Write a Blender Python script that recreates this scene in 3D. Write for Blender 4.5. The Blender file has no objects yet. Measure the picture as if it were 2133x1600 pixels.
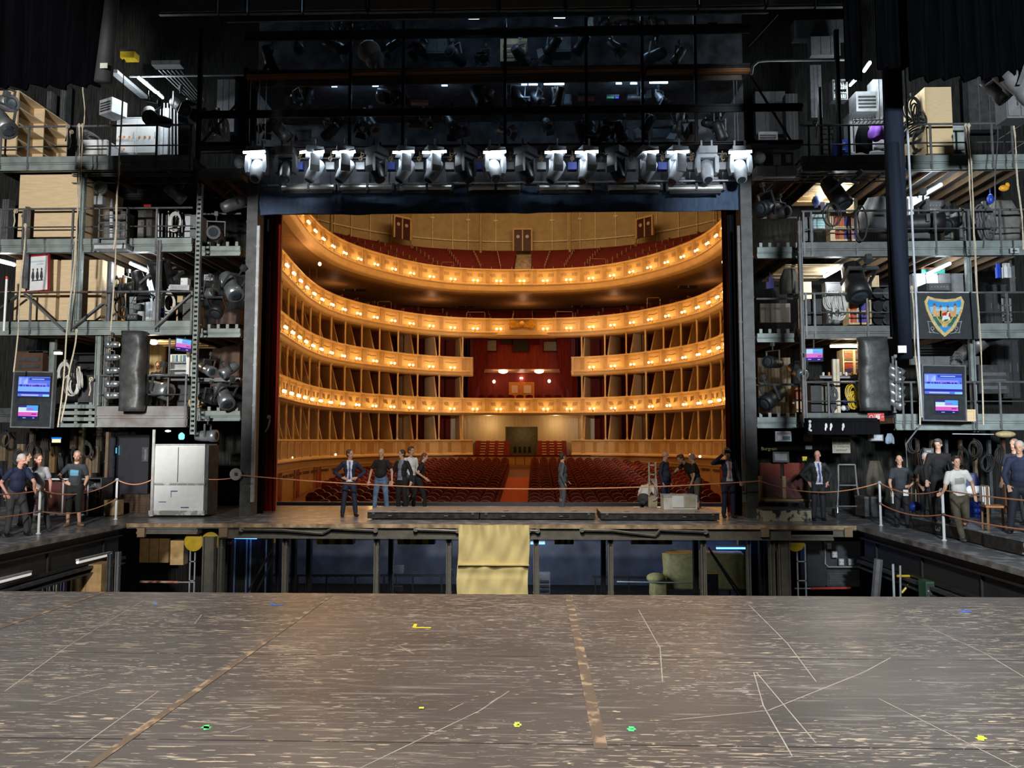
import bpy, math, random
from mathutils import Vector as V, Matrix
random.seed(7)
SC = bpy.context.scene
COL = SC.collection
R = math.radians
PI = math.pi
# ---------------------------------------------------------------- camera
F = 1600.0; CX, CY = 1066.5, 800.0
_psi, _th = R(1.75), R(4.2)
CAM = V((0, 0, 2.05))
_f = V((-math.sin(_psi)*math.cos(_th), math.cos(_psi)*math.cos(_th), math.sin(_th)))
_r = V((math.cos(_psi), math.sin(_psi), 0))
_u = _r.cross(_f)
cd = bpy.data.cameras.new('camera'); cam = bpy.data.objects.new('camera', cd); COL.objects.link(cam)
cd.sensor_width = 36; cd.lens = F/2133*36; cd.clip_end = 300
cam.matrix_world = Matrix(((_r.x, _u.x, -_f.x, CAM.x), (_r.y, _u.y, -_f.y, CAM.y), (_r.z, _u.z, -_f.z, CAM.z), (0, 0, 0, 1)))
SC.camera = cam
def at(px, py, Y):
    d = _f*F+_r*(px-CX)-_u*(py-CY)
    return CAM+d*(Y/d.y)
def atz(px, py, z):
    d = _f*F+_r*(px-CX)-_u*(py-CY)
    return CAM+d*((z-CAM.z)/d.z)
# ---------------------------------------------------------------- world, exposure
SC.view_settings.view_transform = 'Standard'; SC.view_settings.look = 'None'
SC.view_settings.gamma = 1; SC.view_settings.use_curve_mapping = False
SC.view_settings.exposure = 0.0
w = bpy.data.worlds.new('world'); SC.world = w; w.use_nodes = True
w.node_tree.nodes['Background'].inputs[0].default_value = (.5, .65, .8, 1)
w.node_tree.nodes['Background'].inputs[1].default_value = .012
SC.cycles.max_bounces = 5; SC.cycles.diffuse_bounces = 3; SC.cycles.glossy_bounces = 3
SC.cycles.transmission_bounces = 2; SC.cycles.sample_clamp_indirect = 4; SC.cycles.use_denoising = True
SC.cycles.use_adaptive_sampling = True; SC.cycles.adaptive_threshold = .03
SC.cycles.caustics_reflective = False; SC.cycles.caustics_refractive = False
def lamp(name, kind, loc, energy, color=(1, 1, 1), size=.1, target=None, sizey=None, spot=None, blend=.5):
    l = bpy.data.lights.new(name, kind); l.energy = energy; l.color = color
    if kind == 'AREA':
        l.size = size
        if sizey: l.shape = 'RECTANGLE'; l.size_y = sizey
    else: l.shadow_soft_size = size
    if kind == 'SPOT': l.spot_size = R(spot); l.spot_blend = blend
    o = bpy.data.objects.new(name, l); COL.objects.link(o); o.location = loc
    if target is not None: o.rotation_euler = (V(target)-V(loc)).to_track_quat('-Z', 'Y').to_euler()
    return o
# work lights of the rear stage: above and behind the photographer, kept off the black masking
COOL = (.88, .95, 1)
lamp('work_light', 'SPOT', (-1.2, .5, 10.5), 8800, (1, .98, .96), 1.6, (-1.2, 4.6, .4), spot=88, blend=.7)
lamp('work_light', 'SPOT', (6.5, 3, 10.5), 4200, COOL, .8, (4.5, 7.5, .4), spot=60, blend=.8)
lamp('flood_light', 'SPOT', (-7.5, -1, 6.8), 19000, (1, .98, .95), .5, (-13.4, 21, 7.2), spot=40, blend=.35)
lamp('flood_light', 'SPOT', (5.5, -1, 6.8), 19000, COOL, .5, (11.0, 21, 7.4), spot=40, blend=.35)
lamp('flood_light', 'SPOT', (-6, 0, 5.5), 8500, (1, .97, .92), .4, (-11.2, 18, .6), spot=24, blend=.6)
lamp('flood_light', 'SPOT', (3.5, 0, 5.5), 9500, COOL, .4, (10.0, 17, .6), spot=26, blend=.6)
lamp('flood_light', 'SPOT', (-1.5, 8.2, 10), 6500, (1, .95, .88), .5, (-1.2, 17.6, 0), spot=56, blend=.7)
# ceiling light of the auditorium, then fill added for gallery and balcony
lamp('house_light', 'AREA', (-.9, 38, 18.5), 420, (1, .55, .22), 10, (-.9, 38, 0), 10)
lamp('house_light', 'AREA', (-.9, 47, 21), 900, (1, .66, .36), 14, (-.9, 58, 14), 4)  # added fill that brightens the gallery seats and back wall
for _x, _y in ((-.9, 57), (-7.5, 55), (5.7, 55), (-13, 49), (11.2, 49), (-15.4, 42), (13.6, 42)):
    lamp('balcony_fill', 'POINT', (_x, _y, 11.3), 26, (1, .5, .25), .2)  # added fill under the top balcony, no fittings modelled
# ---------------------------------------------------------------- materials
MATS = {}
def mat(name, c, rough=.6, metal=0, emit=None, es=0, var=.15, sc=6, bump=0, kind=None, c2=None, sample=True, coat=0):
    if name in MATS: return MATS[name]
    m = bpy.data.materials.new(name); m.use_nodes = True; MATS[name] = m
    nt = m.node_tree; N = nt.nodes; L = nt.links; b = N['Principled BSDF']
    b.inputs['Roughness'].default_value = rough; b.inputs['Metallic'].default_value = metal
    if kind == 'fold' and sum(c) < .2: b.inputs['Specular IOR Level'].default_value = 0 if 'masking' in name else .08
    if coat: b.inputs['Coat Weight'].default_value = coat
    tc = N.new('ShaderNodeTexCoord'); mp = N.new('ShaderNodeMapping'); L.new(tc.outputs['Object'], mp.inputs[0])
    nz = N.new('ShaderNodeTexNoise'); nz.inputs['Scale'].default_value = sc; nz.inputs['Detail'].default_value = 3
    L.new(mp.outputs[0], nz.inputs[0])
    cr = N.new('ShaderNodeValToRGB'); e = cr.color_ramp.elements
    lo = c2 if c2 else tuple(x*(1-var) for x in c); hi = c if c2 else tuple(min(1, x*(1+var)) for x in c)
    e[0].color = (*lo, 1); e[1].color = (*hi, 1); e[0].position = .35; e[1].position = .65
    if kind == 'wood': mp.inputs['Scale'].default_value = (1, 1, 9)
    if kind == 'woodx': mp.inputs['Scale'].default_value = (.3, 9, 9)
    if kind == 'fold': mp.inputs['Scale'].default_value = (6, 6, .3)
    if kind == 'brushed': mp.inputs['Scale'].default_value = (.6, .6, 12)
    if kind == 'worn': e[0].position = .52; e[1].position = .60; nz.inputs['Detail'].default_value = 8
    L.new(nz.outputs[0], cr.inputs[0]); L.new(cr.outputs[0], b.inputs['Base Color'])
    if bump:
        bp = N.new('ShaderNodeBump'); bp.inputs['Strength'].default_value = bump; bp.inputs['Distance'].default_value = .02
        L.new(nz.outputs[0], bp.inputs['Height']); L.new(bp.outputs[0], b.inputs['Normal'])
    if emit:
        b.inputs['Emission Color'].default_value = (*emit, 1); b.inputs['Emission Strength'].default_value = es
        if not sample: m.cycles.emission_sampling = 'NONE'
    return m
# steels, blacks, woods
fascia = mat('green_grey_steel', (.235, .275, .265), .5, .2, var=.2, sc=3)
steel = mat('dark_steel', (.075, .08, .085), .5, .4, var=.3, sc=5)
steelm = mat('grey_steel', (.17, .175, .18), .45, .5, var=.2, sc=5)
alu = mat('aluminium', (.55, .57, .58), .35, .8)
black = mat('black_paint', (.012, .012, .014), .5)
velour = mat('black_velour', (.006, .0065, .008), .95, kind='fold', bump=.3)
maskv = mat('masking_velour', (.0012, .0013, .0016), .95, kind='fold', bump=.2)
velourb = mat('navy_velour', (.05, .08, .14), .9, kind='fold', sc=2)
leather = mat('grey_tarpaulin', (.05, .053, .053), .45, sc=4, bump=.8, var=.35)
dark = mat('dark_grey', (.04, .042, .045), .6)
mid = mat('mid_grey', (.12, .125, .13), .6)
lightg = mat('light_grey', (.42, .45, .47), .5)
white = mat('white_enamel', (.78, .8, .8), .4, var=.04)
ply = mat('plywood', (.66, .50, .30), .6, var=.08, kind='wood', sc=2)
plyd = mat('plywood_shade', (.30, .19, .09), .6, var=.15, kind='wood', sc=2)
woodo = mat('orange_wood', (.42, .2, .055), .55, kind='woodx', sc=3)
brown = mat('brown_wood', (.09, .045, .025), .6, kind='wood')
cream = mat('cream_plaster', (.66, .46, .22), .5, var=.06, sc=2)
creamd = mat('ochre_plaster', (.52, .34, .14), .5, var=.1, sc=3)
gold = mat('gilding', (.62, .38, .10), .3, .75, var=.3, sc=12)
panelc = mat('honey_panel', (.46, .27, .09), .5, var=.08, sc=2)
redw = mat('red_damask', (.22, .016, .008), .7, var=.3, kind='fold', sc=3)
redd = mat('dark_red_damask', (.10, .010, .006), .8, var=.3, kind='fold', sc=3)
redp = mat('red_plush', (.15, .009, .005), .85, var=.2, sc=8)
redc = mat('red_curtain', (.17, .010, .006), .8, kind='fold', sc=1.5, var=.35)
carpet = mat('orange_red_carpet', (.42, .07, .015), .9, var=.1)
rubber = mat('rubber', (.02, .02, .02), .7)
rope = mat('hemp_rope', (.55, .48, .36), .9, sc=30)
orope = mat('orange_rope', (.85, .27, .09), .7, sc=30, c2=(.75, .4, .28))
yel = mat('yellow_paint', (.65, .45, .03), .4)
blue = mat('blue_plastic', (.02, .06, .45), .4)
redpl = mat('red_paint', (.5, .03, .02), .4)
orange = mat('orange_board', (.6, .22, .03), .5)
ysheet = mat('yellow_cloth', (.78, .64, .28), .75, sc=3, var=.06)
paper = mat('paper', (.75, .76, .76), .7, var=.05)
glassd = mat('dark_glass', (.01, .012, .015), .1)
lens = mat('lens', (.05, .065, .08), .08, .3)
tube_e = mat('fluorescent_glow', (1, 1, 1), emit=(.86, .94, 1), es=26)
tube_w = mat('warm_fluorescent_glow', (1, 1, 1), emit=(1, .86, .62), es=22)
tube_b = mat('blue_fluorescent_glow', (1, 1, 1), emit=(.35, .62, 1), es=5)
globe = mat('globe_glow', (1, .8, .5), emit=(1, .62, .22), es=9, sample=False)
bowl_e = mat('bowl_glow', (1, .8, .6), emit=(1, .66, .38), es=7, sample=False)
bulb_w = mat('bulb_glow', (1, .9, .8), emit=(1, .86, .66), es=22)
blue_e = mat('blue_glow', (.1, .3, 1), emit=(.06, .25, 1), es=6)
green_e = mat('green_glow', (.1, 1, .5), emit=(.1, .8, .5), es=1.2, sample=False)
def col(r, g, b, rough=.6, **k): return mat('paint_%d_%d_%d' % (r*255, g*255, b*255), (r, g, b), rough, **k)
def flat_emit(r, g, b, s=1.0):
    r, g, b = r**1.6, g**1.6, b**1.35; return mat('screen_%d_%d_%d' % (r*255, g*255, b*255), (r*.2, g*.2, b*.2), .3, emit=(r, g, b), es=s, sample=False, var=.3, sc=40)
# ---------------------------------------------------------------- mesh builder
def newobj(name, data, parent=None):
    o = bpy.data.objects.new(name, data); COL.objects.link(o)
    if parent: o.parent = parent
    return o
class MB:
    def __init__(s): s.v = []; s.f = []; s.m = []; s.cur = 0; s.M = None; s.sm = []; s.smooth = False
    def add(s, vs, fs):
        o = len(s.v); M = s.M
        s.v += [tuple(M @ V(v)) for v in vs] if M else [tuple(v) for v in vs]
        s.f += [tuple(i+o for i in f) for f in fs]; s.m += [s.cur]*len(fs); s.sm += [s.smooth]*len(fs)
        return s
    def box(s, x0, x1, y0, y1, z0, z1):
        return s.add([(x0, y0, z0), (x1, y0, z0), (x1, y1, z0), (x0, y1, z0), (x0, y0, z1), (x1, y0, z1), (x1, y1, z1), (x0, y1, z1)],
            [(0, 3, 2, 1), (4, 5, 6, 7), (0, 1, 5, 4), (1, 2, 6, 5), (2, 3, 7, 6), (3, 0, 4, 7)])
    def cbox(s, c, sx, sy, sz, rot=None):
        pts = [V((i*sx/2, j*sy/2, k*sz/2)) for k in (-1, 1) for i, j in ((-1, -1), (1, -1), (1, 1), (-1, 1))]
        if rot: pts = [rot @ p for p in pts]
        c = V(c)
        return s.add([p+c for p in pts], [(0, 3, 2, 1), (4, 5, 6, 7), (0, 1, 5, 4), (1, 2, 6, 5), (2, 3, 7, 6), (3, 0, 4, 7)])
    def bar(s, p, q, w=.05, h=None):
        p, q = V(p), V(q); h = h or w; d = q-p
        if d.length < 1e-6: return s
        rot = d.to_track_quat('Z', 'Y').to_matrix()
        return s.cbox((p+q)/2, w, h, d.length, rot)
    def tube(s, p, q, r=.02, r2=None, n=8, caps=True):
        p, q = V(p), V(q); r2 = r if r2 is None else r2; d = q-p
        if d.length < 1e-6: return s
        rot = d.to_track_quat('Z', 'Y').to_matrix(); vs = []; fs = []
        for c, rr in ((p, r), (q, r2)):
            for i in range(n):
                a = 2*PI*i/n; vs.append(c+rot @ V((rr*math.cos(a), rr*math.sin(a), 0)))
        for i in range(n): j = (i+1) % n; fs.append((i, j, n+j, n+i))
        if caps: fs += [tuple(range(n-1, -1, -1)), tuple(range(n, 2*n))]
        return s.add(vs, fs)
    def path(s, pts, r=.02, n=6):
        pts = [V(p) for p in pts]; vs = []; fs = []
        for k, p in enumerate(pts):
            d = (pts[min(k+1, len(pts)-1)]-pts[max(k-1, 0)])
            if d.length < 1e-7: d = V((0, 0, 1))
            rot = d.to_track_quat('Z', 'Y').to_matrix()
            for i in range(n):
                a = 2*PI*i/n; vs.append(p+rot @ V((r*math.cos(a), r*math.sin(a), 0)))
        for k in range(len(pts)-1):
            for i in range(n): j = (i+1) % n; fs.append((k*n+i, k*n+j, (k+1)*n+j, (k+1)*n+i))
        fs += [tuple(range(n-1, -1, -1)), tuple(range((len(pts)-1)*n, len(pts)*n))]
        return s.add(vs, fs)
    def lathe(s, prof, c=(0, 0, 0), axis=(0, 0, 1), n=14):
        c = V(c); rot = V(axis).to_track_quat('Z', 'Y').to_matrix(); vs = []; fs = []
        for r, z in prof:
            for i in range(n):
                a = 2*PI*i/n; vs.append(c+rot @ V((r*math.cos(a), r*math.sin(a), z)))
        for k in range(len(prof)-1):
            for i in range(n): j = (i+1) % n; fs.append((k*n+i, k*n+j, (k+1)*n+j, (k+1)*n+i))
        fs += [tuple(range(n-1, -1, -1)), tuple(range((len(prof)-1)*n, len(prof)*n))]
        return s.add(vs, fs)
    def ell(s, c, rx, ry, rz, n=12, m=8, rot=None):
        c = V(c); vs = []; fs = []
        for k in range(m+1):
            t = PI*k/m
            for i in range(n):
                a = 2*PI*i/n; p = V((rx*math.sin(t)*math.cos(a), ry*math.sin(t)*math.sin(a), -rz*math.cos(t)))
                vs.append(c+(rot @ p if rot else p))
        for k in range(m):
            for i in range(n): j = (i+1) % n; fs.append((k*n+i, k*n+j, (k+1)*n+j, (k+1)*n+i))
        return s.add(vs, fs)
    def prism(s, poly, y0, y1):          # poly of (x, z), counter-clockwise seen from -Y
        n = len(poly)
        return s.add([(x, y0, z) for x, z in poly]+[(x, y1, z) for x, z in poly],
            [tuple(range(n)), tuple(range(2*n-1, n-1, -1))]+[(i, n+i, n+(i+1) % n, (i+1) % n) for i in range(n)])
    def quad(s, a, b, c, d): return s.add([a, b, c, d], [(0, 1, 2, 3)])
    def ring(s, c, R0, r, axis=(0, -1, 0), n=20, k=5, sx=1, sz=1):
        rot = V(axis).to_track_quat('Z', 'Y').to_matrix()
        return s.path([V(c)+rot @ V((R0*sx*math.cos(2*PI*i/n), R0*sz*math.sin(2*PI*i/n), 0)) for i in range(n+1)], r, k)
    def build(s, name, mats, parent=None, label=None, cat=None, group=None, kind=None, origin=None):
        if not isinstance(mats, (list, tuple)): mats = [mats]
        if origin is None and parent is None:
            xs, ys, zs = zip(*s.v); origin = ((min(xs)+max(xs))/2, (min(ys)+max(ys))/2, min(zs))
        ox, oy, oz = origin or (0, 0, 0)
        me = bpy.data.meshes.new(name); me.from_pydata([(x-ox, y-oy, z-oz) for x, y, z in s.v], [], s.f)
        for m in mats: me.materials.append(m)
        if len(mats) > 1: me.polygons.foreach_set('material_index', s.m)
        if any(s.sm): me.polygons.foreach_set('use_smooth', s.sm)
        me.update()
        o = newobj(name, me, parent); o.location = (ox, oy, oz)
        return tag(o, label, cat, group, kind)
def tag(o, label=None, cat=None, group=None, kind=None):
    if label: o['label'] = label
    if cat: o['category'] = cat
    if group: o['group'] = group
    if kind: o['kind'] = kind
    return o
def struct(name, mb, m): return mb.build(name, m, kind='structure')
def thing(name, label=None, cat=None, loc=(0, 0, 0), rot=(0, 0, 0), group=None):
    o = newobj(name, None); o.location = loc; o.rotation_euler = rot; o.empty_display_size = .1
    return tag(o, label, cat, group)
KIDS = {}
def proto(fn):
    """build a template once, on first use the template itself is placed, afterwards a copy of it and its parts"""
    st = {}
    def place(loc, label, rot=(0, 0, 0), s=1, group=None, **k):
        key = tuple(sorted(k.items(), key=str))
        if key not in st:
            t = fn(**k); st[key] = t; KIDS[t] = [(c, list(c.children)) for c in t.children]; o = t
        else:
            t = st[key]; o = t.copy(); COL.objects.link(o)
            for c, gs in KIDS[t]:
                d = c.copy(); COL.objects.link(d); d.parent = o
                for g in gs:
                    e = g.copy(); COL.objects.link(e); e.parent = d
        o.location = loc; o.rotation_euler = rot; o.scale = (s, s, s) if not isinstance(s, tuple) else s
        o['label'] = label
        if group: o['group'] = group
        elif 'group' in o: del o['group']
        return o
    return place
# ================================================================ SETTING
def floormat():
    m = bpy.data.materials.new('worn_stage_boards'); m.use_nodes = True; nt = m.node_tree; N = nt.nodes; L = nt.links
    b = N['Principled BSDF']; tc = N.new('ShaderNodeTexCoord')
    def noise(sx, sy, sc, det=6, dist=0, off=0):
        mp = N.new('ShaderNodeMapping'); mp.inputs['Scale'].default_value = (sx, sy, 1); mp.inputs['Location'].default_value = (off, off*1.7, 0)
        L.new(tc.outputs['Object'], mp.inputs[0]); n = N.new('ShaderNodeTexNoise')
        n.inputs['Scale'].default_value = sc; n.inputs['Detail'].default_value = det; n.inputs['Distortion'].default_value = dist
        L.new(mp.outputs[0], n.inputs[0]); return n.outputs[0]
    def ramp(src, p0, p1, c0=(0, 0, 0), c1=(1, 1, 1)):
        r = N.new('ShaderNodeValToRGB'); e = r.color_ramp.elements; e[0].position = p0; e[1].position = p1
        e[0].color = (*c0, 1); e[1].color = (*c1, 1); L.new(src, r.inputs[0]); return r.outputs[0]
    def mix(a, b_, f):
        x = N.new('ShaderNodeMixRGB'); L.new(f, x.inputs[0]); L.new(a, x.inputs[1])
        if isinstance(b_, tuple): x.inputs[2].default_value = (*b_, 1)
        else: L.new(b_, x.inputs[2])
        return x.outputs[0]
    base = ramp(noise(.5, .9, 1.2, 5), .3, .7, (.060, .052, .046), (.098, .084, .072))
    grey = mix(base, (.20, .18, .16), ramp(noise(1.2, 14, 1.6, 8, .4, 3), .56, .72))
    def mul(a, b_):
        x = N.new('ShaderNodeMath'); x.operation = 'MULTIPLY'; L.new(a, x.inputs[0]); L.new(b_, x.inputs[1]); return x.outputs[0]
    patch = ramp(noise(.35, .9, 1.1, 4, 0, 31), .44, .60); patch2 = ramp(noise(.5, 1.2, .9, 4, 0, 47), .42, .58)
    tan = mix(grey, (.50, .40, .27), mul(ramp(noise(3.4, 30, 1.5, 9, .3, 9), .61, .63), patch))
    tan = mix(tan, (.40, .34, .27), mul(ramp(noise(9, 42, 1.2, 8, .2, 77), .62, .64), patch2))
    t2 = mix(tan, (.60, .45, .28), ramp(noise(7, 30, 1.1, 6, .2, 21), .70, .715))
    t3 = mix(t2, (.55, .5, .42), ramp(noise(40, 90, 1, 3, 0, 5), .74, .76))
    L.new(t3, b.inputs['Base Color'])
    rr = N.new('ShaderNodeMapRange'); L.new(noise(.8, 5, 2, 5, 0, 13), rr.inputs[0])
    rr.inputs[3].default_value = .30; rr.inputs[4].default_value = .5; L.new(rr.outputs[0], b.inputs['Roughness'])
    bp = N.new('ShaderNodeBump'); bp.inputs['Strength'].default_value = .15; bp.inputs['Distance'].default_value = .01
    L.new(noise(3, 30, 2, 6), bp.inputs['Height']); L.new(bp.outputs[0], b.inputs['Normal'])
    return m
fm = floormat()
deckm = mat('grey_sheen_deck_boards', (.40, .40, .40), .28, c2=(.17, .182, .197), kind='worn', sc=4)  # blue-grey deck sheen put into the base colour, with worn patches
edgew = mat('worn_board_edge', (.62, .45, .27), .6, c2=(.25, .17, .10), sc=4)
# rear-stage wagon the photographer stands on: four boards-fields with real gaps
b = MB()
ys = [-3, .2, 2.45, 4.32, 6.02, 8.40]
for k in range(5):
    b.box(-10.0, 7.7, ys[k]+.006, ys[k+1]-.006, .25, .4)
b.box(-10.0, 7.7, -3, 8.38, -.15, .24)
struct('floor', b, fm)
striped = mat('bare_wood_track', (.34, .235, .14), .6, c2=(.13, .09, .06), kind='worn', sc=7)
def strip(n, p0, p1, w, z=.401):
    a, c = atz(*p0, z), atz(*p1, z); d = (c-a).normalized(); nn = V((-d.y, d.x, 0))*w/2
    b = MB(); b.add([a-nn, a+nn, c+nn, c-nn, a-nn+V((0, 0, .003)), a+nn+V((0, 0, .003)), c+nn+V((0, 0, .003)), c-nn+V((0, 0, .003))],
        [(0, 1, 2, 3), (7, 6, 5, 4), (0, 4, 5, 1), (1, 5, 6, 2), (2, 6, 7, 3), (3, 7, 4, 0)])
    struct('trim_%d' % n, b, striped)
strip(1, (185, 1598), (688, 1241), .055); strip(2, (1184, 1240), (1252, 1560), .075); strip(3, (-40, 1322), (215, 1234), .05)
# worn scratches and gap lines in the boards
scr = mat('scratched_paint', (.33, .29, .24), .6)
def scratch(pts, w=.008, m=scr, n=None):
    b = MB()
    for (x0, y0), (x1, y1) in zip(pts[:-1], pts[1:]):
        a, c = atz(x0, y0, .4005), atz(x1, y1, .4005); d = (c-a).normalized(); q = V((-d.y, d.x, 0))*w/2
        b.add([a-q, a+q, c+q, c-q], [(0, 3, 2, 1)])
    return b
b = MB()
for pts in ([(1575, 1400), (1700, 1548)], [(1650, 1575), (1590, 1470), (1570, 1400)], [(1830, 1455), (2120, 1600)], [(1330, 1270), (1375, 1350), (1380, 1420)],
            [(1560, 1260), (1640, 1340), (1700, 1420)], [(100, 1465), (245, 1425), (365, 1427)], [(10, 1440), (150, 1340), (300, 1250)], [(120, 1590), (330, 1440)],
            [(405, 1300), (420, 1280)], [(480, 1525), (525, 1512)], [(830, 1345), (862, 1362)], [(935, 1480), (965, 1465)], [(1920, 1300), (2050, 1360), (2133, 1410)],
            [(1855, 1370), (1800, 1400), (1600, 1480), (1400, 1500)], [(1020, 1465), (1040, 1452)], [(750, 1600), (1000, 1480), (1060, 1440)]):
    b2 = scratch(pts); o = len(b.v); b.add(b2.v, b2.f)
struct('floor_scratches', b, scr)
for i, (cx, cy, pts, c, lab) in enumerate([
    (570, 1258, [(563, 1256), (572, 1261), (590, 1261)], (.03, .16, .6), 'blue tape corner mark on the stage boards, near the pit edge'),
    (878, 1306, [(866, 1300), (862, 1308), (898, 1308)], (.8, .6, .02), 'large yellow tape corner mark on the brown stage boards'),
    (2012, 1273, [(2003, 1269), (2022, 1275), (1998, 1276)], (.05, .15, .6), 'blue tape arrow mark on the boards below the wooden chair'),
    (323, 1257, [(320, 1256), (327, 1259)], (.1, .25, .7), 'tiny blue tape scrap on the boards'),
    (430, 1516, [(421, 1515), (438, 1517)], (.1, .75, .2), 'green tape cross beside the long diagonal track'),
    (1077, 1510, [(1070, 1511), (1086, 1510)], (.6, .75, .1), 'yellow-green tape cross between the two bare wood tracks'),
    (1315, 1519, [(1307, 1520), (1324, 1519)], (.1, .8, .25), 'bright green tape cross right by the straight track'),
    (2043, 1538, [(2034, 1539), (2054, 1538)], (.55, .75, .05), 'lime tape cross far from both tracks'),
    (878, 1475, [(873, 1475), (883, 1475)], (.75, .7, .05), 'round yellow tape dot on the boards')]):
    b2 = scratch(pts, .03)
    if 'cross' in lab:
        b3 = scratch([(cx, cy-5), (cx, cy+5)], .03); b2.add(b3.v, b3.f)
    b2.v = [(x, y, z+.002) for x, y, z in b2.v]
    b2.build('tape_mark', col(*c), label=lab, cat='tape mark')
# far stage deck with its two side wings
b = MB()
b.box(-16.5, 14, 18.95, 24.2, -.12, 0)
b.box(-16.5, -10.2, 8, 18.95, -.12, 0)
b.box(7.78, 14, 8, 18.95, -.12, 0)
struct('floor', b, deckm)
b = MB(); b.box(-10.2, 7.78, 18.90, 18.95, -.09, .004)
struct('trim_4', b, edgew)
# bare worn edge along the side wings
b = MB(); b.box(-10.2, -10.12, 8, 18.9, -.1, .004); struct('trim_5', b, mat('worn_wing_edge', (.3, .28, .25), .5, c2=(.07, .07, .07), sc=3))
b = MB(); b.box(7.70, 7.78, 8, 18.9, -.1, .004); struct('trim_6', b, MATS['worn_wing_edge'])
# backstage walls
wallm = mat('near_black_wall', (.016, .016, .016), .8, var=.4)  # plain near-black wall colour
corr = mat('corrugated_wall', (.022, .022, .021), .8, kind='fold', sc=5, var=.5)
b = MB(); b.box(-18, -8.3, 24.2, 24.4, -5, 20); struct('wall_left', b, corr)
b = MB(); b.box(6.3, 15.8, 24.2, 24.4, -5, 20); struct('wall_right', b, corr)
b = MB(); b.box(-8.3, 6.3, 24.2, 24.4, 9.4, 20); struct('wall_front', b, wallm)
b = MB(); b.box(-18.2, -18, -4, 24.4, -5, 20); struct('wall_left_side', b, wallm)
b = MB(); b.box(15.8, 16, -4, 24.4, -5, 20); struct('wall_right_side', b, wallm)
b = MB(); b.box(-18.2, 16, -4, 24.4, 20, 20.2); struct('ceiling', b, wallm)
b = MB(); b.box(-18.2, 16, -4.2, -4, -5, 20); struct('wall_back', b, wallm)
# pit under the lifted stage
pitw = mat('pit_wall', (.085, .10, .135), .8, sc=1.5, var=.3)
b = MB(); b.box(-16.5, 14, 27.4, 27.6, -6, -1.3); struct('wall_pit', b, pitw)
b = MB(); b.box(-16.5, 14, 8.4, 27.4, -6.1, -6); struct('floor_pit', b, wallm)

# ================================================================ AUDITORIUM
X0 = -.9
_W1 = 'first second third fourth fifth sixth seventh eighth ninth tenth eleventh twelfth thirteenth fourteenth fifteenth sixteenth seventeenth eighteenth nineteenth'.split()
def ordw(n):
    if n < 20: return _W1[n-1]
    t, u = divmod(n, 10); return ['twentieth', 'thirtieth', 'fortieth'][t-2] if u == 0 else ['twenty-', 'thirty-', 'forty-'][t-2]+_W1[u-1]
CTRL = [(0, 52.1), (1.8, 52.05), (4.6, 51.4), (6.9, 49.85), (8.9, 47.2), (10.2, 44.5), (10.75, 41.8), (10.8, 38.8), (10.5, 35.5), (10.1, 32.2), (9.7, 29), (9.4, 26.2), (9.3, 25)]
def smoothcurve():
    half = []
    P = [(-CTRL[1][0], CTRL[1][1])]+CTRL+[(9.3, 24)]
    for i in range(1, len(P)-2):
        p0, p1, p2, p3 = P[i-1:i+3]
        for k in range(20):
            t = k/20
            half.append(tuple(.5*(2*p1[j]+(p2[j]-p0[j])*t+(2*p0[j]-5*p1[j]+4*p2[j]-p3[j])*t*t+(3*p1[j]-p0[j]-3*p2[j]+p3[j])*t**3) for j in (0, 1)))
    return half
_half = smoothcurve()
_arc = [0]
for a, c in zip(_half[:-1], _half[1:]): _arc.append(_arc[-1]+math.dist(a, c))
SMAX = _arc[-1]
def cp(s, d=0):
    """point and outward normal of the horseshoe at signed arc length s, pushed outward by d"""
    sg = 1 if s >= 0 else -1; t = min(abs(s), SMAX-1e-4); k = 0
    lo, hi = 0, len(_arc)-1
    while hi-lo > 1:
        m = (lo+hi)//2
        if _arc[m] <= t: lo = m
        else: hi = m
    f = (t-_arc[lo])/(_arc[hi]-_arc[lo]); a, c = _half[lo], _half[hi]
    x = a[0]+(c[0]-a[0])*f; y = a[1]+(c[1]-a[1])*f
    k0, k1 = max(lo-2, 0), min(hi+2, len(_half)-1); tx, ty = _half[k1][0]-_half[k0][0], _half[k1][1]-_half[k0][1]
    if lo < 2: tx, ty = 1, 0 if lo == 0 else ty*.5
    l = math.hypot(tx, ty); nx, ny = -ty/l, tx/l
    if ny < 0 and abs(nx) < .01: ny = -ny
    x += nx*d; y += ny*d
    return V((X0+sg*x, y, 0)), V((sg*nx, ny, 0))
def sweep(b, s0, s1, prof, step=.8, mats=None, closed=False):
    n = max(2, int(abs(s1-s0)/step)+1); P = len(prof); vs = []
    for i in range(n+1):
        s = s0+(s1-s0)*i/n
        for d, z in prof:
            p, _ = cp(s, d); vs.append((p.x, p.y, z))
    o = len(b.v); cur = b.cur
    for j in range(P if closed else P-1):
        k = (j+1) % P
        b.cur = mats[j] if mats else cur
        fs = [(i*P+j, (i+1)*P+j, (i+1)*P+k, i*P+k) for i in range(n)]
        b.f += [tuple(q+o for q in f) for f in fs]; b.m += [b.cur]*len(fs); b.sm += [False]*len(fs)
    b.v += vs; b.cur = cur
    return b
hallw = mat('hall_wall', (.16, .02, .012), .7, var=.25, kind='fold', sc=3)
b = MB()
for _s in (-1, 1): sweep(b, _s*SMAX, _s*3.5, [(2.6, -2), (2.6, 9.3)])
struct('wall_hall', b, hallw)
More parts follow.
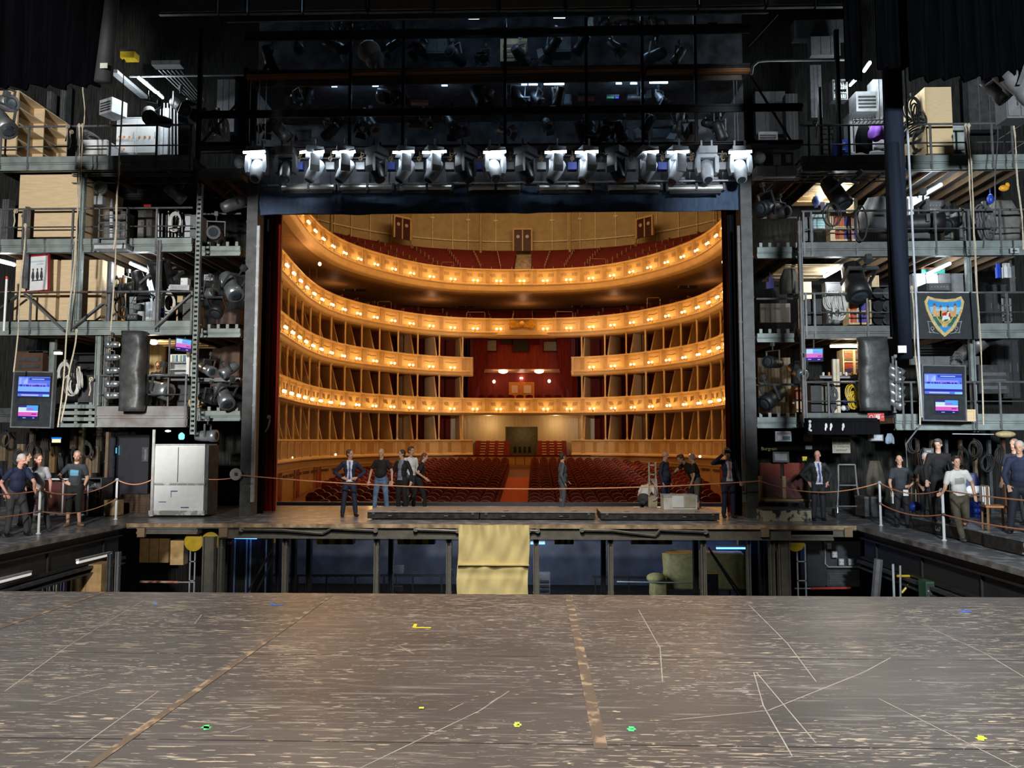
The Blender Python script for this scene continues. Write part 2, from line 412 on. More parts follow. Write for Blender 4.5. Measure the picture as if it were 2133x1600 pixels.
# upper walls set further back
b = sweep(MB(), -SMAX, SMAX, [(2.6, 9.3), (7.5, 9.3), (7.5, 12.2)]); struct('wall_hall_balcony', b, hallw)
gw = mat('gallery_cream_wall', (.52, .41, .20), .6, var=.1, sc=2)
b = sweep(MB(), -SMAX, SMAX, [(9.4, 12.2), (9.4, 22)]); struct('wall_hall_gallery', b, gw)
b = MB(); b.box(-24, 22, 24.4, 64, 21.8, 22); struct('ceiling_hall', b, gw)
b = MB(); b.box(-24, -8.3, 24.4, 24.6, -1.2, 22); b.box(6.3, 22, 24.4, 24.6, -1.2, 22); b.box(-8.3, 6.3, 24.4, 24.6, 11, 22); struct('wall_hall_front', b, creamd)
# raked parterre floor
b = MB(); b.add([(-13, 28.6, -1.25), (12, 28.6, -1.25), (12, 56, .45), (-13, 56, .45), (-13, 28.6, -3), (12, 28.6, -3)], [(0, 1, 2, 3), (4, 5, 1, 0)])
struct('floor_hall', b, mat('parterre_floor', (.16, .05, .02), .7))
b = MB(); b.box(-13, 12, 24.4, 28.6, -3.2, -3); struct('floor_orchestra_pit', b, wallm)
def zfl(Y): return -1.25+(Y-28.6)*1.7/27.4
# ledge wall of the parterre boxes
NB = 15; BAY = 1.62
def balcony(label, name, zt, zb, s_ranges, deep, pitch=BAY, soff=None, ornament=None, skipposts=None, h=.95):
    root = thing(name, label, 'balcony', (X0, 52, zb))
    root_loc = V((X0, 52, zb))
    def bld(mb, nm, m, lab=None):
        mb.v = [(x-root_loc.x, y-root_loc.y, z-root_loc.z) for x, y, z in mb.v]
        return mb.build(nm, m, root, label=lab)
    f = MB(); c = MB(); so = MB(); pi_ = MB(); orn = MB()
    zc = zt-h
    for s0, s1 in s_ranges:
        sweep(f, s0, s1, [(.30, zt-.06), (.30, zt), (-.06, zt), (-.08, zt-.07), (0, zt-.10), (0, zc+.08), (-.05, zc+.02), (-.05, zc)])
        sweep(c, s0, s1, [(-.05, zc), (-.16, zc-.03), (-.16, zc-.08), (-.10, zc-.13), (-.06, zb+.1), (-.02, zb+.05), (.3, zb)])
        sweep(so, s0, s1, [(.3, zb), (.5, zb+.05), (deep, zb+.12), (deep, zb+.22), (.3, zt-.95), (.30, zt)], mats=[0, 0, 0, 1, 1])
        n0 = math.ceil(min(s0, s1)/pitch-.5); n1 = math.floor(max(s0, s1)/pitch-.5)
        for k in range(n0, n1+1):
            s = (k+.5)*pitch
            for dd in (-.13, .13):
                p, n = cp(s+dd*.6); t = V((-n.y, n.x, 0))
                pi_.M = Matrix(((t.x, n.x, 0, p.x), (t.y, n.y, 0, p.y), (0, 0, 1, 0), (0, 0, 0, 1)))
            pi_.box(-.14, .14, -.035, .02, zc+.06, zt-.1); pi_.cur = 0
    # framed panels between the pilasters
        n0 = math.ceil((min(s0, s1)+.5)/pitch); n1 = math.floor((max(s0, s1)-.5)/pitch)
        for k in range(n0, n1+1):
            s = k*pitch; p, n = cp(s); t = V((-n.y, n.x, 0)) if n.y > -9 else V((1, 0, 0))
            M = Matrix(((t.x, n.x, 0, p.x), (t.y, n.y, 0, p.y), (0, 0, 1, 0), (0, 0, 0, 1)))
            pi_.M = M; w_ = .52; za, zb_ = zc+.12, zt-.16
            pi_.box(-w_, w_, -.02, .02, zb_-.03, zb_); pi_.box(-w_, w_, -.02, .02, za, za+.03)
            pi_.box(-w_, -w_+.03, -.02, .02, za+.03, zb_-.03); pi_.box(w_-.03, w_, -.02, .02, za+.03, zb_-.03)
            orn.M = M; zm = (za+zb_)/2+.08
            if ornament == 'leaf':
                for sg in (-1, 1):
                    for q in range(4):
                        x = sg*(.16+.085*q)
                        orn.prism([(x-.02, zm-.16+.02*q), (x+.02, zm-.18+.02*q), (x+sg*.10+.02, zm+.10), (x+sg*.10-.025, zm+.12)][::1], -.03, .01)
            elif ornament == 'garland':
                for q in range(7):
                    x = -.36+.12*q; orn.cbox((x, -.02, zm+.02*math.cos(q*1.2)), .075, .03, .05)
            elif ornament == 'dashes':
                for sg in (-1, 1):
                    for q in range(4):
                        x = sg*(.2+.10*q); orn.add([(x-.03, -.03, zm-.1), (x+.01, -.03, zm-.1), (x+sg*.05+.03, -.03, zm+.13), (x+sg*.05-.01, -.03, zm+.13)], [(0, 1, 2, 3)])
            elif ornament == 'plain':
                pi_.cur = 1; pi_.box(-w_+.04, w_-.04, -.008, .02, za+.04, zb_-.04); pi_.cur = 0
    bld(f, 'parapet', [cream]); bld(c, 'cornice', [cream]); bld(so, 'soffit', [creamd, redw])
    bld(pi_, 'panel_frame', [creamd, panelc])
    if orn.v: bld(orn, 'ornament', mat('relief_shade', (.26, .17, .07), .5))
    return root, root_loc
def boxes(root, rl, ranges, z0, z1, pitch=BAY, depth=2.3, cut=None):
    """slender posts at the ledge and radial partition walls behind them"""
    zz = z0; H = z1-z0
    for s0, s1 in ranges:
        n0 = math.ceil(s0/pitch-.5); n1 = math.floor(s1/pitch-.5)
        for k in range(n0, n1+1):
            s = (k+.5)*pitch
            if abs(s) > SMAX-1: continue
            p, n = cp(s, .1)
            q = p-rl
            b = MB(); b.lathe([(.075, zz), (.09, zz+.03), (.06, zz+.08), (.05, zz+.15), (.055, z1-.2), (.07, z1-.1), (.1, z1-.04), (.1, z1)], (q.x, q.y, -rl.z), n=8)
            b.build('box_post', cream, root)
            a, _ = cp(s, .55); c, _ = cp(s, 2.55); a -= rl; c -= rl; z0_, z1_ = zz, z1
            t = V((-n.y, n.x, 0))*.05
            m_, _ = cp(s, 1.1); m_ -= rl
            b = MB()   # partition slopes up from the ledge to full height
            pts = [(a, z0_), (c, z0_), (c, z1_), (a+(c-a)*.02, z1_)]
            pts = [(a, z0_), (c, z0_), (c, z1_), (a+(c-a)*.22, z1_)]
            vs = [P_+t+V((0, 0, z)) for P_, z in pts]+[P_-t+V((0, 0, z)) for P_, z in pts]
            b.add(vs, [(0, 1, 2, 3), (7, 6, 5, 4), (0, 4, 5, 1), (1, 5, 6, 2), (2, 6, 7, 3), (3, 7, 4, 0)])
            b.build('box_partition', cream, root)
FULL = [(-SMAX+.5, SMAX-.5)]
SIDE = [(-SMAX+.5, -3.35), (3.35, SMAX-.5)]
# parterre boxes (ledge at stage level)
r0, l0 = balcony('honey-coloured ledge of the parterre boxes with framed panels, lowest tier', 'balcony', 2.1, 1.02, SIDE, 2.55, ornament='plain', pitch=BAY)
boxes(r0, l0, SIDE, 2.1, 3.85)
r1, l1 = balcony('cream and gold balcony front with leaf reliefs, lowest lit tier', 'balcony', 4.92, 3.72, FULL, 2.55, ornament='leaf')
boxes(r1, l1, SIDE, 4.92, 6.42)
r2, l2 = balcony('cream balcony front broken at the centre by the royal box, second lit tier', 'balcony', 7.68, 6.38, SIDE, 2.55, ornament='garland')
boxes(r2, l2, SIDE, 7.68, 9.15)
r3, l3 = balcony('cream balcony front with golden crest at its centre, third lit tier', 'balcony', 10.38, 9.05, FULL, 7.4, ornament='garland')
r4, l4 = balcony('topmost cream balcony front with dashed gilt reliefs', 'balcony', 13.79, 12.18, FULL, 7.4, ornament='dashes', h=1.05)
# end caps of the broken tier
for s in (-3.35, 3.35):
    p, n = cp(s, .4); b = MB(); b.cbox((p.x-l2.x, p.y-l2.y, 7.05-l2.z), .1, 1.2, 1.2); b.build('end_panel', cream, r2)
# wall below the parterre boxes, with its frieze
b = MB(); sweep(b, -SMAX+.5, SMAX-.5, [(.05, -2.2), (.05, .62), (-.02, .64), (-.02, .72), (.10, .74), (.10, .98), (-.05, 1.0)], mats=[0, 0, 0, 1, 0, 0]); struct('wall_parterre', b, [panelc, cream])
# wall doors, vertical frieze grille, low lamps
def wdoor(i, s, w_=.95):
    p, n = cp(s, .0); t = V((-n.y, n.x, 0)); M = Matrix(((t.x, n.x, 0, p.x), (t.y, n.y, 0, p.y), (0, 0, 1, 0), (0, 0, 0, 1)))
    z0 = zfl(p.y)-.1; b = MB(); b.M = M
    b.box(-w_/2, w_/2, -.03, .04, z0, .58); b.cur = 1; b.box(-.012, .012, -.045, -.03, z0, .58); b.box(-w_/2-.05, -w_/2, -.04, .04, z0, .62); b.box(w_/2, w_/2+.05, -.04, .04, z0, .62)
    b.cur = 2; b.box(.07, .10, -.07, -.03, -.6, -.35)
    struct('door_%d' % i, b, [redw, creamd, gold])
for i, s in enumerate([-25.2, -21.2, -17.2, 25.2, 21.2, 17.2]): wdoor(i+1, s)
b = MB()
for i in range(120):
    for sg in (-1, 1):
        s = sg*(8+i*.155); p, n = cp(s, -.03); t = V((-n.y, n.x, 0)); rot = Matrix(((t.x, n.x, 0), (t.y, n.y, 0), (0, 0, 1)))
        if i % 10 < 7: b.cbox((p.x, p.y, .42), .10, .03, .14, rot)
b.build('frieze_grille', brown, label='dark row of slots under the moulding of the parterre side walls', cat='frieze')
# central crest on the third tier
b = MB(); yc = 51.93
for sg in (-1, 1):
    b.prism([(X0+sg*.1, 9.75), (X0+sg*.75, 9.7), (X0+sg*.95, 9.95), (X0+sg*.7, 10.25), (X0+sg*.3, 10.1)][::sg], yc-.05, yc+.05)
b.lathe([(.17, 0), (.2, .03), (.1, .09), (.02, .12)], (X0, yc+.04, 9.98), (0, -1, 0))
b.v = [(x-l3.x, y-l3.y, z-l3.z) for x, y, z in b.v]; b.build('crest', mat('crest_gold', (.8, .42, .05), .35, .3), r3, label='golden winged crest')
b = MB(); b.v = []
b.prism([(X0-1.8, 9.2), (X0+1.8, 9.2), (X0+1.6, 9.42), (X0+.9, 9.52), (X0, 9.56), (X0-.9, 9.52), (X0-1.6, 9.42)], yc-.12, yc+.05)
b.v = [(x-l3.x, y-l3.y, z-l3.z) for x, y, z in b.v]; b.build('arch_moulding', cream, r3)
# ---- twin-globe sconces
def mk_sconce():
    b = MB(); b.tube((0, .12, -.10), (0, -.14, -.10), .018, n=5); b.tube((-.15, -.14, -.10), (.15, -.14, -.10), .014, n=5)
    b.cbox((0, .04, -.18), .09, .05, .18); b.cur = 1
    for sx in (-.15, .15): b.smooth = True; b.ell((sx, -.14, -.02), .072, .072, .072, 8, 6); b.smooth = False
    o = b.build('sconce', [gold, globe], origin=(0, 0, 0)); o['category'] = 'lamp'; return o
sconce = proto(mk_sconce)
SL = []
for nm, zt, h, ranges in (('lowest lit', 4.92, .95, FULL), ('second lit', 7.68, .95, SIDE), ('third lit', 10.38, .95, FULL), ('topmost', 13.79, 1.05, FULL)):
    for s0, s1 in ranges:
        n0 = math.ceil((s0+.5)/BAY); n1 = math.floor((s1-.5)/BAY)
        for k in range(n0, n1+1):
            s = k*BAY
            if nm == 'third lit' and abs(k) < 2 and k == 0: continue
            p, n = cp(s, -.15)
            if p.y < 29.5: continue
            rz = math.atan2(n.y, n.x)-PI/2
            sconce((p.x, p.y, zt-h+.2), 'twin-globe sconce on the %s balcony front, %s' % (nm, 'at the centre' if k == 0 else '%s from the centre, %s half' % (ordw(abs(k)), 'curtain-side' if k < 0 else 'far')), (0, 0, rz), group='twin-globe sconces of the %s tier' % nm)
            q, _ = cp(s, -.50)
            l = lamp('sconce_light', 'POINT', (q.x, q.y, zt-h+.32), 11, (1, .50, .15), .05)
# ---- horseshoe rows of the gallery and the balcony
divm = mat('row_divider', (.5, .3, .14), .5)
def mk_div():
    b = MB(); b.box(-.02, .02, -.02, .25, 0, .32); o = b.build('seat_divider', divm, origin=(0, 0, 0)); return o
def row(s0, s1, d, z, label, group, dv=1.15, m=redp):
    pm, _ = cp((s0+s1)/2, d); rl = V((pm.x, pm.y, z-.9))
    b = MB(); sweep(b, s0, s1, [(.3+d, z-.85), (.32+d, z-.04), (.36+d, z), (.42+d, z-.02), (.42+d, z-.85)]); sweep(b, s0, s1, [(d-.15, z-.55), (d-.15, z-.46), (d+.31, z-.48)])
    b.v = [(x-rl.x, y-rl.y, z_-rl.z) for x, y, z_ in b.v]
    root = b.build('seat_row', m, origin=(0, 0, 0)); root.location = rl; tag(root, label, 'seat row', group)
    n = max(1, int(abs(s1-s0)/dv))
    dmesh = bpy.data.meshes.get('seat_divider_mesh')
    if not dmesh:
        t = MB(); t.box(-.015, .015, -.05, .32, -.3, .03); o = t.build('seat_divider', divm, origin=(0, 0, 0)); dmesh = o.data; dmesh.name = 'seat_divider_mesh'; bpy.data.objects.remove(o)
    stg = .5 if int(d*2) % 2 else 0
    for i in range(n+1-(1 if stg else 0)):
        s = s0+(s1-s0)*(i+stg)/n; p, nn = cp(s, d)
        o = newobj('seat_divider', dmesh, root); o.location = (p.x-rl.x, p.y-rl.y, .9); o.rotation_euler = (0, 0, math.atan2(nn.y, nn.x)-PI/2)
secs = [(-24, -17.5, 'far wing near the stage, curtain side'), (-16.5, -9.6, 'flank before the first aisle'), (-8.4, -.75, 'back curve beside the centre steps'),
        (.75, 8.4, 'back curve past the centre steps'), (9.6, 16.5, 'flank after the second aisle'), (17.5, 24, 'far wing on the other side')]
ords = ['front', 'second', 'third', 'fourth', 'fifth', 'sixth', 'seventh', 'eighth', 'ninth']
for i, (a, c, w_) in enumerate(secs):
    for k in range(8):
        if abs(a+c) > 15 and k > 6: continue
        row(a, c, 1.0+.95*k, 14.15+.42*k, '%s row of red plush gallery seats, %s' % (ords[k], w_), 'gallery rows, section %d' % (i+1))
    for k in range(3):
        row(a, c, 1.1+1.05*k, 10.62+.42*k, '%s row of dark red balcony seats, %s' % (ords[k], w_), 'balcony rows, section %d' % (i+1))
# stepped floor under rows
for z0, n_, nm in ((13.15, 9, 'gallery'), (9.7, 7, 'balcony')):
    prof = []
    for k in range(n_): prof += [(.45+.95*k, z0+.42*k*(1 if nm == 'gallery' else .6)), (.45+.95*(k+1), z0+.42*k*(1 if nm == 'gallery' else .6))]
    b = sweep(MB(), -SMAX+.5, SMAX-.5, prof); struct('floor_%s' % nm, b, redd)
# centre steps of the gallery
b = MB()
for k in range(9): b.box(X0-.62, X0+.62, 53+.95*k, 53+.95*(k+1), 13.1+.42*k, 13.42+.42*k); b.box(X0-.62, X0+.62, 53.45+.95*k, 53+.95*(k+1), 13.42+.42*k, 13.62+.42*k)
b.build('gallery_steps', mat('pale_step', (.42, .32, .2), .6, var=.3, sc=4), label='pale steps climbing between the gallery rows to the double door', cat='steps')
# gallery back wall: double doors, pillars, panel battens
def pair_door(px0, px1, py0, py1, Y, lab, rot=0):
    a, c = at(px0, py1, Y), at(px1, py0, Y); w_ = c.x-a.x; h = c.z-a.z
    t = thing('gallery_entrance', lab, 'door', ((a.x+c.x)/2, Y, a.z), (0, 0, rot))
    b = MB(); b.box(-w_/2-.12, -w_/2, -.1, .08, 0, h+.12); b.box(w_/2, w_/2+.12, -.1, .08, 0, h+.12); b.box(-w_/2, w_/2, -.1, .08, h, h+.14); b.build('door_frame', cream, t)
    for sg in (-1, 1):
        b = MB(); b.box(min(sg*.05, sg*w_/2), max(sg*.05, sg*w_/2), -.04, .04, 0, h); d = b.build('door_leaf', mat('oxblood_door', (.06, .006, .006), .5), t)
        b = MB(); b.lathe([(.14, 0), (.14, .02)], (sg*w_*.27, -.05, h*.68), (0, -1, 0), 14); b.build('round_window', mat('door_porthole', (.6, .5, .35), .3), d)
    b = MB(); b.box(-.05, .05, -.06, .06, 0, h); b.build('centre_post', cream, t)
pair_door(1071, 1106, 479, 523, 60.9, 'double gallery door with round windows at the head of the centre steps')
pair_door(819, 856, 455, 498, 57.5, 'double gallery door with round windows above the flank by the curtain', .75)
pair_door(1325, 1361, 455, 494, 57.5, 'double gallery door with round windows above the opposite flank', -.75)
b = MB()
n = 0
for k in range(-34, 35):
    s = k*.72; p, nn = cp(s, 9.3); t = V((-nn.y, nn.x, 0)); rot = Matrix(((t.x, nn.x, 0), (t.y, nn.y, 0), (0, 0, 1)))
    if abs(s) < 1.1: continue
    b.cbox((p.x, p.y, 18.6), .055, .04, 4.2, rot)
    if k % 2 == 0: b.cbox((p.x, p.y-.0, 19.9), .34, .05, .13, rot)
b.cur = 0; sweep(b, -22, 22, [(9.33, 18.1), (9.27, 18.13), (9.27, 18.2), (9.33, 18.23)])
struct('trim_7', b, mat('pale_batten', (.95, .82, .55), .5))
for i, s in enumerate((-8.6, -5.2, -2.2, 2.4, 5.2, 8.6, -12.3, 12.3)):
    p, nn = cp(s, 7.9); z0 = 15.8
    b = MB(); b.lathe([(.16, z0), (.16, z0+.2), (.11, z0+.3), (.11, 21.6)], (p.x, p.y, 0), n=10)
    b.build('gallery_pillar', mat('ochre_pillar', (.5, .36, .12), .5), label='slender ochre pillar standing behind the gallery rows', cat='pillar', group='pillars of the gallery back wall')
# handrail hoops between the rows
def hoop(px0, px1, py, Y, h, lab):
    a, c = at(px0, py, Y), at(px1, py, Y); b = MB()
    b.path([a-V((0, 0, h)), a, a+V((.08, 0, .06)), c+V((-.08, 0, .06)), c, c-V((0, 0, h))], .022, 5)
    b.build('handrail', mat('brass_rail', (.55, .42, .28), .3, .7), label=lab, cat='handrail')
for a in [(645, 660, 560, 44, .6, 'thin bent handrail at the curtain end of the balcony tier'), (787, 815, 630, 50.5, .6, 'handrail hoop among the dark balcony seats'), (972, 1010, 652, 52.6, .5, 'handrail hoop just short of the balcony centre'),
          (1157, 1193, 651, 52.6, .5, 'handrail hoop past the balcony centre'), (1348, 1375, 622, 50.2, .6, 'handrail hoop on the far flank of the balcony tier'), (1228, 1262, 541, 52.2, .5, 'handrail hoop at the front gallery row'), (920, 945, 548, 52.0, .5, 'low handrail hoop beside the gallery aisle')]: hoop(*a)
# dark doors at back of balcony tier
for px0, px1, py0, py1, Y, lab in ((718, 762, 562, 606, 51, 'dark open doorway at the back of the balcony, curtain side'), (955, 985, 606, 640, 58, 'dark doorway behind the balcony rows, before the centre'), (1193, 1230, 604, 640, 58, 'dark doorway behind the balcony rows, past the centre'), (1415, 1452, 562, 600, 50.5, 'dark open doorway at the back of the balcony, far flank')):
    a, c = at(px0, py1, Y), at(px1, py0, Y); b = MB(); b.box(a.x, c.x, Y, Y+.2, a.z, c.z); b.cur = 1
    b.box((a.x+c.x)/2-.04, (a.x+c.x)/2+.04, Y-.05, Y, a.z, c.z); b.box(a.x-.08, a.x, Y-.05, Y+.1, a.z, c.z); b.build('doorway', [black, creamd], label=lab, cat='doorway')
# warm wall lamps deep in the hall
def mk_ball():
    b = MB(); b.smooth = True; b.ell((0, 0, 0), .11, .11, .13, 10, 8); b.smooth = False; b.cur = 1; b.box(-.04, .04, .05, .25, -.05, .05)
    o = b.build('wall_lamp', [bowl_e, gold], origin=(0, 0, 0)); o['category'] = 'lamp'; return o
ball = proto(mk_ball)
ball(at(666, 550, 40), 'small bright wall lamp on the red wall under the topmost balcony, curtain side', s=.8)
ball(at(1507, 546, 39), 'small bright wall lamp half hidden by the curtain edge', s=.8)
lamp('wall_lamp_light', 'POINT', at(664, 552, 39.2), 60, (1, .55, .3), .1)
lamp('wall_lamp_light', 'POINT', at(1500, 548, 38.5), 60, (1, .55, .3), .1)
# ---- royal box in the centre between tiers
yb = 56.2
b = MB(); xa, xb = at(985, 0, 52).x-.0, at(1190, 0, 52).x
b.box(xa-.8, xb+.8, yb, yb+.2, 4.3, 9.1)
b.add([(xa-.25, 52.5, 4.3), (xa-.25, 52.5, 9.1), (xa-.8, yb, 9.1), (xa-.8, yb, 4.3)], [(0, 1, 2, 3)]); b.add([(xb+.25, 52.5, 4.3), (xb+.25, 52.5, 9.1), (xb+.8, yb, 9.1), (xb+.8, yb, 4.3)], [(3, 2, 1, 0)])
struct('wall_royal_box', b, redw)
b = MB(); b.box(xa-.2, xb+.2, 53.2, yb, 7.0, 7.22); b.cur = 1; b.box(xa-.2, xb+.2, 53.15, 53.22, 7.0, 9.1); struct('ceiling_royal_box', b, [mat('pinkish_plaster', (.75, .5, .34), .5), redw])
b = MB(); b.box(xa, xb, 52.4, yb, 4.1, 4.2); struct('floor_royal_box', b, redd)
for px in (1048, 1123):
    p = at(px, 772, 54.2); b = MB(); b.smooth = True; b.ell((p.x, p.y, 6.93), .34, .34, .15, 14, 8); b.build('ceiling_lamp', bowl_e, label='bright bowl lamp under the royal box ceiling', cat='lamp', group='bowl lamps of the royal box')
    lamp('ceiling_lamp_light', 'POINT', (p.x, p.y, 6.5), 20, (1, .5, .2), .15)
for px, py in ((1029, 795), (1144, 794)): ball(at(px, py, 55.8), 'round wall lamp glowing on the red wall of the royal box', s=1.0, group='round wall lamps of the royal box')
b = MB(); y = yb-.05
for x0_, x1_, z0_, z1_ in ((1060, 1113, 796, 819),):
    a, c = at(x0_, z1_, y), at(x1_, z0_, y); b.box(a.x, c.x, y-.05, y, 4.2, c.z); 
    t = b.build('royal_box_entrance', orange, label='honey wood double door with curtained panes in the royal box', cat='door')
    for q in ((1066, 1078), (1090, 1105)):
        a, c = at(q[0], 0, y), at(q[1], 0, y); z1_, z0_ = at(1080, 803, y).z, at(1080, 819, y).z
        g = MB(); g.box(a.x-t.location.x, c.x-t.location.x, -.08, -.02, z0_-t.location.z, z1_-t.location.z); g.build('door_pane', mat('curtained_pane', (.75, .6, .4), .5, kind='fold'), t)
b = MB(); a = at(1086, 788, y); b.cbox((a.x, y-.1, a.z), .2, .06, .1); b.build('exit_light', bulb_w, label='tiny lit sign over the royal box door', cat='sign')
for i in range(9):
    p = at(1005+i*19.5, 822, 53.6); b = MB(); b.smooth = True; b.cbox((p.x, p.y, 4.85), .52, .1, .6); b.ell((p.x, p.y, 5.12), .26, .06, .12, 10, 6)
    b.build('royal_box_chair', redd, label='dark red chair back standing in the royal box', cat='chair', group='chair backs in the royal box')
# projection windows over the royal box
for px0, px1, py0, py1, m, lab in ((1006, 1034, 709, 731, mat('booth_glass_grey', (.35, .38, .34), .2), 'control booth window with pale papers over the royal box'), (1044, 1066, 708, 716, black, 'small dark vent window over the royal box'),
                                   (1069, 1100, 708, 732, black, 'large black middle control booth window'), (1108, 1122, 706, 716, redd, 'small framed recess beside the black booth window'), (1133, 1163, 712, 731, mat('booth_glass_olive', (.22, .19, .10), .2), 'olive lit control booth window over the royal box')):
    y = 53.1; a, c = at(px0, py1, y), at(px1, py0, y); t = thing('booth_window', lab, 'window', ((a.x+c.x)/2, y, a.z)); w_, h = c.x-a.x, c.z-a.z
    b = MB(); b.box(-w_/2, w_/2, -.02, .02, 0, h); b.build('pane', m, t)
    b = MB(); b.box(-w_/2-.08, w_/2+.08, -.06, .0, -.08, 0); b.box(-w_/2-.08, w_/2+.08, -.06, 0, h, h+.08); b.box(-w_/2-.08, -w_/2, -.06, 0, 0, h); b.box(w_/2, w_/2+.08, -.06, 0, 0, h); b.build('window_frame', redd, t)
# curtain swags flanking the royal box
for sg, px in ((1, 985), (-1, 1190)):
    x = at(px, 760, 52.6).x; b = MB()
    b.prism([(x, 9.1), (x, 4.95), (x+sg*.15, 5.3), (x+sg*.75, 6.6), (x+sg*.95, 7.6), (x+sg*1.0, 9.1)][::sg], 52.55, 52.75)
    b.build('royal_box_drape', redd, label='dark red drape framing the royal box, %s' % ('curtain side' if sg > 0 else 'far side'), cat='drape')
# standing room in the centre of the parterre
b = MB(); xa, xb = at(984, 0, 53).x, at(1187, 0, 53).x
o1, o2 = at(1053, 0, 54).x, at(1118, 0, 54).x; zt_ = at(1080, 889, 54).z
b.box(xa-1.6, o1, 54, 54.2, -.5, 3.9); b.box(o2, xb+1.6, 54, 54.2, -.5, 3.9); b.box(o1, o2, 54, 54.2, zt_, 3.9)
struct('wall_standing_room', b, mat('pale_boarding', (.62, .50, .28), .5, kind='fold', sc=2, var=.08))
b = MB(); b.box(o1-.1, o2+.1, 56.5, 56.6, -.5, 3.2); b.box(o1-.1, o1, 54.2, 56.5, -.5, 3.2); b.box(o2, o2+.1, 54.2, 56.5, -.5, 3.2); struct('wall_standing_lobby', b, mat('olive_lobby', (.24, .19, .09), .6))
for i in range(4):
    p = at(1073+i*10, 937, 54.6); b = MB(); b.box(p.x-.11, p.x+.11, 54.5, 54.6, p.z-.22, p.z+.22); b.build('notice_board', black, label='small black upright board in the standing-room doorway', cat='board', group='black boards in the standing-room doorway')
for sx, (p0, p1) in enumerate(((988, 1060), (1119, 1181))):
    a, c = at(p0, 950, 52.5), at(p1, 917, 52.5)
    t = thing('standing_rail_block', 'red stepped block of standing places with pale rails, %s the doorway' % ('before' if sx == 0 else 'past'), 'standing rails', (a.x, 52.4, a.z))
    b = MB(); W = c.x-a.x; H = c.z-a.z
    for k in range(6): b.box(0, W, .28*k, .28*k+.27, 0, H*(k+1)/6-.04)
    b.build('plinth', redw, t)
    for k in range(6):
        for (u0, u1) in ((.16, .31), (.42, .57), (.68, .84)):
            b = MB(); b.box(W*u0, W*u1, .28*k-.05, .28*k, H*(k+.55)/6, H*(k+.9)/6); b.build('rail', cream, t)
b = MB(); a, c = at(850, 965, 51.4), at(1290, 951, 51.4); b.box(at(850, 0, 51.4).x, at(1290, 0, 51.4).x, 51.3, 51.45, a.z-.1, c.z)
for k in range(24): x = at(850+k*18.6, 0, 51.3).x; b.cur = 1; b.box(x-.02, x+.02, 51.27, 51.3, a.z-.1, c.z); b.cur = 0
b.cur = 2; b.box(at(850, 0, 51.4).x, at(1290, 0, 51.4).x, 51.25, 51.5, c.z, c.z+.09)
b.build('barrier', [panelc, brown, redd], label='low honey-panelled barrier behind the last stall row', cat='barrier')
for px, py in ((570+38, 953), (646, 951), (699, 947), (1438, 948), (1458, 951)):
    p = at(px, py, 36 if px < 620 or px > 1450 else 41); b = MB(); b.smooth = True; b.ell(p, .06, .06, .06, 8, 6); b.build('exit_lamp', mat('exit_glow', (1, 1, .6), emit=(.8, 1, .4), es=6, sample=False), label='tiny green-white lamp on the side wall over the stall doors', cat='lamp', group='tiny lamps over the stall doors')
# ---- stalls
def mk_seat():
    b = MB(); b.smooth = True
    # curved padded back with rounded top
    n = 8
    vs = []; 
    for side, (dy) in enumerate((-.05, .05)):
        for i in range(n+1):
            x = -.25+.5*i/n; e = abs(x)/.25; top = .93-.13*e**2.6; yy = .22+.05*e*e*-1
            vs += [(x, yy+dy, .35), (x, yy+dy, top-.04), (x, yy+dy*.4, top)]
    m = (n+1)*3; fs = []
    for i in range(n):
        for j in range(2): a = i*3+j; fs.append((a, a+3, a+4, a+1)); fs.append((m+a+1, m+a+4, m+a+3, m+a))
        a = i*3+2; fs.append((a, a+3, m+a+3, m+a))
    fs += [(0, 1, m+1, m), (1, 2, m+2, m+1), (n*3, m+n*3, m+n*3+1, n*3+1), (n*3+1, m+n*3+1, m+n*3+2, n*3+2)]
    b.add(vs, fs)
    b.smooth = False; b.cur = 0; b.box(-.23, .23, .05, .2, .3, .48)       # tipped-up cushion
    b.box(-.23, .23, -.02, .10, .38, .78)
    b.cur = 1
    for sx in (-.27, .27): b.box(sx-.025, sx+.025, -.12, .22, .50, .55); b.box(sx-.02, sx+.02, -.02, .1, 0, .5)
    for i in range(n):   # pale wooden edge over the back
        x0 = -.25+.5*i/n; x1 = x0+.5/n; t0 = .93-.13*(abs(x0)/.25)**2.6; t1 = .93-.13*(abs(x1)/.25)**2.6
        b.add([(x0, .16, t0-.012), (x1, .16, t1-.012), (x1, .16, t1+.012), (x0, .16, t0+.012), (x0, .26, t0+.012), (x1, .26, t1+.012)], [(0, 1, 2, 3), (3, 2, 5, 4)])
    o = b.build('theatre_chair', [redp, mat('seat_wood', (.26, .09, .035), .45)], origin=(0, 0, 0)); o['category'] = 'seat'; return o
seat = proto(mk_seat)
rowsS = []
nr = 19
for k in range(nr):
    Y = 29.6+k*1.08
    hw = 9.3 if Y > 33 else 8.0+(Y-29.6)*.4
    p_ = min(_half, key=lambda q: abs(q[1]-Y)); hw = min(hw, p_[0]-1.2)
    n = int((hw-.75)/.57)
    for sg in (-1, 1):
        for i in range(n): rowsS.append((k, sg, i, X0-.1+sg*(.95+.57*i+(.28 if k % 2 else 0)*0), Y, n))
cnt = 0
rest = []
for (k, sg, i, x, Y, n) in rowsS:
    px = 1115+1600*x/Y
    if cnt < 300 and k < 11:
        cnt += 1
        side = 'curtain-side half' if sg < 0 else 'far half'
        seat((x, Y+.004*(x-X0)**2, zfl(Y)), 'red seat %s from the aisle in the %s stall row, %s' % (ordw(i+1), (ords+['tenth', 'eleventh'])[k], side), (0, 0, -.010*(x-X0)), group='stall row %d, %s' % (k+1, side))
    else: rest.append((x, Y))
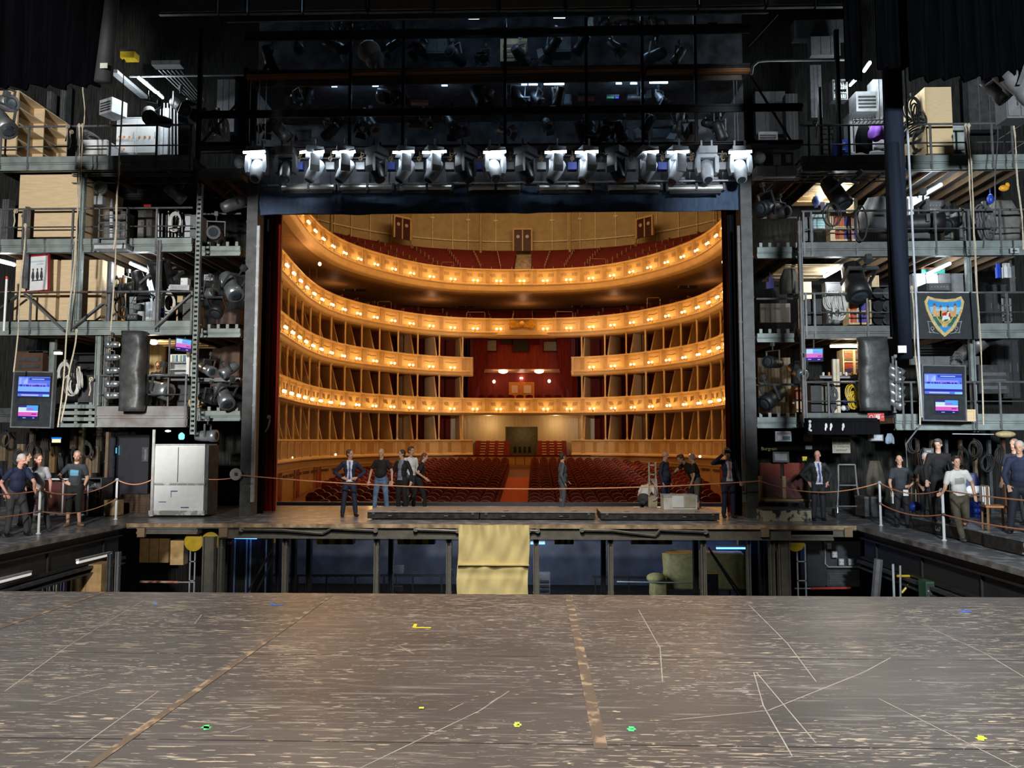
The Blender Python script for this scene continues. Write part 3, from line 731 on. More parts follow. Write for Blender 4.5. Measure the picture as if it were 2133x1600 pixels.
sm_ = bpy.data.objects['theatre_chair'].data
b = MB()
for x, Y in rest:
    b.M = Matrix.Translation((x, Y+.004*(x-X0)**2, zfl(Y)))
    o = len(b.v); b.add([v.co for v in sm_.vertices], [tuple(p.vertices) for p in sm_.polygons]); b.m[-len(sm_.polygons):] = [p.material_index for p in sm_.polygons]
b.M = None
b.build('rear_stall_chairs', [redp, MATS['seat_wood']], label='rear block of red stall seats reaching back to the barrier', cat='seats', kind='stuff')
b = MB(); b.add([(X0-.75, 28.7, zfl(28.7)+.02), (X0+.6, 28.7, zfl(28.7)+.02), (X0+.6, 46, zfl(46)+.02), (X0-.75, 46, zfl(46)+.02)], [(0, 1, 2, 3)]); b.add([(X0-.75, 28.7, zfl(28.7)), (X0+.6, 28.7, zfl(28.7)), (X0+.6, 46, zfl(46)), (X0-.75, 46, zfl(46))], [(3, 2, 1, 0)])
b.build('aisle_carpet', carpet, label='orange-red carpet of the central stall aisle', cat='carpet')
# orchestra rail and stage lip
b = MB(); b.box(-11, 9.2, 27.0, 27.2, -1.25, -.16)
b.box(-11, 9.2, 26.95, 27.25, -.16, -.11)
b.build('orchestra_rail', black, label='black orchestra-pit wall in front of the first stall row', cat='rail')

lamp('standing_room_fill', 'POINT', (-3.2, 52.9, 3.2), 34, (1, .72, .4), .15); lamp('standing_room_fill', 'POINT', (1.4, 52.9, 3.2), 34, (1, .72, .4), .15)  # added fill lights that brighten the standing-room wall
for _x, _y in ((-7.6, 36), (5.8, 36), (-7.4, 43), (5.6, 43)): lamp('stall_wall_fill', 'POINT', (_x, _y, 1.2), 34, (1, .58, .24), .2)  # added fill lights for the stall side walls and their doors
lamp('lobby_fill', 'POINT', (X0, 55.2, 2.6), 12, (1, .75, .4), .1)  # added fill light that lifts the olive lobby
# ================================================================ PROSCENIUM
def XZ(px, py, Y): p = at(px, py, Y); return p.x, p.z
def vcol(name, label, px0, px1, pyb, pyt, Y, d, m, cat='column', style='H', group=None):
    """steel column standing upright, its foot spanning px0..px1 at row pyb"""
    a, c = at(px0, pyb, Y), at(px1, pyb, Y); zt = at((px0+px1)/2, pyt, Y).z; z0 = a.z; w_ = c.x-a.x; x = (a.x+c.x)/2
    b = MB()
    if style == 'H':
        t = min(.03, w_*.25)
        b.box(x-w_/2, x-w_/2+t, Y, Y+d, z0, zt); b.box(x+w_/2-t, x+w_/2, Y, Y+d, z0, zt); b.box(x-w_/2+t, x+w_/2-t, Y+d*.35, Y+d*.6, z0, zt)
        k = z0+.3
        while k < zt-.2: b.box(x-w_/2-.012, x-w_/2, Y+.02, Y+.06, k, k+.03); b.box(x+w_/2, x+w_/2+.012, Y+.02, Y+.06, k, k+.03); k += .55
    elif style == 'box':
        b.box(x-w_/2, x+w_/2, Y, Y+d, z0, zt)
        k = z0+.4
        while k < zt-.2: b.box(x-w_/2-.01, x+w_/2+.01, Y-.01, Y, k, k+.04); k += 1.1
    elif style == 'pipe': b.lathe([(w_/2, 0), (w_/2, zt-z0)], (x, Y, z0), n=10); b.lathe([(w_*.8, 0), (w_*.8, .04)], (x, Y, z0), n=10)
    elif style == 'perf':
        b.box(x-w_/2, x-w_/2+.02, Y, Y+d, z0, zt); b.box(x+w_/2-.02, x+w_/2, Y, Y+d, z0, zt); k = z0
        while k < zt-.12: b.box(x-w_/2+.02, x+w_/2-.02, Y+.01, Y+.03, k, k+.07); k += .13
    return b.build(name, m, label=label, cat=cat, group=group)
vcol('portal_column', 'tall grey steel column at the curtain side of the stage opening', 498, 521, 1076, 372, 20.75, .5, mat('column_grey', (.065, .068, .07), .5, var=.3, sc=4), style='box')
vcol('portal_column', 'tall grey steel column at the far side of the stage opening', 1557, 1581, 1080, 352, 20.7, .5, MATS['column_grey'], style='box')
vcol('guide_rail', 'thin pale guide strip running up the portal column, curtain side', 521, 527, 1046, 470, 20.72, .1, lightg, 'rail', 'box')
vcol('guide_rail', 'thin grey guide strip running up the portal column, far side', 1548, 1554, 1046, 470, 20.72, .1, mid, 'rail', 'box')
def drape(name, label, X_0, X_1, z0, z1, Y, m, amp=.07, folds=7, cat='drape', mid_squeeze=0):
    b = MB(); n = folds*8; rows = 14; vs = []; fs = []
    for side in (0, .03):
        for j in range(rows+1):
            t = j/rows; z = z0+(z1-z0)*t
            for i in range(n+1):
                u = i/n; x = X_0+(X_1-X_0)*u; a = amp*(1-.35*t)
                vs.append((x+.25*a*math.sin(u*folds*4*PI+j*.3), Y+side+a*math.sin(u*folds*2*PI+.5*math.sin(t*5+u*9)), z+(.02*math.sin(u*30) if j == 0 else 0)))
    W_ = n+1; o = W_*(rows+1)
    for j in range(rows):
        for i in range(n): a = j*W_+i; fs += [(a, a+1, a+W_+1, a+W_), (o+a, o+a+W_, o+a+W_+1, o+a+1)]
    b.smooth = True; b.add(vs, fs); return b.build(name, m, label=label, cat=cat)
xl = at(546, 1062, 22.3).x; xr = at(573, 1062, 22.3).x
drape('main_curtain', 'red stage curtain gathered at the tower side, with a grey tassel cord', xl, xr, 0, 9.3, 22.3, redc, folds=3)
xl2 = at(1518, 945, 22.3).x; xr2 = at(1548, 945, 22.3).x
drape('main_curtain', 'red stage curtain gathered beside the man holding up a phone', at(1508, 700, 22.3).x, at(1545, 700, 22.3).x, 0, 9.3, 22.3, redc, folds=4)
drape('black_side_curtain', 'narrow black cloth between column and red curtain, tower side', at(523, 1076, 21.5).x, at(547, 1076, 21.5).x, 0, 9.0, 21.5, velour, folds=3, amp=.05)
drape('black_side_curtain', 'black cloth hanging between red curtain and column, far side', at(1527, 1070, 21.5).x, at(1558, 1070, 21.5).x, 0, 9.0, 21.5, velour, folds=4, amp=.05)
b = MB(); p = at(560, 880, 22.1); b.path([p+V((.0, 0, .18)), p+V((.03, 0, .05)), p+V((-.02, 0, -.15)), p+V((-.12, 0, -.3)), p+V((-.2, 0, -.36))], .025, 5); b.lathe([(.03, 0), (.06, .05), (.03, .12)], p+V((0, 0, .1)), n=8)
b.build('tassel_rope', lightg, label='grey tie cord dangling on the red curtain', cat='cord')
# navy border, portal beam
xa, xb = at(520, 443, 20.9).x, at(1549, 443, 20.9).x; z0, z1 = at(1000, 443, 20.9).z, at(1000, 396, 20.9).z
b = MB(); n = 90; vs = []; fs = []
for j in range(7):
    for i in range(n+1):
        u = i/n; t = j/6
        vs.append((xa+(xb-xa)*u, 20.9+.04*math.sin(u*37+t*6)+.03*math.sin(u*91-t*9), z0+(z1+.06-z0)*t+(.015*math.sin(u*20) if j == 0 else 0)))
for j in range(6):
    for i in range(n): a = j*(n+1)+i; fs.append((a, a+1, a+n+2, a+n+1))
vs2 = [(x, y+.03, z) for x, y, z in vs]; o = len(vs); fs += [tuple(q+o for q in reversed(f)) for f in fs]
b.smooth = True; b.add(vs+vs2, fs); b.build('proscenium_border', velourb, label='long navy cloth border across the top of the stage opening', cat='border cloth')
b = MB(); za, zb = at(1000, 385, 21.1).z, at(1000, 352, 21.1).z
b.box(xa, xb, 21.1, 21.5, za-.3, zb+.3); 
for i in range(26): x = xa+(xb-xa)*i/25; b.box(x-.03, x+.03, 21.04, 21.1, za-.3, zb+.3)
b.box(xa, xb, 20.98, 21.1, za-.02, za+.05); b.build('portal_beam', mat('beam_grey', (.26, .28, .31), .5), label='grey steel beam behind the row of moving lights', cat='beam')
b = MB(); zp = at(1000, 381, 20.6).z; b.tube((xa+.6, 20.6, zp), (xb-.3, 20.6, zp), .03, n=8); b.build('light_pipe', alu, label='long bright pipe just above the strip lights', cat='pipe')
for i, (p0, p1) in enumerate([(583, 701), (705, 823), (829, 946), (972, 1089), (1119, 1238), (1261, 1379), (1386, 1509)]):
    a, c = at(p0, 392, 20.45), at(p1, 392, 20.45); b = MB(); b.tube((a.x, 20.45, a.z), (c.x, 20.45, a.z), .085, n=10); b.cur = 1
    for x in (a.x, (a.x+c.x)/2, c.x-.06): b.box(x, x+.06, 20.35, 20.56, a.z-.1, a.z+.1)
    b.cur = 2; b.box(a.x+.1, c.x-.1, 20.4, 20.5, a.z-.17, a.z-.09)
    b.cur = 1
    for x in (a.x+.15, c.x-.15): b.box(x-.02, x+.02, 20.44, 20.9, a.z+.06, a.z+.12)
    b.build('strip_light', [mat('satin_white_metal', (.5, .5, .48), .3, .6), steel, black], label='pale cylindrical strip light, %s of seven above the navy border' % (ords[i] if i else 'first'), cat='strip light')
# ---- moving heads
def mk_mover(dark_=False):
    t = thing('moving_light', None, 'moving light'); body = mat('silver_grey_plastic', (.46, .50, .54), .4) if not dark_ else mat('charcoal_plastic', (.04, .045, .05), .35)
    b = MB(); b.cbox((0, 0, .06), .42, .40, .16); b.cbox((0, 0, .16), .3, .05, .06); b.tube((-.12, 0, .16), (-.12, 0, .34), .025); b.tube((.12, 0, .16), (.12, 0, .34), .025); b.build('base', black if dark_ else body, t)
    b = MB(); b.cbox((0, 0, -.06), .46, .16, .08)
    for sx in (-1, 1):
        b.prism([(sx*.17, -.06), (sx*.25, -.06), (sx*.27, -.34), (sx*.24, -.48), (sx*.17, -.46)][::sx], -.11, .11)
    b.build('yoke', body, t)
    rot = Matrix.Rotation(R(-28), 3, 'X')
    b = MB(); b.smooth = True; ax = V((0, -.47, -.88)); b.lathe([(.10, -.30), (.15, -.26), (.165, -.1), (.155, .08), (.13, .22), (.12, .27), (.105, .27)], (0, 0, -.42), ax, 14); h = b.build('head', body, t)
    b = MB(); b.lathe([(.10, .265), (.09, .285)], (0, 0, -.42), ax, 14); b.build('lens', lens, h)
    return t
mover = proto(mk_mover)
mvp = [(536, 0, 0), (597, 0, 1), (655, -70, 0), (718, -70, 0), (785, 60, 1), (843, -70, 0), (903, -65, 0), (970, 55, 1), (1030, 20, 0), (1095, 55, 1), (1157, -75, 0), (1223, -70, 0), (1285, 50, 1), (1348, -75, 0), (1410, -75, 0), (1472, 0, 0), (1541, 0, 0)]
n_ = ['first', 'second', 'third', 'fourth', 'fifth', 'sixth', 'seventh', 'eighth', 'ninth', 'tenth', 'eleventh', 'twelfth', 'thirteenth', 'fourteenth', 'fifteenth', 'sixteenth', 'seventeenth']
for i, (px, rz, dk) in enumerate(mvp):
    p = at(px, 322, 20.0)
    mover(p, '%s moving light, %s from the curtain-tower end of the bright row' % ('dark' if dk else 'silver-grey', n_[i]), (0, 0, R(rz)), 1.12, dark_=bool(dk))
# ballast boxes and clamps between them
for i, px in enumerate((622, 688, 751, 814, 873, 937, 1000, 1062, 1128, 1192, 1252, 1315, 1380, 1440, 1506)):
    p = at(px, 345, 20.35); b = MB(); b.box(p.x-.12, p.x+.12, 20.3, 20.5, p.z-.12, p.z+.08); b.cur = 1; b.tube((p.x, 20.4, p.z+.08), (p.x, 20.4, p.z+.42), .02); b.ring((p.x, 20.35, p.z+.2), .05, .014, n=10); b.ring((p.x+.05, 20.33, p.z+.3), .04, .012, n=10)
    b.build('ballast_box', [steelm if i % 3 else col(.03, .05, .25), mat('brass_clamp', (.6, .45, .3), .35, .7)], label='small ballast box with brass-coloured clamp hanging between moving lights', cat='ballast box', group='ballast boxes between the moving lights')
b = MB(); z = at(1000, 352, 20.4).z
b.tube((xa+.3, 20.4, z+.35), (xb-.1, 20.4, z+.35), .03); b.build('light_pipe', steel, label='dark hanging pipe carrying the row of moving lights', cat='pipe')
# ---- fluorescent tubes
def fluo(p, q, m, label, r=.022, fix=True, group=None):
    p, q = V(p), V(q); t = thing('fluorescent_lamp', label, 'fluorescent lamp', (p+q)/2, group=group); c = (p+q)/2
    b = MB(); b.tube(p-c, q-c, r, n=8); b.build('tube', m, t)
    if fix:
        b = MB(); up = V((0, 0, .05)); b.bar(p-c+up, q-c+up, .07, .04); b.build('fixture', lightg, t)
    return t
for i, (x0, x1) in enumerate([(507, 552), (625, 640), (655, 675), (693, 722), (728, 740), (818, 862), (880, 930), (1007, 1054), (1135, 1180), (1198, 1246), (1343, 1372), (1390, 1436), (1518, 1566)]):
    a, c = at(x0, 318, 19.75), at(x1, 316, 19.75); lamp('tube_light', 'POINT', (a+c)/2+V((0, .1, -.12)), 9, (.85, .93, 1), .12); fluo(a, c, tube_e, 'bright work tube under the lighting bridge, %s along the row' % n_[i], .03)
# ================================================================ LIGHTING BRIDGE ABOVE
def slab(name, label, px0, px1, py0, py1, Y, d, m, cat, ribs=0):
    a, c = at(px0, py1, Y), at(px1, py0, Y); b = MB(); b.box(a.x, c.x, Y, Y+d, a.z, c.z)
    b.box(a.x, c.x, Y-.04, Y, c.z-.05, c.z); b.box(a.x, c.x, Y-.04, Y, a.z, a.z+.05)
    for i in range(ribs): x = a.x+(c.x-a.x)*(i+.5)/ribs; b.box(x-.02, x+.02, Y-.03, Y, a.z+.05, c.z-.05)
    return b.build(name, m, label=label, cat=cat)
slab('bridge_beam', 'black bottom beam of the lighting bridge, right above the work tubes', 480, 1600, 296, 311, 20.1, .4, black, 'beam', 12)
bw = mat('bridge_wood', (.42, .19, .07), .6, kind='woodx')
slab('bridge_plank', 'brown wooden fascia of the upper bridge, lower end section', 513, 727, 153, 163, 20.2, .12, bw, 'plank', 3)
slab('bridge_plank', 'brown wooden fascia of the upper bridge, long raised middle section', 729, 1345, 139, 154, 20.15, .12, bw, 'plank', 5)
slab('bridge_plank', 'brown wooden fascia of the upper bridge, far end section', 1347, 1562, 143, 153, 20.2, .12, bw, 'plank', 3)
slab('bridge_deck', 'dark deck of the upper bridge behind the brown fascia', 513, 1562, 146, 152, 20.4, 3.6, steel, 'deck')
slab('bridge_beam', 'black rail beam across the upper bridge', 513, 1562, 66, 71, 20.1, .1, black, 'beam')
slab('bridge_beam', 'black middle rail beam of the lower bridge', 410, 1670, 228, 236, 20.05, .1, black, 'beam')
slab('bridge_beam', 'dark top beam right below the grey panels', 470, 1600, 24, 34, 18.6, .12, steel, 'beam', 10)
slab('bridge_beam', 'thin pale edge strip over the lower bridge', 527, 1545, 164, 167, 20.4, .1, mat('dull_strip', (.14, .12, .1), .5), 'beam')
for i, px in enumerate((727, 838, 1052, 1222, 1340, 1452)): vcol('bridge_post', 'black upright of the lighting bridge', px-3, px+3, 300, 30, 20.06, .08, black, 'post', 'H', 'uprights of the lighting bridge')
for px in (519, 538, 552, 1531, 1537): vcol('hoist_cable', 'thin pale hoist cable in the bridge end bay', px-1, px+1, 298, 168, 20.3, .03, alu, 'cable', 'pipe', 'hoist cables of the bridge')
# grey panels of the fly curtain at the top edge
for i, (p0, p1) in enumerate([(455, 515), (517, 630), (632, 766), (768, 903), (905, 1039), (1041, 1179), (1181, 1318), (1320, 1456), (1458, 1596), (1598, 1700), (1702, 1790), (330, 453)]):
    y1 = 28-(p0-500)*.0118; a, c = at(p0, y1, 18.2), at(p1, y1-1, 18.2)
    b = MB(); b.box(a.x, c.x-.03, 18.2, 18.3, a.z, a.z+2.4); b.cur = 1; b.box(a.x+.03, c.x-.06, 18.17, 18.2, a.z+.04, a.z+2.3)
    b.build('hanging_flat', [steel, mat('panel_taupe', (.26, .24, .20), .7, var=.1) if 2 < i < 9 else mat('panel_slate', (.20, .23, .25), .7, var=.1)], label='flat dull panel hanging along the top edge over the bridge', cat='panel', group='panels along the top edge')
# bluish dim tubes on the bridge
k = 0
for (x0, x1, y) in [(915, 930, 37), (975, 998, 38), (1054, 1070, 36), (1077, 1087, 36), (1153, 1177, 36), (691, 702, 180), (776, 788, 179), (920, 932, 178), (1086, 1098, 176), (1101, 1120, 176), (1133, 1175, 175), (1283, 1295, 174), (1313, 1327, 174), (1353, 1391, 172)]:
    yy = 20.0 if y < 100 else 20.6
    a, c = at(x0, y, yy), at(x1, y, yy); lamp('bridge_tube_light', 'POINT', (a+c)/2+V((0, .3, -.1)), 5 if y < 100 else 4, (.45, .7, 1), .1); fluo(a, c, tube_b if k not in (1, 4, 10, 13) else mat('pale_blue_glow', (1, 1, 1), emit=(.6, .82, 1), es=12), 'dim bluish tube lamp on the %s bridge, %s along' % (('upper' if y < 100 else 'lower'), n_[k if y < 100 else k-5]), .025); k += 1
b = MB(); b.box(at(540, 60, 23.6).x, at(1545, 60, 23.6).x, 23.6, 23.7, at(1000, 300, 23.6).z, at(1000, 20, 23.6).z); b.build('bridge_backing', mat('bridge_back', (.10, .115, .135), .6, var=.5, sc=2), label='dark slate back wall of the lighting bridge', cat='panel')
# conventional spotlights
def mk_spot(tilt=0, bm='dark', door=True, lit=False):
    t = thing('spotlight', None, 'spotlight')
    body = {'dark': black, 'grey': steelm, 'silver': mat('bright_housing', (.38, .41, .43), .3, .7)}[bm]
    ax = V((0, -math.cos(R(tilt)), -math.sin(R(tilt))))
    b = MB(); b.smooth = True; b.lathe([(.05, -.26), (.10, -.24), (.115, -.1), (.115, .05), (.13, .07), (.13, .2), (.12, .2)], (0, 0, 0), ax, 12); h = b.build('housing', body, t)
    b = MB(); b.lathe([(.10, .19), (.06, .215)], (0, 0, 0), ax, 12); b.build('lens', lens, h)
    b = MB(); b.cbox((0, 0, .24), .32, .04, .02)
    for sx in (-.15, .15): b.cbox((sx, 0, .11), .015, .04, .26)
    b.tube((0, 0, .24), (0, 0, .38), .015); b.cbox((0, 0, .38), .06, .07, .08); b.build('yoke', steel, t)
    if door:
        b = MB(); up = ax.cross(V((1, 0, 0))).normalized(); c = ax*.2
        for d_, s_ in ((up, 1), (-up, 1)): b.quad(c+d_*.13-V((.1, 0, 0)), c+d_*.13+V((.1, 0, 0)), c+d_*.22+ax*.12+V((.13, 0, 0)), c+d_*.22+ax*.12-V((.13, 0, 0)))
        for sx in (-1, 1): x = V((sx, 0, 0)); b.quad(c+x*.13-up*.1, c+x*.13+up*.1, c+x*.2+ax*.12+up*.13, c+x*.2+ax*.12-up*.13)
        b.v += [tuple(V(v)+ax*.006) for v in b.v]; q = len(b.v)//2; b.f += [tuple(i+q for i in reversed(f)) for f in b.f]; b.m += b.m[:]; b.sm += b.sm[:]
        b.build('barn_door', body, t)
    return t
spot = proto(mk_spot)
random.seed(11)
for i in range(46):
    up = i < 14
    px = 560+(i if up else i-14)*(66 if up else 30.5)+random.uniform(-12, 12); py = random.choice((95, 118)) if up else random.choice((205, 258, 275))
    if px > 1560: continue
    spot(at(px, py, 20.5+random.uniform(0, .8)), '%s spotlight rigged in the dim %s bridge, %s along' % (random.choice(['slanting', 'drooping', 'sideways']), 'upper' if up else 'lower', (n_[i] if i < 17 else 'number %d' % i)) if False else 'dark spotlight rigged in the dim %s bridge' % ('upper' if up else 'lower'),
         (R(random.uniform(-20, 25)), R(random.uniform(-15, 15)), R(random.uniform(-150, 150))), random.uniform(.9, 1.5), 'dark spotlights of the %s bridge' % ('upper' if up else 'lower'), tilt=random.choice((0, 35, 55)), bm=random.choice(('dark', 'dark', 'grey')), door=random.random() < .6)
# ---- generic boxy props, with their fronts worked out
def prop(name, label, cat, px0, py0, px1, py1, Y, d, m, style='plain', m2=None, rot=0, n=2, group=None, parent_parts=True):
    a, c = at(px0, py1, Y), at(px1, py0, Y); W, H = c.x-a.x, c.z-a.z
    t = thing(name, label, cat, ((a.x+c.x)/2, Y, a.z), (0, 0, R(rot)), group); m2 = m2 or steel; w = W/2
    if style == 'doors':
        b = MB(); b.box(-w, w, 0, d, 0, H); b.box(-w-.015, w+.015, -.02, d, H, H+.03); b.build('body', m, t)
        for k in range(n):
            x0, x1 = -w+W*k/n+.015, -w+W*(k+1)/n-.015
            b = MB(); b.box(x0, x1, -.025, 0, .04, H-.03); q = b.build('door', m, t); b = MB(); b.box(x1-.06, x1-.04, -.05, -.025, H*.45, H*.6); b.build('handle', m2, q)
    elif style == 'drawers':
        b = MB(); b.box(-w, w, 0, d, 0, H); b.build('body', m, t)
        for k in range(n):
            z0, z1 = .02+(H-.04)*k/n, .02+(H-.04)*(k+1)/n-.02
            b = MB(); b.box(-w+.02, w-.02, -.025, 0, z0, z1); q = b.build('drawer', m, t); b = MB(); b.box(-w*.3, w*.3, -.045, -.025, (z0+z1)/2-.01, (z0+z1)/2+.01); b.build('handle', m2, q)
    elif style == 'shelf':
        b = MB(); b.box(-w, -w+.03, 0, d, 0, H); b.box(w-.03, w, 0, d, 0, H); b.box(-w, w, d-.02, d, 0, H); b.build('case', m, t)
        for k in range(n+1): b = MB(); z = (H-.025)*k/n; b.box(-w+.03, w-.03, .0, d-.02, z, z+.025); b.build('shelf', m, t)
    elif style == 'louver':
        b = MB(); b.box(-w, w, 0, d, 0, H); b.build('body', m, t); b = MB()
        for k in range(n): z = H*(.15+.7*k/n); b.box(-w*.8, w*.8, -.02, 0, z, z+.35*H/n)
        b.build('grille', m2, t)
    elif style == 'batten':
        b = MB(); b.box(-w, w, 0, d, 0, H); b.build('panel', m, t)
        b = MB(); b.box(-w, w, -.02, 0, 0, .05); b.box(-w, w, -.02, 0, H-.05, H); b.box(-w, -w+.05, -.02, 0, .05, H-.05); b.box(w-.05, w, -.02, 0, .05, H-.05); b.build('batten', m2, t)
    elif style == 'flap':      # plywood box with a seam and dark side return
        b = MB(); b.box(-w, w, 0, d, 0, H); b.build('body', m, t)
        for k in range(1, n): b = MB(); x = -w+W*k/n; b.box(x-.008, x+.008, -.006, 0, 0, H); b.build('seam_strip', m2, t)
    elif style == 'frame':
        b = MB(); r_ = .03; b.box(-w, -w+r_, 0, d, 0, H); b.box(w-r_, w, 0, d, 0, H); b.box(-w, w, 0, d, H-r_, H); b.box(-w, w, 0, d, 0, r_); b.build('frame', m, t)
        for k in range(1, n): b = MB(); z = H*k/n; b.box(-w, w, 0, r_, z-.012, z+.012); b.build('rung', m, t)
    elif style == 'equip':     # dark appliance with plate, vents and knobs
        b = MB(); b.box(-w, w, 0, d, 0, H); b.build('body', m, t)
        b = MB(); b.box(-w*.8, w*.8, -.012, 0, H*.12, H*.88); q = b.build('face_plate', m2, t)
        for k in range(n): b = MB(); b.lathe([(.016, 0), (.012, .02)], (-w*.6+1.2*w*k/max(1, n-1), -.012, H*.5), (0, -1, 0), 8); b.build('knob', lightg, q)
    else:
        b = MB(); b.box(-w, w, 0, d, 0, H); b.build('body', m, t); b = MB(); b.box(-w-.01, w+.01, -.012, d+.01, H-.04, H+.012); b.build('lid', m2, t)
    return t
# dim furniture of the bridge
gb = mat('dim_blue_grey', (.16, .19, .23), .6)
prop('bridge_cabinet', 'grey cabinet with a taped note on the upper bridge', 'cabinet', 888, 75, 931, 111, 21.6, .5, mid, 'doors')
prop('bridge_cabinet', 'dull grey cabinet on the upper bridge, past the slatted crate', 'cabinet', 1145, 70, 1190, 108, 21.6, .5, mid, 'doors')
prop('slatted_crate', 'pale wooden slatted crate on the upper bridge', 'crate', 1042, 80, 1098, 128, 21.0, .4, mat('dull_pine', (.32, .23, .12), .6), 'louver', brown, n=3)
prop('bridge_board', 'grey-blue board leaning in the lower bridge', 'panel', 1263, 264, 1312, 292, 21.4, .06, gb, 'batten', steel)
prop('bridge_board', 'light grey-blue board with dark crossbars, lower bridge', 'panel', 1320, 262, 1346, 292, 21.4, .06, gb, 'batten', steel)
prop('bridge_board', 'slate board farthest along the lower bridge', 'panel', 1356, 262, 1404, 290, 21.4, .06, gb, 'batten', steel)
prop('bridge_board', 'small pale board standing low in the bridge, curtain side', 'panel', 614, 270, 648, 296, 21.4, .06, mid, 'batten', steel)
prop('bridge_board', 'broad light board catching the bluish tube', 'panel', 1150, 192, 1191, 219, 21.7, .06, gb, 'batten', steel)
prop('bridge_crate', 'wire-fronted pale crate on the lower bridge', 'crate', 1075, 200, 1104, 224, 20.9, .3, gb, 'louver', steel, n=6)
prop('bridge_crate', 'small box outlined in pale tape, lower bridge', 'crate', 1007, 203, 1030, 224, 20.9, .3, gb, 'batten', steel)
prop('wide_flood', 'long brass-coloured flood lamp lying on the lower bridge', 'flood lamp', 856, 204, 891, 214, 20.8, .2, mat('dull_brass', (.4, .33, .25), .4, .4), 'plain', steel, 6)
prop('wide_flood', 'second long brass-coloured flood lamp, farther along', 'flood lamp', 1205, 196, 1239, 204, 20.8, .2, MATS['dull_brass'], 'plain', steel)
prop('bridge_sign', 'dim red framed sign at the end of the upper bridge', 'sign', 1474, 47, 1494, 64, 20.6, .03, black, 'batten', mat('dull_red', (.2, .02, .02), .5))
prop('green_case', 'small green case beside a blue one on the lower bridge', 'case', 1264, 198, 1279, 205, 21.2, .2, mat('dim_green', (.05, .35, .2), .5), 'plain', steel)
prop('blue_case', 'small blue case beside a green one on the lower bridge', 'case', 1281, 198, 1289, 205, 21.2, .2, blue, 'plain', steel)
b = MB(); p = at(768, 132, 20.7); b.smooth = True
b.ell(p+V((0, 0, .35)), .33, .2, .32, 12, 8); b.ell(p+V((.18, 0, .1)), .28, .18, .28, 12, 8); b.ell(p+V((.3, -.02, -.05)), .16, .14, .22, 10, 7)
b.build('draped_cloth', mat('dull_canvas', (.30, .25, .22), .8, bump=.4), label='bundle of dull beige cloth slung over the upper bridge rail', cat='cloth')
def mk_bulkcoil(r=.18, m='black', k=4):
    b = MB()
    for i in range(k): b.ring((.02*i-.03, -.02*i, -.02*(i % 2)), r*(1-.08*i), .016, (0.1*i-.1, -1, .1), 16, 5, sx=.75, sz=1.25)
    b.cbox((0, 0, r*1.2), .05, .06, .1); mm = {'black': rubber, 'grey': mid, 'white': mat('white_cable', (.6, .6, .57), .6), 'yellow': yel, 'blue': blue}[m]
    o = b.build('cable_coil', mm, origin=(0, 0, 0)); o['category'] = 'cable coil'; return o
coil = proto(mk_bulkcoil)
for i in range(8): coil(at(700+i*16, 48+(i % 3)*6, 20.4), 'cable loop catching blue light on the upper bridge', (0, R(i*20), 0), 1.2, 'cable loops on the upper bridge', m='grey')
for i in range(9): coil(at(1240+i*17, 48+(i % 3)*6, 20.4), 'pale hanging cable loop on the far half of the upper bridge', (0, R(i*25), 0), 1.2, 'cable loops, far half of the upper bridge', m='white' if i % 3 == 0 else 'grey')
lamp('bridge_glow', 'AREA', at(770, 60, 21.6)+V((0, 0, .3)), 14, (.45, .7, 1), 1.2, at(770, 90, 20.8), .3)
lamp('bridge_glow', 'AREA', at(1310, 60, 21.6)+V((0, 0, .3)), 14, (.45, .7, 1), 1.6, at(1310, 90, 20.8), .3)
# ================================================================ SIDE GALLERIES
def gallery(label, px0, px1, yt, yb, Y, rails=(), posts=(), m=None, depth=None, style='beam', stubs=0, deck=True):
    m = m or fascia; a, c = at(px0, yb, Y), at(px1, yt, Y); X_0, X_1, z0, z1 = a.x, c.x, a.z, c.z
    t = thing('gallery_walkway', label, 'gallery', ((X_0+X_1)/2, Y, z0)); W = (X_1-X_0)/2; H = z1-z0
    b = MB()
    if style == 'beam':
        b.box(-W, W, .04, .10, 0, H); b.box(-W, W, 0, .16, 0, .035); b.box(-W, W, 0, .16, H*.42, H*.47); b.box(-W, W, .02, .12, H-.02, H); b.box(-W, W, .0, .04, H*.55, H*.98)
    elif style == 'slats':
        for k in range(4): z = H*k/4; b.box(-W, W, 0, .08, z, z+H*.15)
        for x in (-W+.2, 0, W-.2): b.box(x-.04, x+.04, .08, .12, 0, H)
    b.build('fascia_beam', m, t)
    if deck:
        d = (depth or 24.15-Y)
        b = MB(); b.box(-W, W, .16, d, H-.08, H-.03); b.build('deck_plate', steel, t)
        b = MB(); n = max(2, int(2*W/.45))
        for i in range(n+1): x = -W+.03+(2*W-.06)*i/n; b.box(x-.02, x+.02, .2, d, H-.24, H-.085)
        b.build('joist', mat('joist_brown', (.14, .09, .05), .6), t)
    for k, ry in enumerate(rails):
        z = at((px0+px1)/2, ry, Y).z-z0; b = MB(); b.tube((-W, .02, z), (W, .02, z), .03 if k == 0 else .02, n=8); b.build('top_rail' if k == 0 else 'mid_rail', steelm if k == 0 else steel, t)
    if rails:
        zt = at((px0+px1)/2, rails[0], Y).z-z0
        for px in posts:
            x = at(px, yt, Y).x-(X_0+X_1)/2; b = MB(); b.box(x-.025, x+.025, -.01, .03, 0, zt); b.build('post', steelm, t)
    for i in range(stubs):
        x = -W+.1+(2*W-.2)*i/max(1, stubs-1); b = MB(); b.box(x-.04, x+.04, 0, .05, H, H+.12); b.build('stub', m, t)
    return t
YL, YM, YR = 20.6, 20.6, 21.25
gallery('topmost grey-green gallery of the tower beside the curtain', -30, 399, 322, 356, YL, (262, 304), (0, 58, 159, 228, 325, 396))
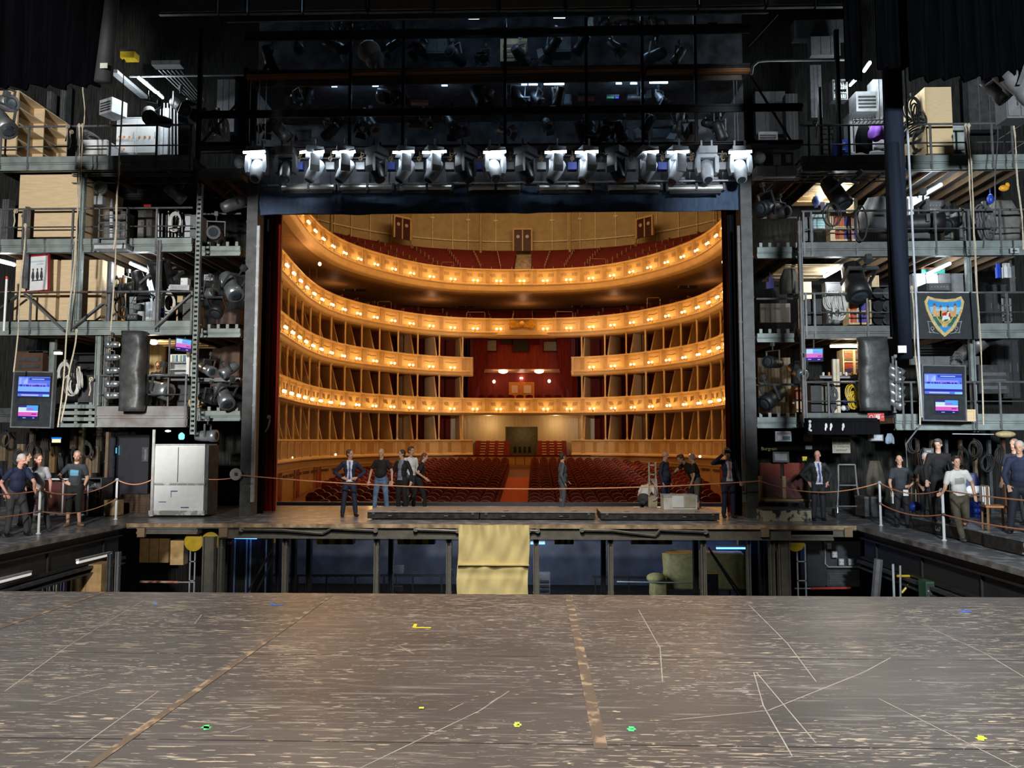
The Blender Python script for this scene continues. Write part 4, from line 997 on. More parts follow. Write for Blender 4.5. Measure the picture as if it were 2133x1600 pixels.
gallery('third gallery of the curtain-side tower, in front of the plywood box', -30, 399, 495, 527, YL, (434, 472), (0, 47, 150, 265, 325))
gallery('second gallery of the curtain-side tower, crossed by truss diagonals', -30, 399, 668, 699, YL, (608,), (62, 398))
gallery('lowest gallery of the curtain-side tower, with pale boarded front', 196, 389, 846, 890, YL, (782, 822), (200, 386), m=mat('pale_grey_board', (.26, .27, .27), .5, c2=(.16, .13, .12), sc=2))
gallery('slatted rail front beside the hanging monitor frame, lowest gallery', 108, 200, 838, 890, YL, (), (), style='slats')
gallery('dark lowest gallery edge behind the monitor frame', -30, 108, 850, 880, YL, (), (), m=steel)
for yt, yb, r_, nm in ((350, 373, 318, 'topmost'), (512, 533, 445, 'third'), (684, 703, 622, 'second'), (856, 877, 796, 'lowest')):
    gallery('set-back %s ledge next to the portal column, curtain side' % nm, 408, 500, yt, yb, YR, (r_,), (412,), stubs=5 if nm != 'topmost' else 0)
# far side
gallery('topmost gallery beyond the black leg, carrying the tall plywood flat', 1888, 2160, 320, 354, 20.3, (257, 296), (1940, 2013, 2068, 2110))
gallery('topmost gallery section between portal column and black leg', 1672, 1862, 322, 357, 20.7, (260, 300), (1686, 1728, 1770), m=mat('olive_steel', (.13, .14, .135), .5, .2))
gallery('third gallery beyond the black leg', 1888, 2160, 500, 533, 20.3, (437, 475), (1950, 2020, 2085))
gallery('third gallery section with the gel shelf, before the black leg', 1672, 1858, 503, 535, 20.7, (439, 477), (1675, 1691, 1785), m=MATS['olive_steel'])
gallery('second gallery beyond the crest board', 2034, 2160, 673, 705, 20.3, (609, 650), (2034, 2100))
gallery('second gallery section with the two-tier gel shelf', 1674, 1858, 678, 706, 20.7, (611, 651), (1680, 1698, 1808), m=MATS['olive_steel'])
gallery('lowest gallery beyond the tarpaulin, behind the monitor frame', 1868, 2160, 862, 896, 20.3, (796, 836), (1882, 1900, 2033, 2085))
gallery('lowest gallery section with the yellow cable coil', 1678, 1806, 860, 880, 20.7, (796, 836), (1680, 1727, 1805), m=MATS['olive_steel'])
for yt, yb, r_, nm in ((350, 372, 300, 'topmost'), (514, 538, 453, 'third'), (694, 713, 622, 'second'), (869, 892, 801, 'lowest')):
    gallery('set-back %s ledge next to the portal column, far side' % nm, 1578, 1668, yt, yb, YR, (r_,), (1666,), stubs=5 if nm != 'topmost' else 0)
# tower uprights
for (px, w_, y0, y1, Y, st, lab) in [
    (400, 10, 905, 382, 20.5, 'perf', 'perforated upright at the corner of the curtain-side tower'), (216, 9, 860, 545, 20.7, 'H', 'grey upright beside the plywood panels'),
    (160, 8, 668, 360, 20.55, 'H', 'grey-green upright crossing the plywood box'), (325, 8, 690, 500, 20.55, 'H', 'slim upright in front of the slanted tube lamp'),
    (148, 10, 690, 520, 20.52, 'H', 'short upright where the two truss diagonals meet'), (48, 6, 600, 430, 20.6, 'H', 'slim post near the framed poster'),
    (199, 11, 845, 700, 20.55, 'H', 'grey upright left of the grey tarpaulin'), (106, 11, 775, 706, 21.5, 'box', 'stub column above the monitor frame'), (297, 12, 860, 700, 20.6, 'H', 'grey upright hugging the far edge of the tarpaulin'),
    (349, 4, 850, 705, 20.8, 'pipe', 'rusty pipe beside the reading man'), (403, 3, 850, 730, 20.7, 'pipe', 'thin bright pole near the small tilted screen'),
    (1678, 8, 890, 460, 20.6, 'H', 'dark upright at the inner corner of the far tower'), (1864, 5, 860, 742, 20.5, 'pipe', 'pole behind the tarpaulin, far tower'),
    (2034, 10, 900, 440, 20.5, 'H', 'grey upright beyond the crest board'), (1752, 8, 340, 60, 20.9, 'H', 'black upright in the topmost far gallery'), (1712, 6, 322, 180, 21.0, 'H', 'slim upright by the ladder, topmost far gallery'),
    (2113, 6, 610, 430, 21.6, 'box', 'dark twin uprights near the frame edge, far tower'), (410, 7, 330, 60, 20.7, 'H', 'black upright over the tower corner'), (508, 8, 300, 140, 20.7, 'H', 'black upright at the end of the bridge')]:
    vcol('upright', lab, px-w_/2, px+w_/2, y0, y1, Y, .12, black if 'black' in lab else (fascia if 'green' in lab or w_ > 9 else steelm), 'upright', st)
def bar(name, label, cat, p, q, Y, w_, m, Y2=None, h=None):
    b = MB(); b.bar(at(*p, Y), at(*q, Y2 or Y), w_, h or w_*.5); return b.build(name, m, label=label, cat=cat)
bar('truss_diagonal', 'steel diagonal falling across the plywood panels', 'diagonal', (52, 613), (134, 690), 20.5, .10, steelm)
bar('truss_diagonal', 'steel diagonal rising across the last plywood panel', 'diagonal', (148, 686), (216, 632), 20.5, .10, steelm)
bar('truss_diagonal', 'steel diagonal rising beside the tool wall of the second gallery', 'diagonal', (322, 684), (398, 614), 20.5, .10, steelm)
bar('truss_diagonal', 'steel diagonal leaving the frame edge, second gallery', 'diagonal', (-5, 648), (40, 614), 20.5, .10, steel)
bar('truss_chord', 'dark horizontal bar across the plywood panels', 'bar', (0, 609), (216, 609), 20.52, .07, brown)
for (p, q, lab) in [((1564, 160), (1655, 305), 'long black brace crossing the dark far bay'), ((1560, 95), (1620, 30), 'short brace under the top panels, far side'), ((418, 300), (500, 210), 'black cage brace at the tower corner'), ((1890, 305), (1960, 240), 'stair-like brace')][:3]:
    bar('brace', lab, 'brace', p, q, 20.4, .07, black)
bar('stair_rail', 'slanted stair rail at the frame edge of the topmost far gallery', 'rail', (2080, 290), (2135, 255), 20.2, .04, steelm); bar('stair_rail', 'lower slanted stair rail at the frame edge, topmost far gallery', 'rail', (2100, 318), (2135, 296), 20.2, .04, steelm)
slab('bay_beam', 'black cage rail of the tower corner, curtain side', 408, 520, 232, 238, 20.3, .08, black, 'rail'); slab('bay_beam', 'black cage rail of the far dark bay', 1562, 1672, 218, 225, 20.3, .08, black, 'rail')
slab('bay_beam', 'black bottom rail of the cage at the tower corner', 408, 520, 296, 306, 20.3, .3, black, 'rail'); slab('bay_beam', 'black bottom rail of the far dark bay', 1562, 1672, 292, 303, 20.3, .3, black, 'rail')
pipe = lambda lab, p, q, Y, r_=.03, m=None, Y2=None: (lambda b: (b.tube(at(*p, Y), at(*q, Y2 or Y), r_), b.build('pipe', m or alu, label=lab, cat='pipe'))[1])(MB())
pipe('long pale pipe under the ceiling of the topmost gallery, curtain side', (270, 160), (512, 156), 21.5, .03, lightg)
pipe('long pale pipe across the topmost far bay', (1600, 126), (1765, 124), 21.0, .04, lightg)
b = MB(); b.path([at(1565, 155, 21), at(1568, 138, 21), at(1580, 128, 21), at(1600, 126, 21)], .04, 7); b.build('pipe', lightg, label='elbow of the pale pipe in the topmost far bay', cat='pipe')
for i, y in enumerate((362, 366, 381)): pipe('thin conduit under the topmost gallery, %s from above' % n_[i], (150, y), (400, y+1), 20.9, .018, mid)
for i, y in enumerate((365, 372, 379)): pipe('thin conduit under the topmost far gallery, %s from above' % n_[i], (1590, y+2), (1862, y-2), 20.95, .018, mat('dull_conduit', (.25, .22, .18), .5))
# ceilings of pale wood over the lit bays
for (x0, x1, y, Y, nm) in [(1636, 1760, 555, 21.3, 'ochre ceiling board over the far second gallery'), (1700, 1790, 384, 21.4, 'ochre ceiling board over the far third gallery'), (300, 400, 712, 21.6, 'ochre ceiling board over the reading man')]:
    a, c = at(x0, y, Y), at(x1, y, Y); b = MB(); b.box(a.x, c.x, Y, 23.5, a.z+.03, a.z+.06); 
    for k in range(4): yy = Y+.1+k*.5; b.box(a.x, c.x, yy, yy+.05, a.z, a.z+.03)
    b.build('ceiling_board', ply, label=nm, cat='ceiling board')
# ---- gallery fluorescent lamps (run away from the viewer)
fl = [(289, 162, 21.0, 325, 192, 22.0, 'tube_e', 'blazing slanted tube over the white switch cabinet'), (328, 194, 22.1, 339, 204, 22.6, 'tube_e', 'short second tube behind the blazing slanted one'),
      (272, 549, 21.0, 323, 572, 22.6, 'tube_e', 'bright slanted tube over the tool wall, second gallery'), (-10, 542, 20.9, 30, 552, 21.6, 'tube_e', 'tube lamp cut by the frame edge'),
      (1812, 131, 21.4, 1800, 148, 22.2, 'tube_e', 'slanted tube high beside the black leg'), (1784, 165, 21.6, 1771, 178, 22.4, 'tube_e', 'short slanted tube behind the narrow hanging black cloth'),
      (1751, 383, 21.2, 1733, 400, 22.3, 'tube_e', 'glaring tube over the gel shelf, far third gallery'), (1716, 410, 22.4, 1708, 417, 22.8, 'bulb_w', 'small round glare beside the gel shelf'),
      (1960, 385, 21.0, 1916, 411, 22.6, 'tube_e', 'long slanted tube beyond the black leg, third gallery'), (1755, 555, 21.2, 1718, 576, 22.5, 'tube_e', 'slanted tube over the coiled cables, far second gallery'),
      (1978, 549, 21.0, 1932, 571, 22.6, 'tube_e', 'slanted tube over the crest board'), (1730, 721, 21.6, 1799, 721, 21.6, 'tube_w', 'warm horizontal tube over the small gel cabinet')]
for (x0, y0, Y0, x1, y1, Y1, m, lab) in fl:
    a, c = at(x0, y0, Y0), at(x1, y1, Y1); fluo(a, c, {'tube_e': tube_e, 'bulb_w': bulb_w, 'tube_w': tube_w}[m], lab, .045 if 'short' not in lab else .035)
    mid_ = (a+c)/2; lamp('tube_light', 'POINT', mid_+V((0, -.1, -.15)), 48 if m == 'tube_e' else 20, (.88, .95, 1) if m == 'tube_e' else (1, .8, .55), .15)
b = MB(); b.smooth = True; p = at(320, 714, 21.6); b.ell(p, .10, .10, .06); b.cur = 1; b.smooth = False; b.lathe([(.05, .04), (.14, .08), (.02, .14)], p, n=12); b.build('desk_lamp', [bulb_w, steel], label='warm glowing lamp hanging over the reading man', cat='lamp')
lamp('desk_lamp_light', 'POINT', p+V((0, -.1, -.15)), 22, (1, .78, .5), .1)
lamp('tube_light', 'POINT', at(1806, 215, 20.9), 70, (.9, .96, 1), .15)  # added fill for the cabinet bay, strengthens the two short tubes
lamp('tube_light', 'POINT', at(1640, 200, 21.5), 18, (.9, .96, 1), .15)  # bare point light in the far bay, no tube beside it
# ---- big props, curtain side tower
prop('plywood_box', 'big blank plywood box standing on the third gallery', 'box', 36, 363, 171, 494, 21.0, 2.2, ply, 'flap', plyd, n=1)
prop('plywood_sheet', 'first tall plywood panel behind the framed poster', 'panel', 28, 541, 120, 667, 21.1, .8, ply, 'flap', plyd, n=1)
prop('plywood_sheet', 'last tall plywood panel beside the grey upright', 'panel', 122, 541, 214, 667, 21.1, .8, ply, 'flap', plyd, n=1)
prop('plywood_sheet', 'narrow grey-beige board edge behind the tool wall', 'panel', 216, 552, 244, 667, 21.6, .4, mat('beige_board', (.36, .3, .22), .6), 'flap', plyd, n=2)
# pigeon-hole shelf turned to the side
t = thing('pigeonhole_shelf', 'open plywood pigeon-hole shelf on the topmost gallery', 'shelf', at(0, 322, 21.0))
z_b = t.location.z; H = at(0, 190, 21.0).z-z_b
b = MB(); xw = at(37, 250, 21.0).x-t.location.x; b.box(-.8, xw, -.03, 0, 0, H+.0); b.build('side_panel', ply, t)
dpt = 2.3; pts = [xw, xw+.22]
b = MB(); b.box(-.6, xw-.32, .0, dpt, 0, H); 
b.build('back_panel', plyd, t)
for k in range(5): z = H*k/4; b = MB(); b.box(xw-.35, xw, 0, dpt, z-.015, z+.015); b.build('shelf', ply, t)
for y in (0, dpt/2, dpt): b = MB(); b.box(xw-.35, xw, y, y+.03, 0, H); b.build('divider', ply, t)
prop('washing_cabinet', 'squat white cabinet with rounded top behind the gallery rail', 'cabinet', 165, 292, 223, 322, 21.0, .6, white, 'plain', white)
coil(at(192, 287, 21.1)+V((0, 0, .06)), 'grey cable heap lying on the squat white cabinet', (R(90), 0, 0), 1.3, m='grey')
t = prop('switch_cabinet', 'tall white switch cabinet with rows of orange lamps', 'cabinet', 241, 246, 329, 322, 22.6, .5, white, 'doors', lightg, n=2)
for i, (px, py) in enumerate([(249, 285), (259, 285), (270, 285), (291, 285), (302, 285), (312, 285), (258, 311)]):
    p = at(px, py, 22.56)-t.location; b = MB(); b.lathe([(.03, 0), (.03, .02)], p, (0, -1, 0), 8); b.build('indicator', mat('orange_lamp', (.8, .25, .05), .4), t)
prop('air_unit', 'open-fronted grey unit hanging under the topmost gallery ceiling', 'unit', 200, 205, 240, 236, 21.6, .5, lightg, 'louver', steel, n=4, rot=-25)
prop('duct', 'tall grey duct behind the switch cabinet', 'duct', 330, 225, 352, 322, 22.8, .4, lightg, 'flap', steel, n=2)
for i in range(5): pipe('vertical pale conduit beside the switch cabinet', (342+i*7, 322), (342+i*7, 215), 22.9, .02, lightg)['group'] = 'vertical conduits beside the switch cabinet'
for i in range(6): bar('roof_bar', 'slanting ceiling bar over the topmost gallery', 'bar', (330+i*9, 146), (395+i*6, 208), 21.2, .03, mid, 23.2)['group'] = 'slanting ceiling bars, topmost gallery'
bar('roof_bar', 'broad pale ceiling beam running toward the blazing tube', 'beam', (236, 148), (300, 202), 21.0, .22, lightg, 23.4, .1)
spot(at(312, 240, 21.3), 'dark round lantern hanging before the white switch cabinet', (0, 0, R(30)), 1.7, tilt=35, bm='dark', door=False)
spot(at(330, 250, 21.3), 'second dark lantern beside the one before the switch cabinet', (0, 0, R(-40)), 1.4, tilt=0, bm='dark', door=False)
spot(at(375, 222, 21.6), 'black lantern hanging near the ceiling bars', (0, 0, R(60)), 1.5, tilt=35, bm='dark', door=True)
for i in range(4): coil(at(425+i*14, 255+(i % 2)*12, 21.4), 'pale cable loops hanging in the tower corner cage', (0, 0, R(i*30)), 1.6, 'cable loops in the tower corner cage', m='white' if i % 2 else 'grey')
# third gallery items
def mk_fan():
    t = thing('pedestal_fan', None, 'fan'); b = MB(); b.cbox((0, 0, .12), .26, .22, .24); b.tube((0, 0, .2), (0, 0, .34), .06); b.build('base', lightg, t)
    b = MB()
    b.smooth = True; b.ell((0, 0, .5), .2, .12, .2, 16, 8); b.build('cage', mat('fan_grey', (.33, .36, .38), .5), t)
    b = MB(); b.ring((0, -.12, .5), .16, .01, n=18); b.ring((0, -.125, .5), .11, .01, n=18); b.ring((0, -.13, .5), .06, .01, n=14); b.build('grille', lightg, t); return t
proto(mk_fan)(at(208, 428, 20.9), 'round grey fan perched on the third gallery rail')
prop('ladder_gate', 'pale barred gate in the third gallery rail', 'gate', 203, 432, 266, 512, 20.45, .05, steelm, 'frame', n=5)
prop('hatch_tray', 'pale tray jutting out below the barred gate', 'tray', 196, 507, 262, 518, 20.2, .35, lightg, 'plain', steelm)
prop('exit_plate', 'small red lettered sign above the third gallery rail', 'sign', 300, 427, 314, 435, 20.9, .02, redpl, 'plain', redpl)
b = MB(); b.tube(at(232, 518, 20.8), at(232, 432, 20.8), .05, .05); b.lathe([(.05, 0), (.01, .25)], at(232, 432, 20.8)); b.build('pale_mast', lightg, label='pale pointed mast behind the barred gate', cat='mast')
prop('olive_cabinet', 'plain olive-grey cabinet on the third gallery', 'cabinet', 286, 440, 317, 495, 22.0, .5, mat('olive_grey', (.15, .145, .125), .6), 'doors', steel)
prop('roller_case', 'grey corrugated roller case behind the barred gate', 'case', 205, 440, 262, 495, 22.2, .5, mat('warm_grey', (.17, .155, .14), .6), 'louver', mid, n=5)
prop('grey_locker', 'blue-grey locker at the tower corner, third gallery', 'locker', 395, 450, 416, 497, 21.0, .5, mid, 'doors', steel, n=1)
for i in range(8): pipe('upright steel pipe stored on the third gallery', (330+i*7, 494), (330+i*7+(i % 3), 440+(i % 3)*4), 21.2+.05*i, .025, [alu, steelm, lightg][i % 3])['group'] = 'steel pipes stored upright, third gallery'
coil(at(366, 462, 21.0), 'grey cable coil among the stored pipes', (0, 0, 0), 1.3, m='white')
prop('bin', 'open grey bin at the corner of the third gallery', 'bin', 384, 447, 397, 494, 21.3, .3, lightg, 'plain', steel)
# tool wall second gallery
tan = mat('tan_board', (.5, .36, .18), .6)
prop('peg_board', 'tall tan board hung with orange straps', 'board', 245, 578, 262, 668, 21.6, .06, tan, 'batten', orange)
for i in range(6): coil(at(243+(i % 2)*12, 590+i*12, 21.3), 'orange and dark strap loop on the tan board', (0, 0, R(i*40)), .8, 'strap loops on the tan board', m='black')
prop('steel_locker', 'pale steel locker under the slanted tube', 'locker', 303, 572, 326, 668, 22.4, .4, lightg, 'doors', steel, n=2)
prop('steel_locker', 'grey panel locker beside the hanging blue rope', 'locker', 268, 618, 300, 668, 22.4, .4, mat('grey_locker', (.3, .31, .31), .5), 'drawers', steel, n=4)
prop('power_box', 'small dark control box on the tool wall', 'box', 277, 633, 294, 646, 21.4, .2, dark, 'equip', mid)
prop('power_box', 'flat black control box lower on the tool wall', 'box', 264, 655, 286, 666, 21.3, .3, dark, 'equip', steel, n=3)
spot(at(291, 592, 21.3), 'upturned lantern cluster left of the slanted tube', (R(40), 0, R(120)), 1.5, tilt=35, bm='dark', door=True)
spot(at(338, 580, 21.2), 'big black lantern hanging beside the slanted tube', (R(-60), 0, 0), 2.4, tilt=0, bm='dark', door=False)
spot(at(266, 600, 21.4), 'dark lantern facing the tan board', (0, 0, R(80)), 1.3, tilt=0, bm='dark', door=True)
prop('white_box', 'small bright square box near the perforated upright', 'box', 376, 579, 391, 594, 21.4, .2, white, 'equip', white, n=1)
prop('control_desk', 'pale control desk leaning on the second gallery rail', 'desk', 352, 593, 393, 604, 21.2, .5, lightg, 'equip', steelm, n=5, rot=10)
b = MB(); p = at(338, 655, 21.0); b.smooth = True; b.ell(p, .06, .06, .10); b.ell(p+V((0, 0, .13)), .05, .05, .06); b.tube(p+V((0, 0, .2)), p+V((.02, 0, .5)), .015); b.build('rope_bag', blue, label='small bright blue bag hanging below the slanted tube', cat='bag')
for i in range(7): pipe('upright dark tube stored behind the bright blue bag', (318+i*5, 668), (320+i*5, 612+(i % 3)*6), 21.5, .022, [steelm, lightg, dark][i % 3])['group'] = 'upright tubes stored on the second gallery'
b = MB(); b.path([at(356, 640, 20.9), at(362, 640, 20.9), at(369, 637, 20.9), at(369, 700, 20.9)], .025, 6); b.build('bent_pole', tan, label='tan bent pole in front of the second gallery', cat='pole')
prop('tan_case', 'small tan case with round emblem on the second gallery', 'case', 369, 614, 381, 630, 21.0, .15, tan, 'plain', brown)
coil(at(350, 630, 21.1), 'grey cable loop hanging beside the tan case', (0, 0, .4), 1.4, m='white')
prop('mesh_cabinet', 'dark ribbed cabinet at the corner of the second gallery', 'cabinet', 380, 622, 406, 670, 21.2, .5, mat('moss_grey', (.10, .105, .095), .6), 'louver', steel, n=8)
prop('orange_board', 'bright orange narrow door edge in the set-back bay', 'door panel', 412, 640, 423, 680, 21.8, .05, orange, 'flap', plyd, n=1)
prop('outlet_panel', 'pale outlet panel over the set-back second ledge', 'panel', 425, 572, 443, 584, 22.6, .1, lightg, 'equip', mid)
# poster
t = thing('framed_poster', 'framed white poster with three small figures, thin red frame', 'poster', at(78, 605, 20.85)); W = .33; H = .97
rz = R(-8); t.rotation_euler = (0, R(-2), rz)
b = MB(); b.box(-W, W, 0, .03, 0, H); b.build('sheet', paper, t)
b = MB(); b.box(-W-.04, W+.04, -.02, .03, -.04, 0); b.box(-W-.04, W+.04, -.02, .03, H, H+.04); b.box(-W-.04, -W, -.02, .03, 0, H); b.box(W, W+.04, -.02, .03, 0, H); b.build('picture_frame', mat('crimson_frame', (.3, .01, .02), .4), t)
b = MB()
for x in (-.14, 0, .13):
    b.lathe([(.02, .3), (.045, .38), (.03, .5), (.012, .56), (.025, .6), (.01, .63)], (x, -.008, 0), n=6)
b.box(-.19, .17, -.004, 0, .27, .3); b.build('printed_figures', dark, t)
b = MB()
for k in range(11): b.box(-.24+k*.042, -.24+k*.042+.028, -.004, 0, .80, .845)
for k in range(6): b.box(-.03+k*.036, -.03+k*.036+.024, -.004, 0, .73, .765)
b.build('title_lettering', mat('pale_blue_ink', (.4, .5, .6), .6), t)
def monframe(label, px0, py0, px1, py1, Y, big, small):
    a, c = at(px0, py1, Y), at(px1, py0, Y); W, H = (c.x-a.x), c.z-a.z; t = thing('screen_stand', label, 'monitor frame', (a.x, Y, a.z), (0, R(1.2), 0))
    b = MB(); b.box(0, W, .03, .12, 0, H); b.build('back_panel', mat('smoked_panel', (.03, .035, .04), .3), t)
    b = MB(); r_ = .035
    b.box(-r_, 0, 0, .14, -r_, H+r_); b.box(W, W+r_, 0, .14, -r_, H+r_); b.box(0, W, 0, .14, H, H+r_); b.box(0, W, 0, .14, -r_, 0); b.build('frame', mid, t)
    def scr(q, nm, kind):
        x0, z0 = (q[0]-px0)/(px1-px0)*W, (py1-q[3])/(py1-py0)*H; x1, z1 = (q[2]-px0)/(px1-px0)*W, (py1-q[1])/(py1-py0)*H; w_, h = x1-x0, z1-z0
        b = MB(); b.box(x0-.03, x1+.03, .0, .03, z0-.03, z1+.03); s = b.build(nm, black, t)
        ps = []
        if kind == 'stage':
            rnd = random.Random(3)
            ps = [((0, 1), (0, 1), (.22, .32, .78)), ((0, 1), (.25, .5), (.35, .55, .95)), ((0, .3), (.6, .95), (.35, .45, .9)), ((.35, 1), (.82, .95), (.12, .16, .5)), ((.42, .82), (.86, .90), (.5, .7, 1)), ((.0, 1), (.13, .24), (.10, .10, .38)), ((.12, .66), (.03, .09), (.55, .62, 1)), ((.8, 1), (.0, .1), (.4, .7, .95)), ((.3, .9), (.58, .68), (.42, .40, .85))]
            ps += [((u, u+.025), (.5, .5+rnd.uniform(.05, .1)), (.12, .1, .4)) for u in [rnd.uniform(.05, .95) for _ in range(26)]]
            ps += [((u, u+.02), (.62, rnd.uniform(.75, .95)), (.5, .6, 1)) for u in [rnd.uniform(.02, .27) for _ in range(7)]]
        else:
            ps = [((0, 1), (0, .2), (.03, .08, .2)), ((0, 1), (.2, .52), (.72, .24, .55)), ((0, 1), (.5, .62), (.85, .78, .9)), ((0, .42), (.6, .85), (.6, .78, .8)), ((.42, 1), (.6, 1), (.2, .5, .85)), ((0, .42), (.85, 1), (.12, .1, .3)), ((.42, .75), (.68, .78), (.6, .2, .65)), ((.7, .93), (.3, .4), (.35, .1, .35)), ((.72, 1), (.2, .28), (.95, .3, .75)), ((.25, .4), (.05, .1), (.5, .6, .7)), ((.75, .85), (.05, .1), (.5, .6, .7))]
        for i, (u, v, c_) in enumerate(ps):
            b = MB(); yy = -.004-.0006*i; b.box(x0+w_*u[0], x0+w_*u[1], yy, 0, z0+h*v[0], z0+h*v[1]); 
            if i == 0: base = MB()
            base.cur = i; base.add(b.v, b.f)
        base.build('picture', [flat_emit(*c_) for _, _, c_ in ps], s)
    scr(big, 'large_screen', 'stage'); scr(small, 'small_screen', 'data'); return t
monframe('upright frame of two screens showing a blue stage picture, curtain side', 23, 775, 108, 888, 20.0, (33, 784, 103, 825), (37, 844, 80, 872))
monframe('upright frame of two screens below the crest board', 1925, 762, 2007, 874, 19.8, (1927, 778, 2001, 820), (1948, 833, 1992, 860))
def smallscreen(label, px0, py0, px1, py1, Y, tilt):
    a, c = at(px0, py1, Y), at(px1, py0, Y); W, H = c.x-a.x, c.z-a.z; t = thing('small_monitor', label, 'monitor', ((a.x+c.x)/2, Y, (a.z+c.z)/2), (R(8), R(tilt), 0))
    b = MB(); b.box(-W/2-.03, W/2+.03, .01, .1, -H/2-.03, H/2+.03); b.build('casing', black, t); b = MB()
    ps = [((0, 1), (0, .25), (.12, .06, .35)), ((0, 1), (.25, .6), (.75, .3, .6)), ((0, .4), (.6, 1), (.6, .75, .9)), ((.4, 1), (.6, 1), (.25, .6, .9)), ((.4, .8), (.7, .8), (.5, .35, .8)), ((.7, .95), (.33, .42), (.4, .12, .4)), ((.1, .3), (.08, .14), (.6, .65, .8)), ((.7, .85), (.05, .11), (.6, .65, .8))]
    for i, (u, v, c_) in enumerate(ps): b.cur = i; b.box(-W/2+W*u[0], -W/2+W*u[1], -.0005*i, .012, -H/2+H*v[0], -H/2+H*v[1])
    b.build('picture', [flat_emit(*c_) for _, _, c_ in ps], t); b = MB(); b.tube((0, .06, H/2), (0, .06, H/2+.25), .02); b.build('hanger', steel, t)
smallscreen('small tilted screen with a pink and blue picture near the reading man', 366, 707, 398, 730, 20.9, 8)
smallscreen('small level screen with a pink and blue picture, far lowest gallery', 1680, 727, 1713, 751, 20.7, -1)
# grey tarpaulins (wrapped light trees)
def tarp(label, px0, px1, py0, py1, Y):
    a, c = at(px0, py1, Y), at(px1, py0, Y); b = MB(); b.smooth = True; n, rws = 20, 16; vs = []; fs = []; W = (c.x-a.x)/2; xc = (a.x+c.x)/2; rnd = random.Random(px0)
    ph = [rnd.uniform(0, 6) for _ in range(6)]
    for j in range(rws+1):
        t = j/rws; z = a.z+(c.z-a.z)*t
        for i in range(n):
            an = 2*PI*i/n; rx = W*(1+.015*math.sin(t*7+ph[0])); x = rx*math.copysign(abs(math.cos(an))**.5, math.cos(an)); y = .22*math.copysign(abs(math.sin(an))**.6, math.sin(an))
            x += .012*math.sin(9*t+ph[1]); y += .022*math.sin(t*14+an+ph[2])+.018*math.sin(t*29+x*12+ph[3])
            vs.append((xc+x, Y+.25+y, z))
    for j in range(rws):
        for i in range(n): k = (i+1) % n; fs.append((j*n+i, j*n+k, (j+1)*n+k, (j+1)*n+i))
    fs += [tuple(range(n-1, -1, -1)), tuple(range(rws*n, rws*n+n))]; b.add(vs, fs)
    t = b.build('tarpaulin_cover', leather, label=label, cat='cover'); return t
tarp('tall grey tarpaulin cover hanging before the lowest gallery, curtain side', 240, 294, 688, 856, 20.1)
tarp('tall grey tarpaulin cover hanging before the lowest gallery, far side', 1801, 1856, 700, 855, 20.1)
for i, y in enumerate((718, 745, 772, 800, 824)): spot(at(233, y, 20.5), 'chrome-backed lantern poking out beside the tarpaulin, %s from above' % n_[i], (0, 0, R(-90)), .8, tilt=0, bm='silver', door=False)
for i, y in enumerate((772, 786, 806, 822, 840)): spot(at(1866, y, 20.5), 'chrome lantern poking out beyond the far tarpaulin, %s from above' % n_[i], (0, 0, R(70)), 1.0, tilt=35, bm='silver', door=False)
for lab, px, py, rz, rx, s, bm in [('white-banded profile lantern under the reading man', 330, 812, 75, 12, 1.9, 'silver'), ('chrome lantern beside the small screen, set-back bay', 432, 770, 60, 20, 1.2, 'silver'), ('chrome lantern closest to the portal column, set-back bay', 476, 772, -50, 35, 1.2, 'silver'),
    ('long chrome lantern pointing down, lowest set-back bay', 466, 826, 50, 45, 1.7, 'silver'), ('dark lantern over the lowest set-back ledge', 435, 830, 70, 10, 1.2, 'dark'), ('long chrome lantern slanting down, second set-back bay', 482, 598, 55, 50, 1.9, 'silver'),
    ('dark lantern on the second set-back ledge', 432, 610, 80, 10, 1.3, 'grey'), ('black lantern low in the second set-back bay', 455, 640, 0, 50, 1.5, 'dark'), ('grey lantern turned back, third set-back bay', 488, 425, 130, -30, 1.5, 'grey'), ('round black lantern low in the third set-back bay', 450, 490, 10, 0, 1.6, 'dark'),
    ('chrome and black lantern under the lowest ledge by the portal', 432, 908, 90, 0, 1.3, 'silver'), ('hanging lantern over the olive cabinet', 366, 405, 140, 30, 1.3, 'grey')]:
    spot(at(px, py, 21.0), lab, (R(rx), 0, R(rz)), s, tilt=0, bm=bm, door=False)
for lab, px, py, rz, rx, s, bm in [('black lantern over the third far ledge, near the portal', 1600, 430, -60, 20, 1.6, 'dark'), ('dark lantern pair high in the far third bay', 1625, 445, 30, 0, 1.3, 'grey'), ('dark lantern in the set-back lowest far bay', 1610, 755, -50, 0, 1.3, 'dark'), ('slanted black lantern low in the set-back lowest far bay', 1608, 830, -60, 30, 1.7, 'dark'),
    ('big black lantern hanging between tube and gel shelf', 1782, 590, 0, 60, 2.5, 'dark'), ('black lantern hiding the glaring tube', 1742, 405, 40, 60, 2.1, 'dark'), ('white egg-shaped lantern with blue cap, far lowest bay', 1662, 775, 20, 30, 1.3, 'silver'), ('horned black lantern beside the red cloth, beyond the leg', 1925, 465, 80, 0, 2.3, 'dark'),
    ('dark lantern bundle under the third rail beyond the leg', 1985, 465, -60, 20, 1.4, 'dark'), ('grey lantern standing over the monitor frame', 2022, 727, 60, -40, 1.8, 'grey'), ('small lantern between crest board and monitor frame', 2010, 760, 30, 0, 1.0, 'silver')]:
    spot(at(px, py, 20.9), lab, (R(rx), 0, R(rz)), s, tilt=0, bm=bm, door=False)
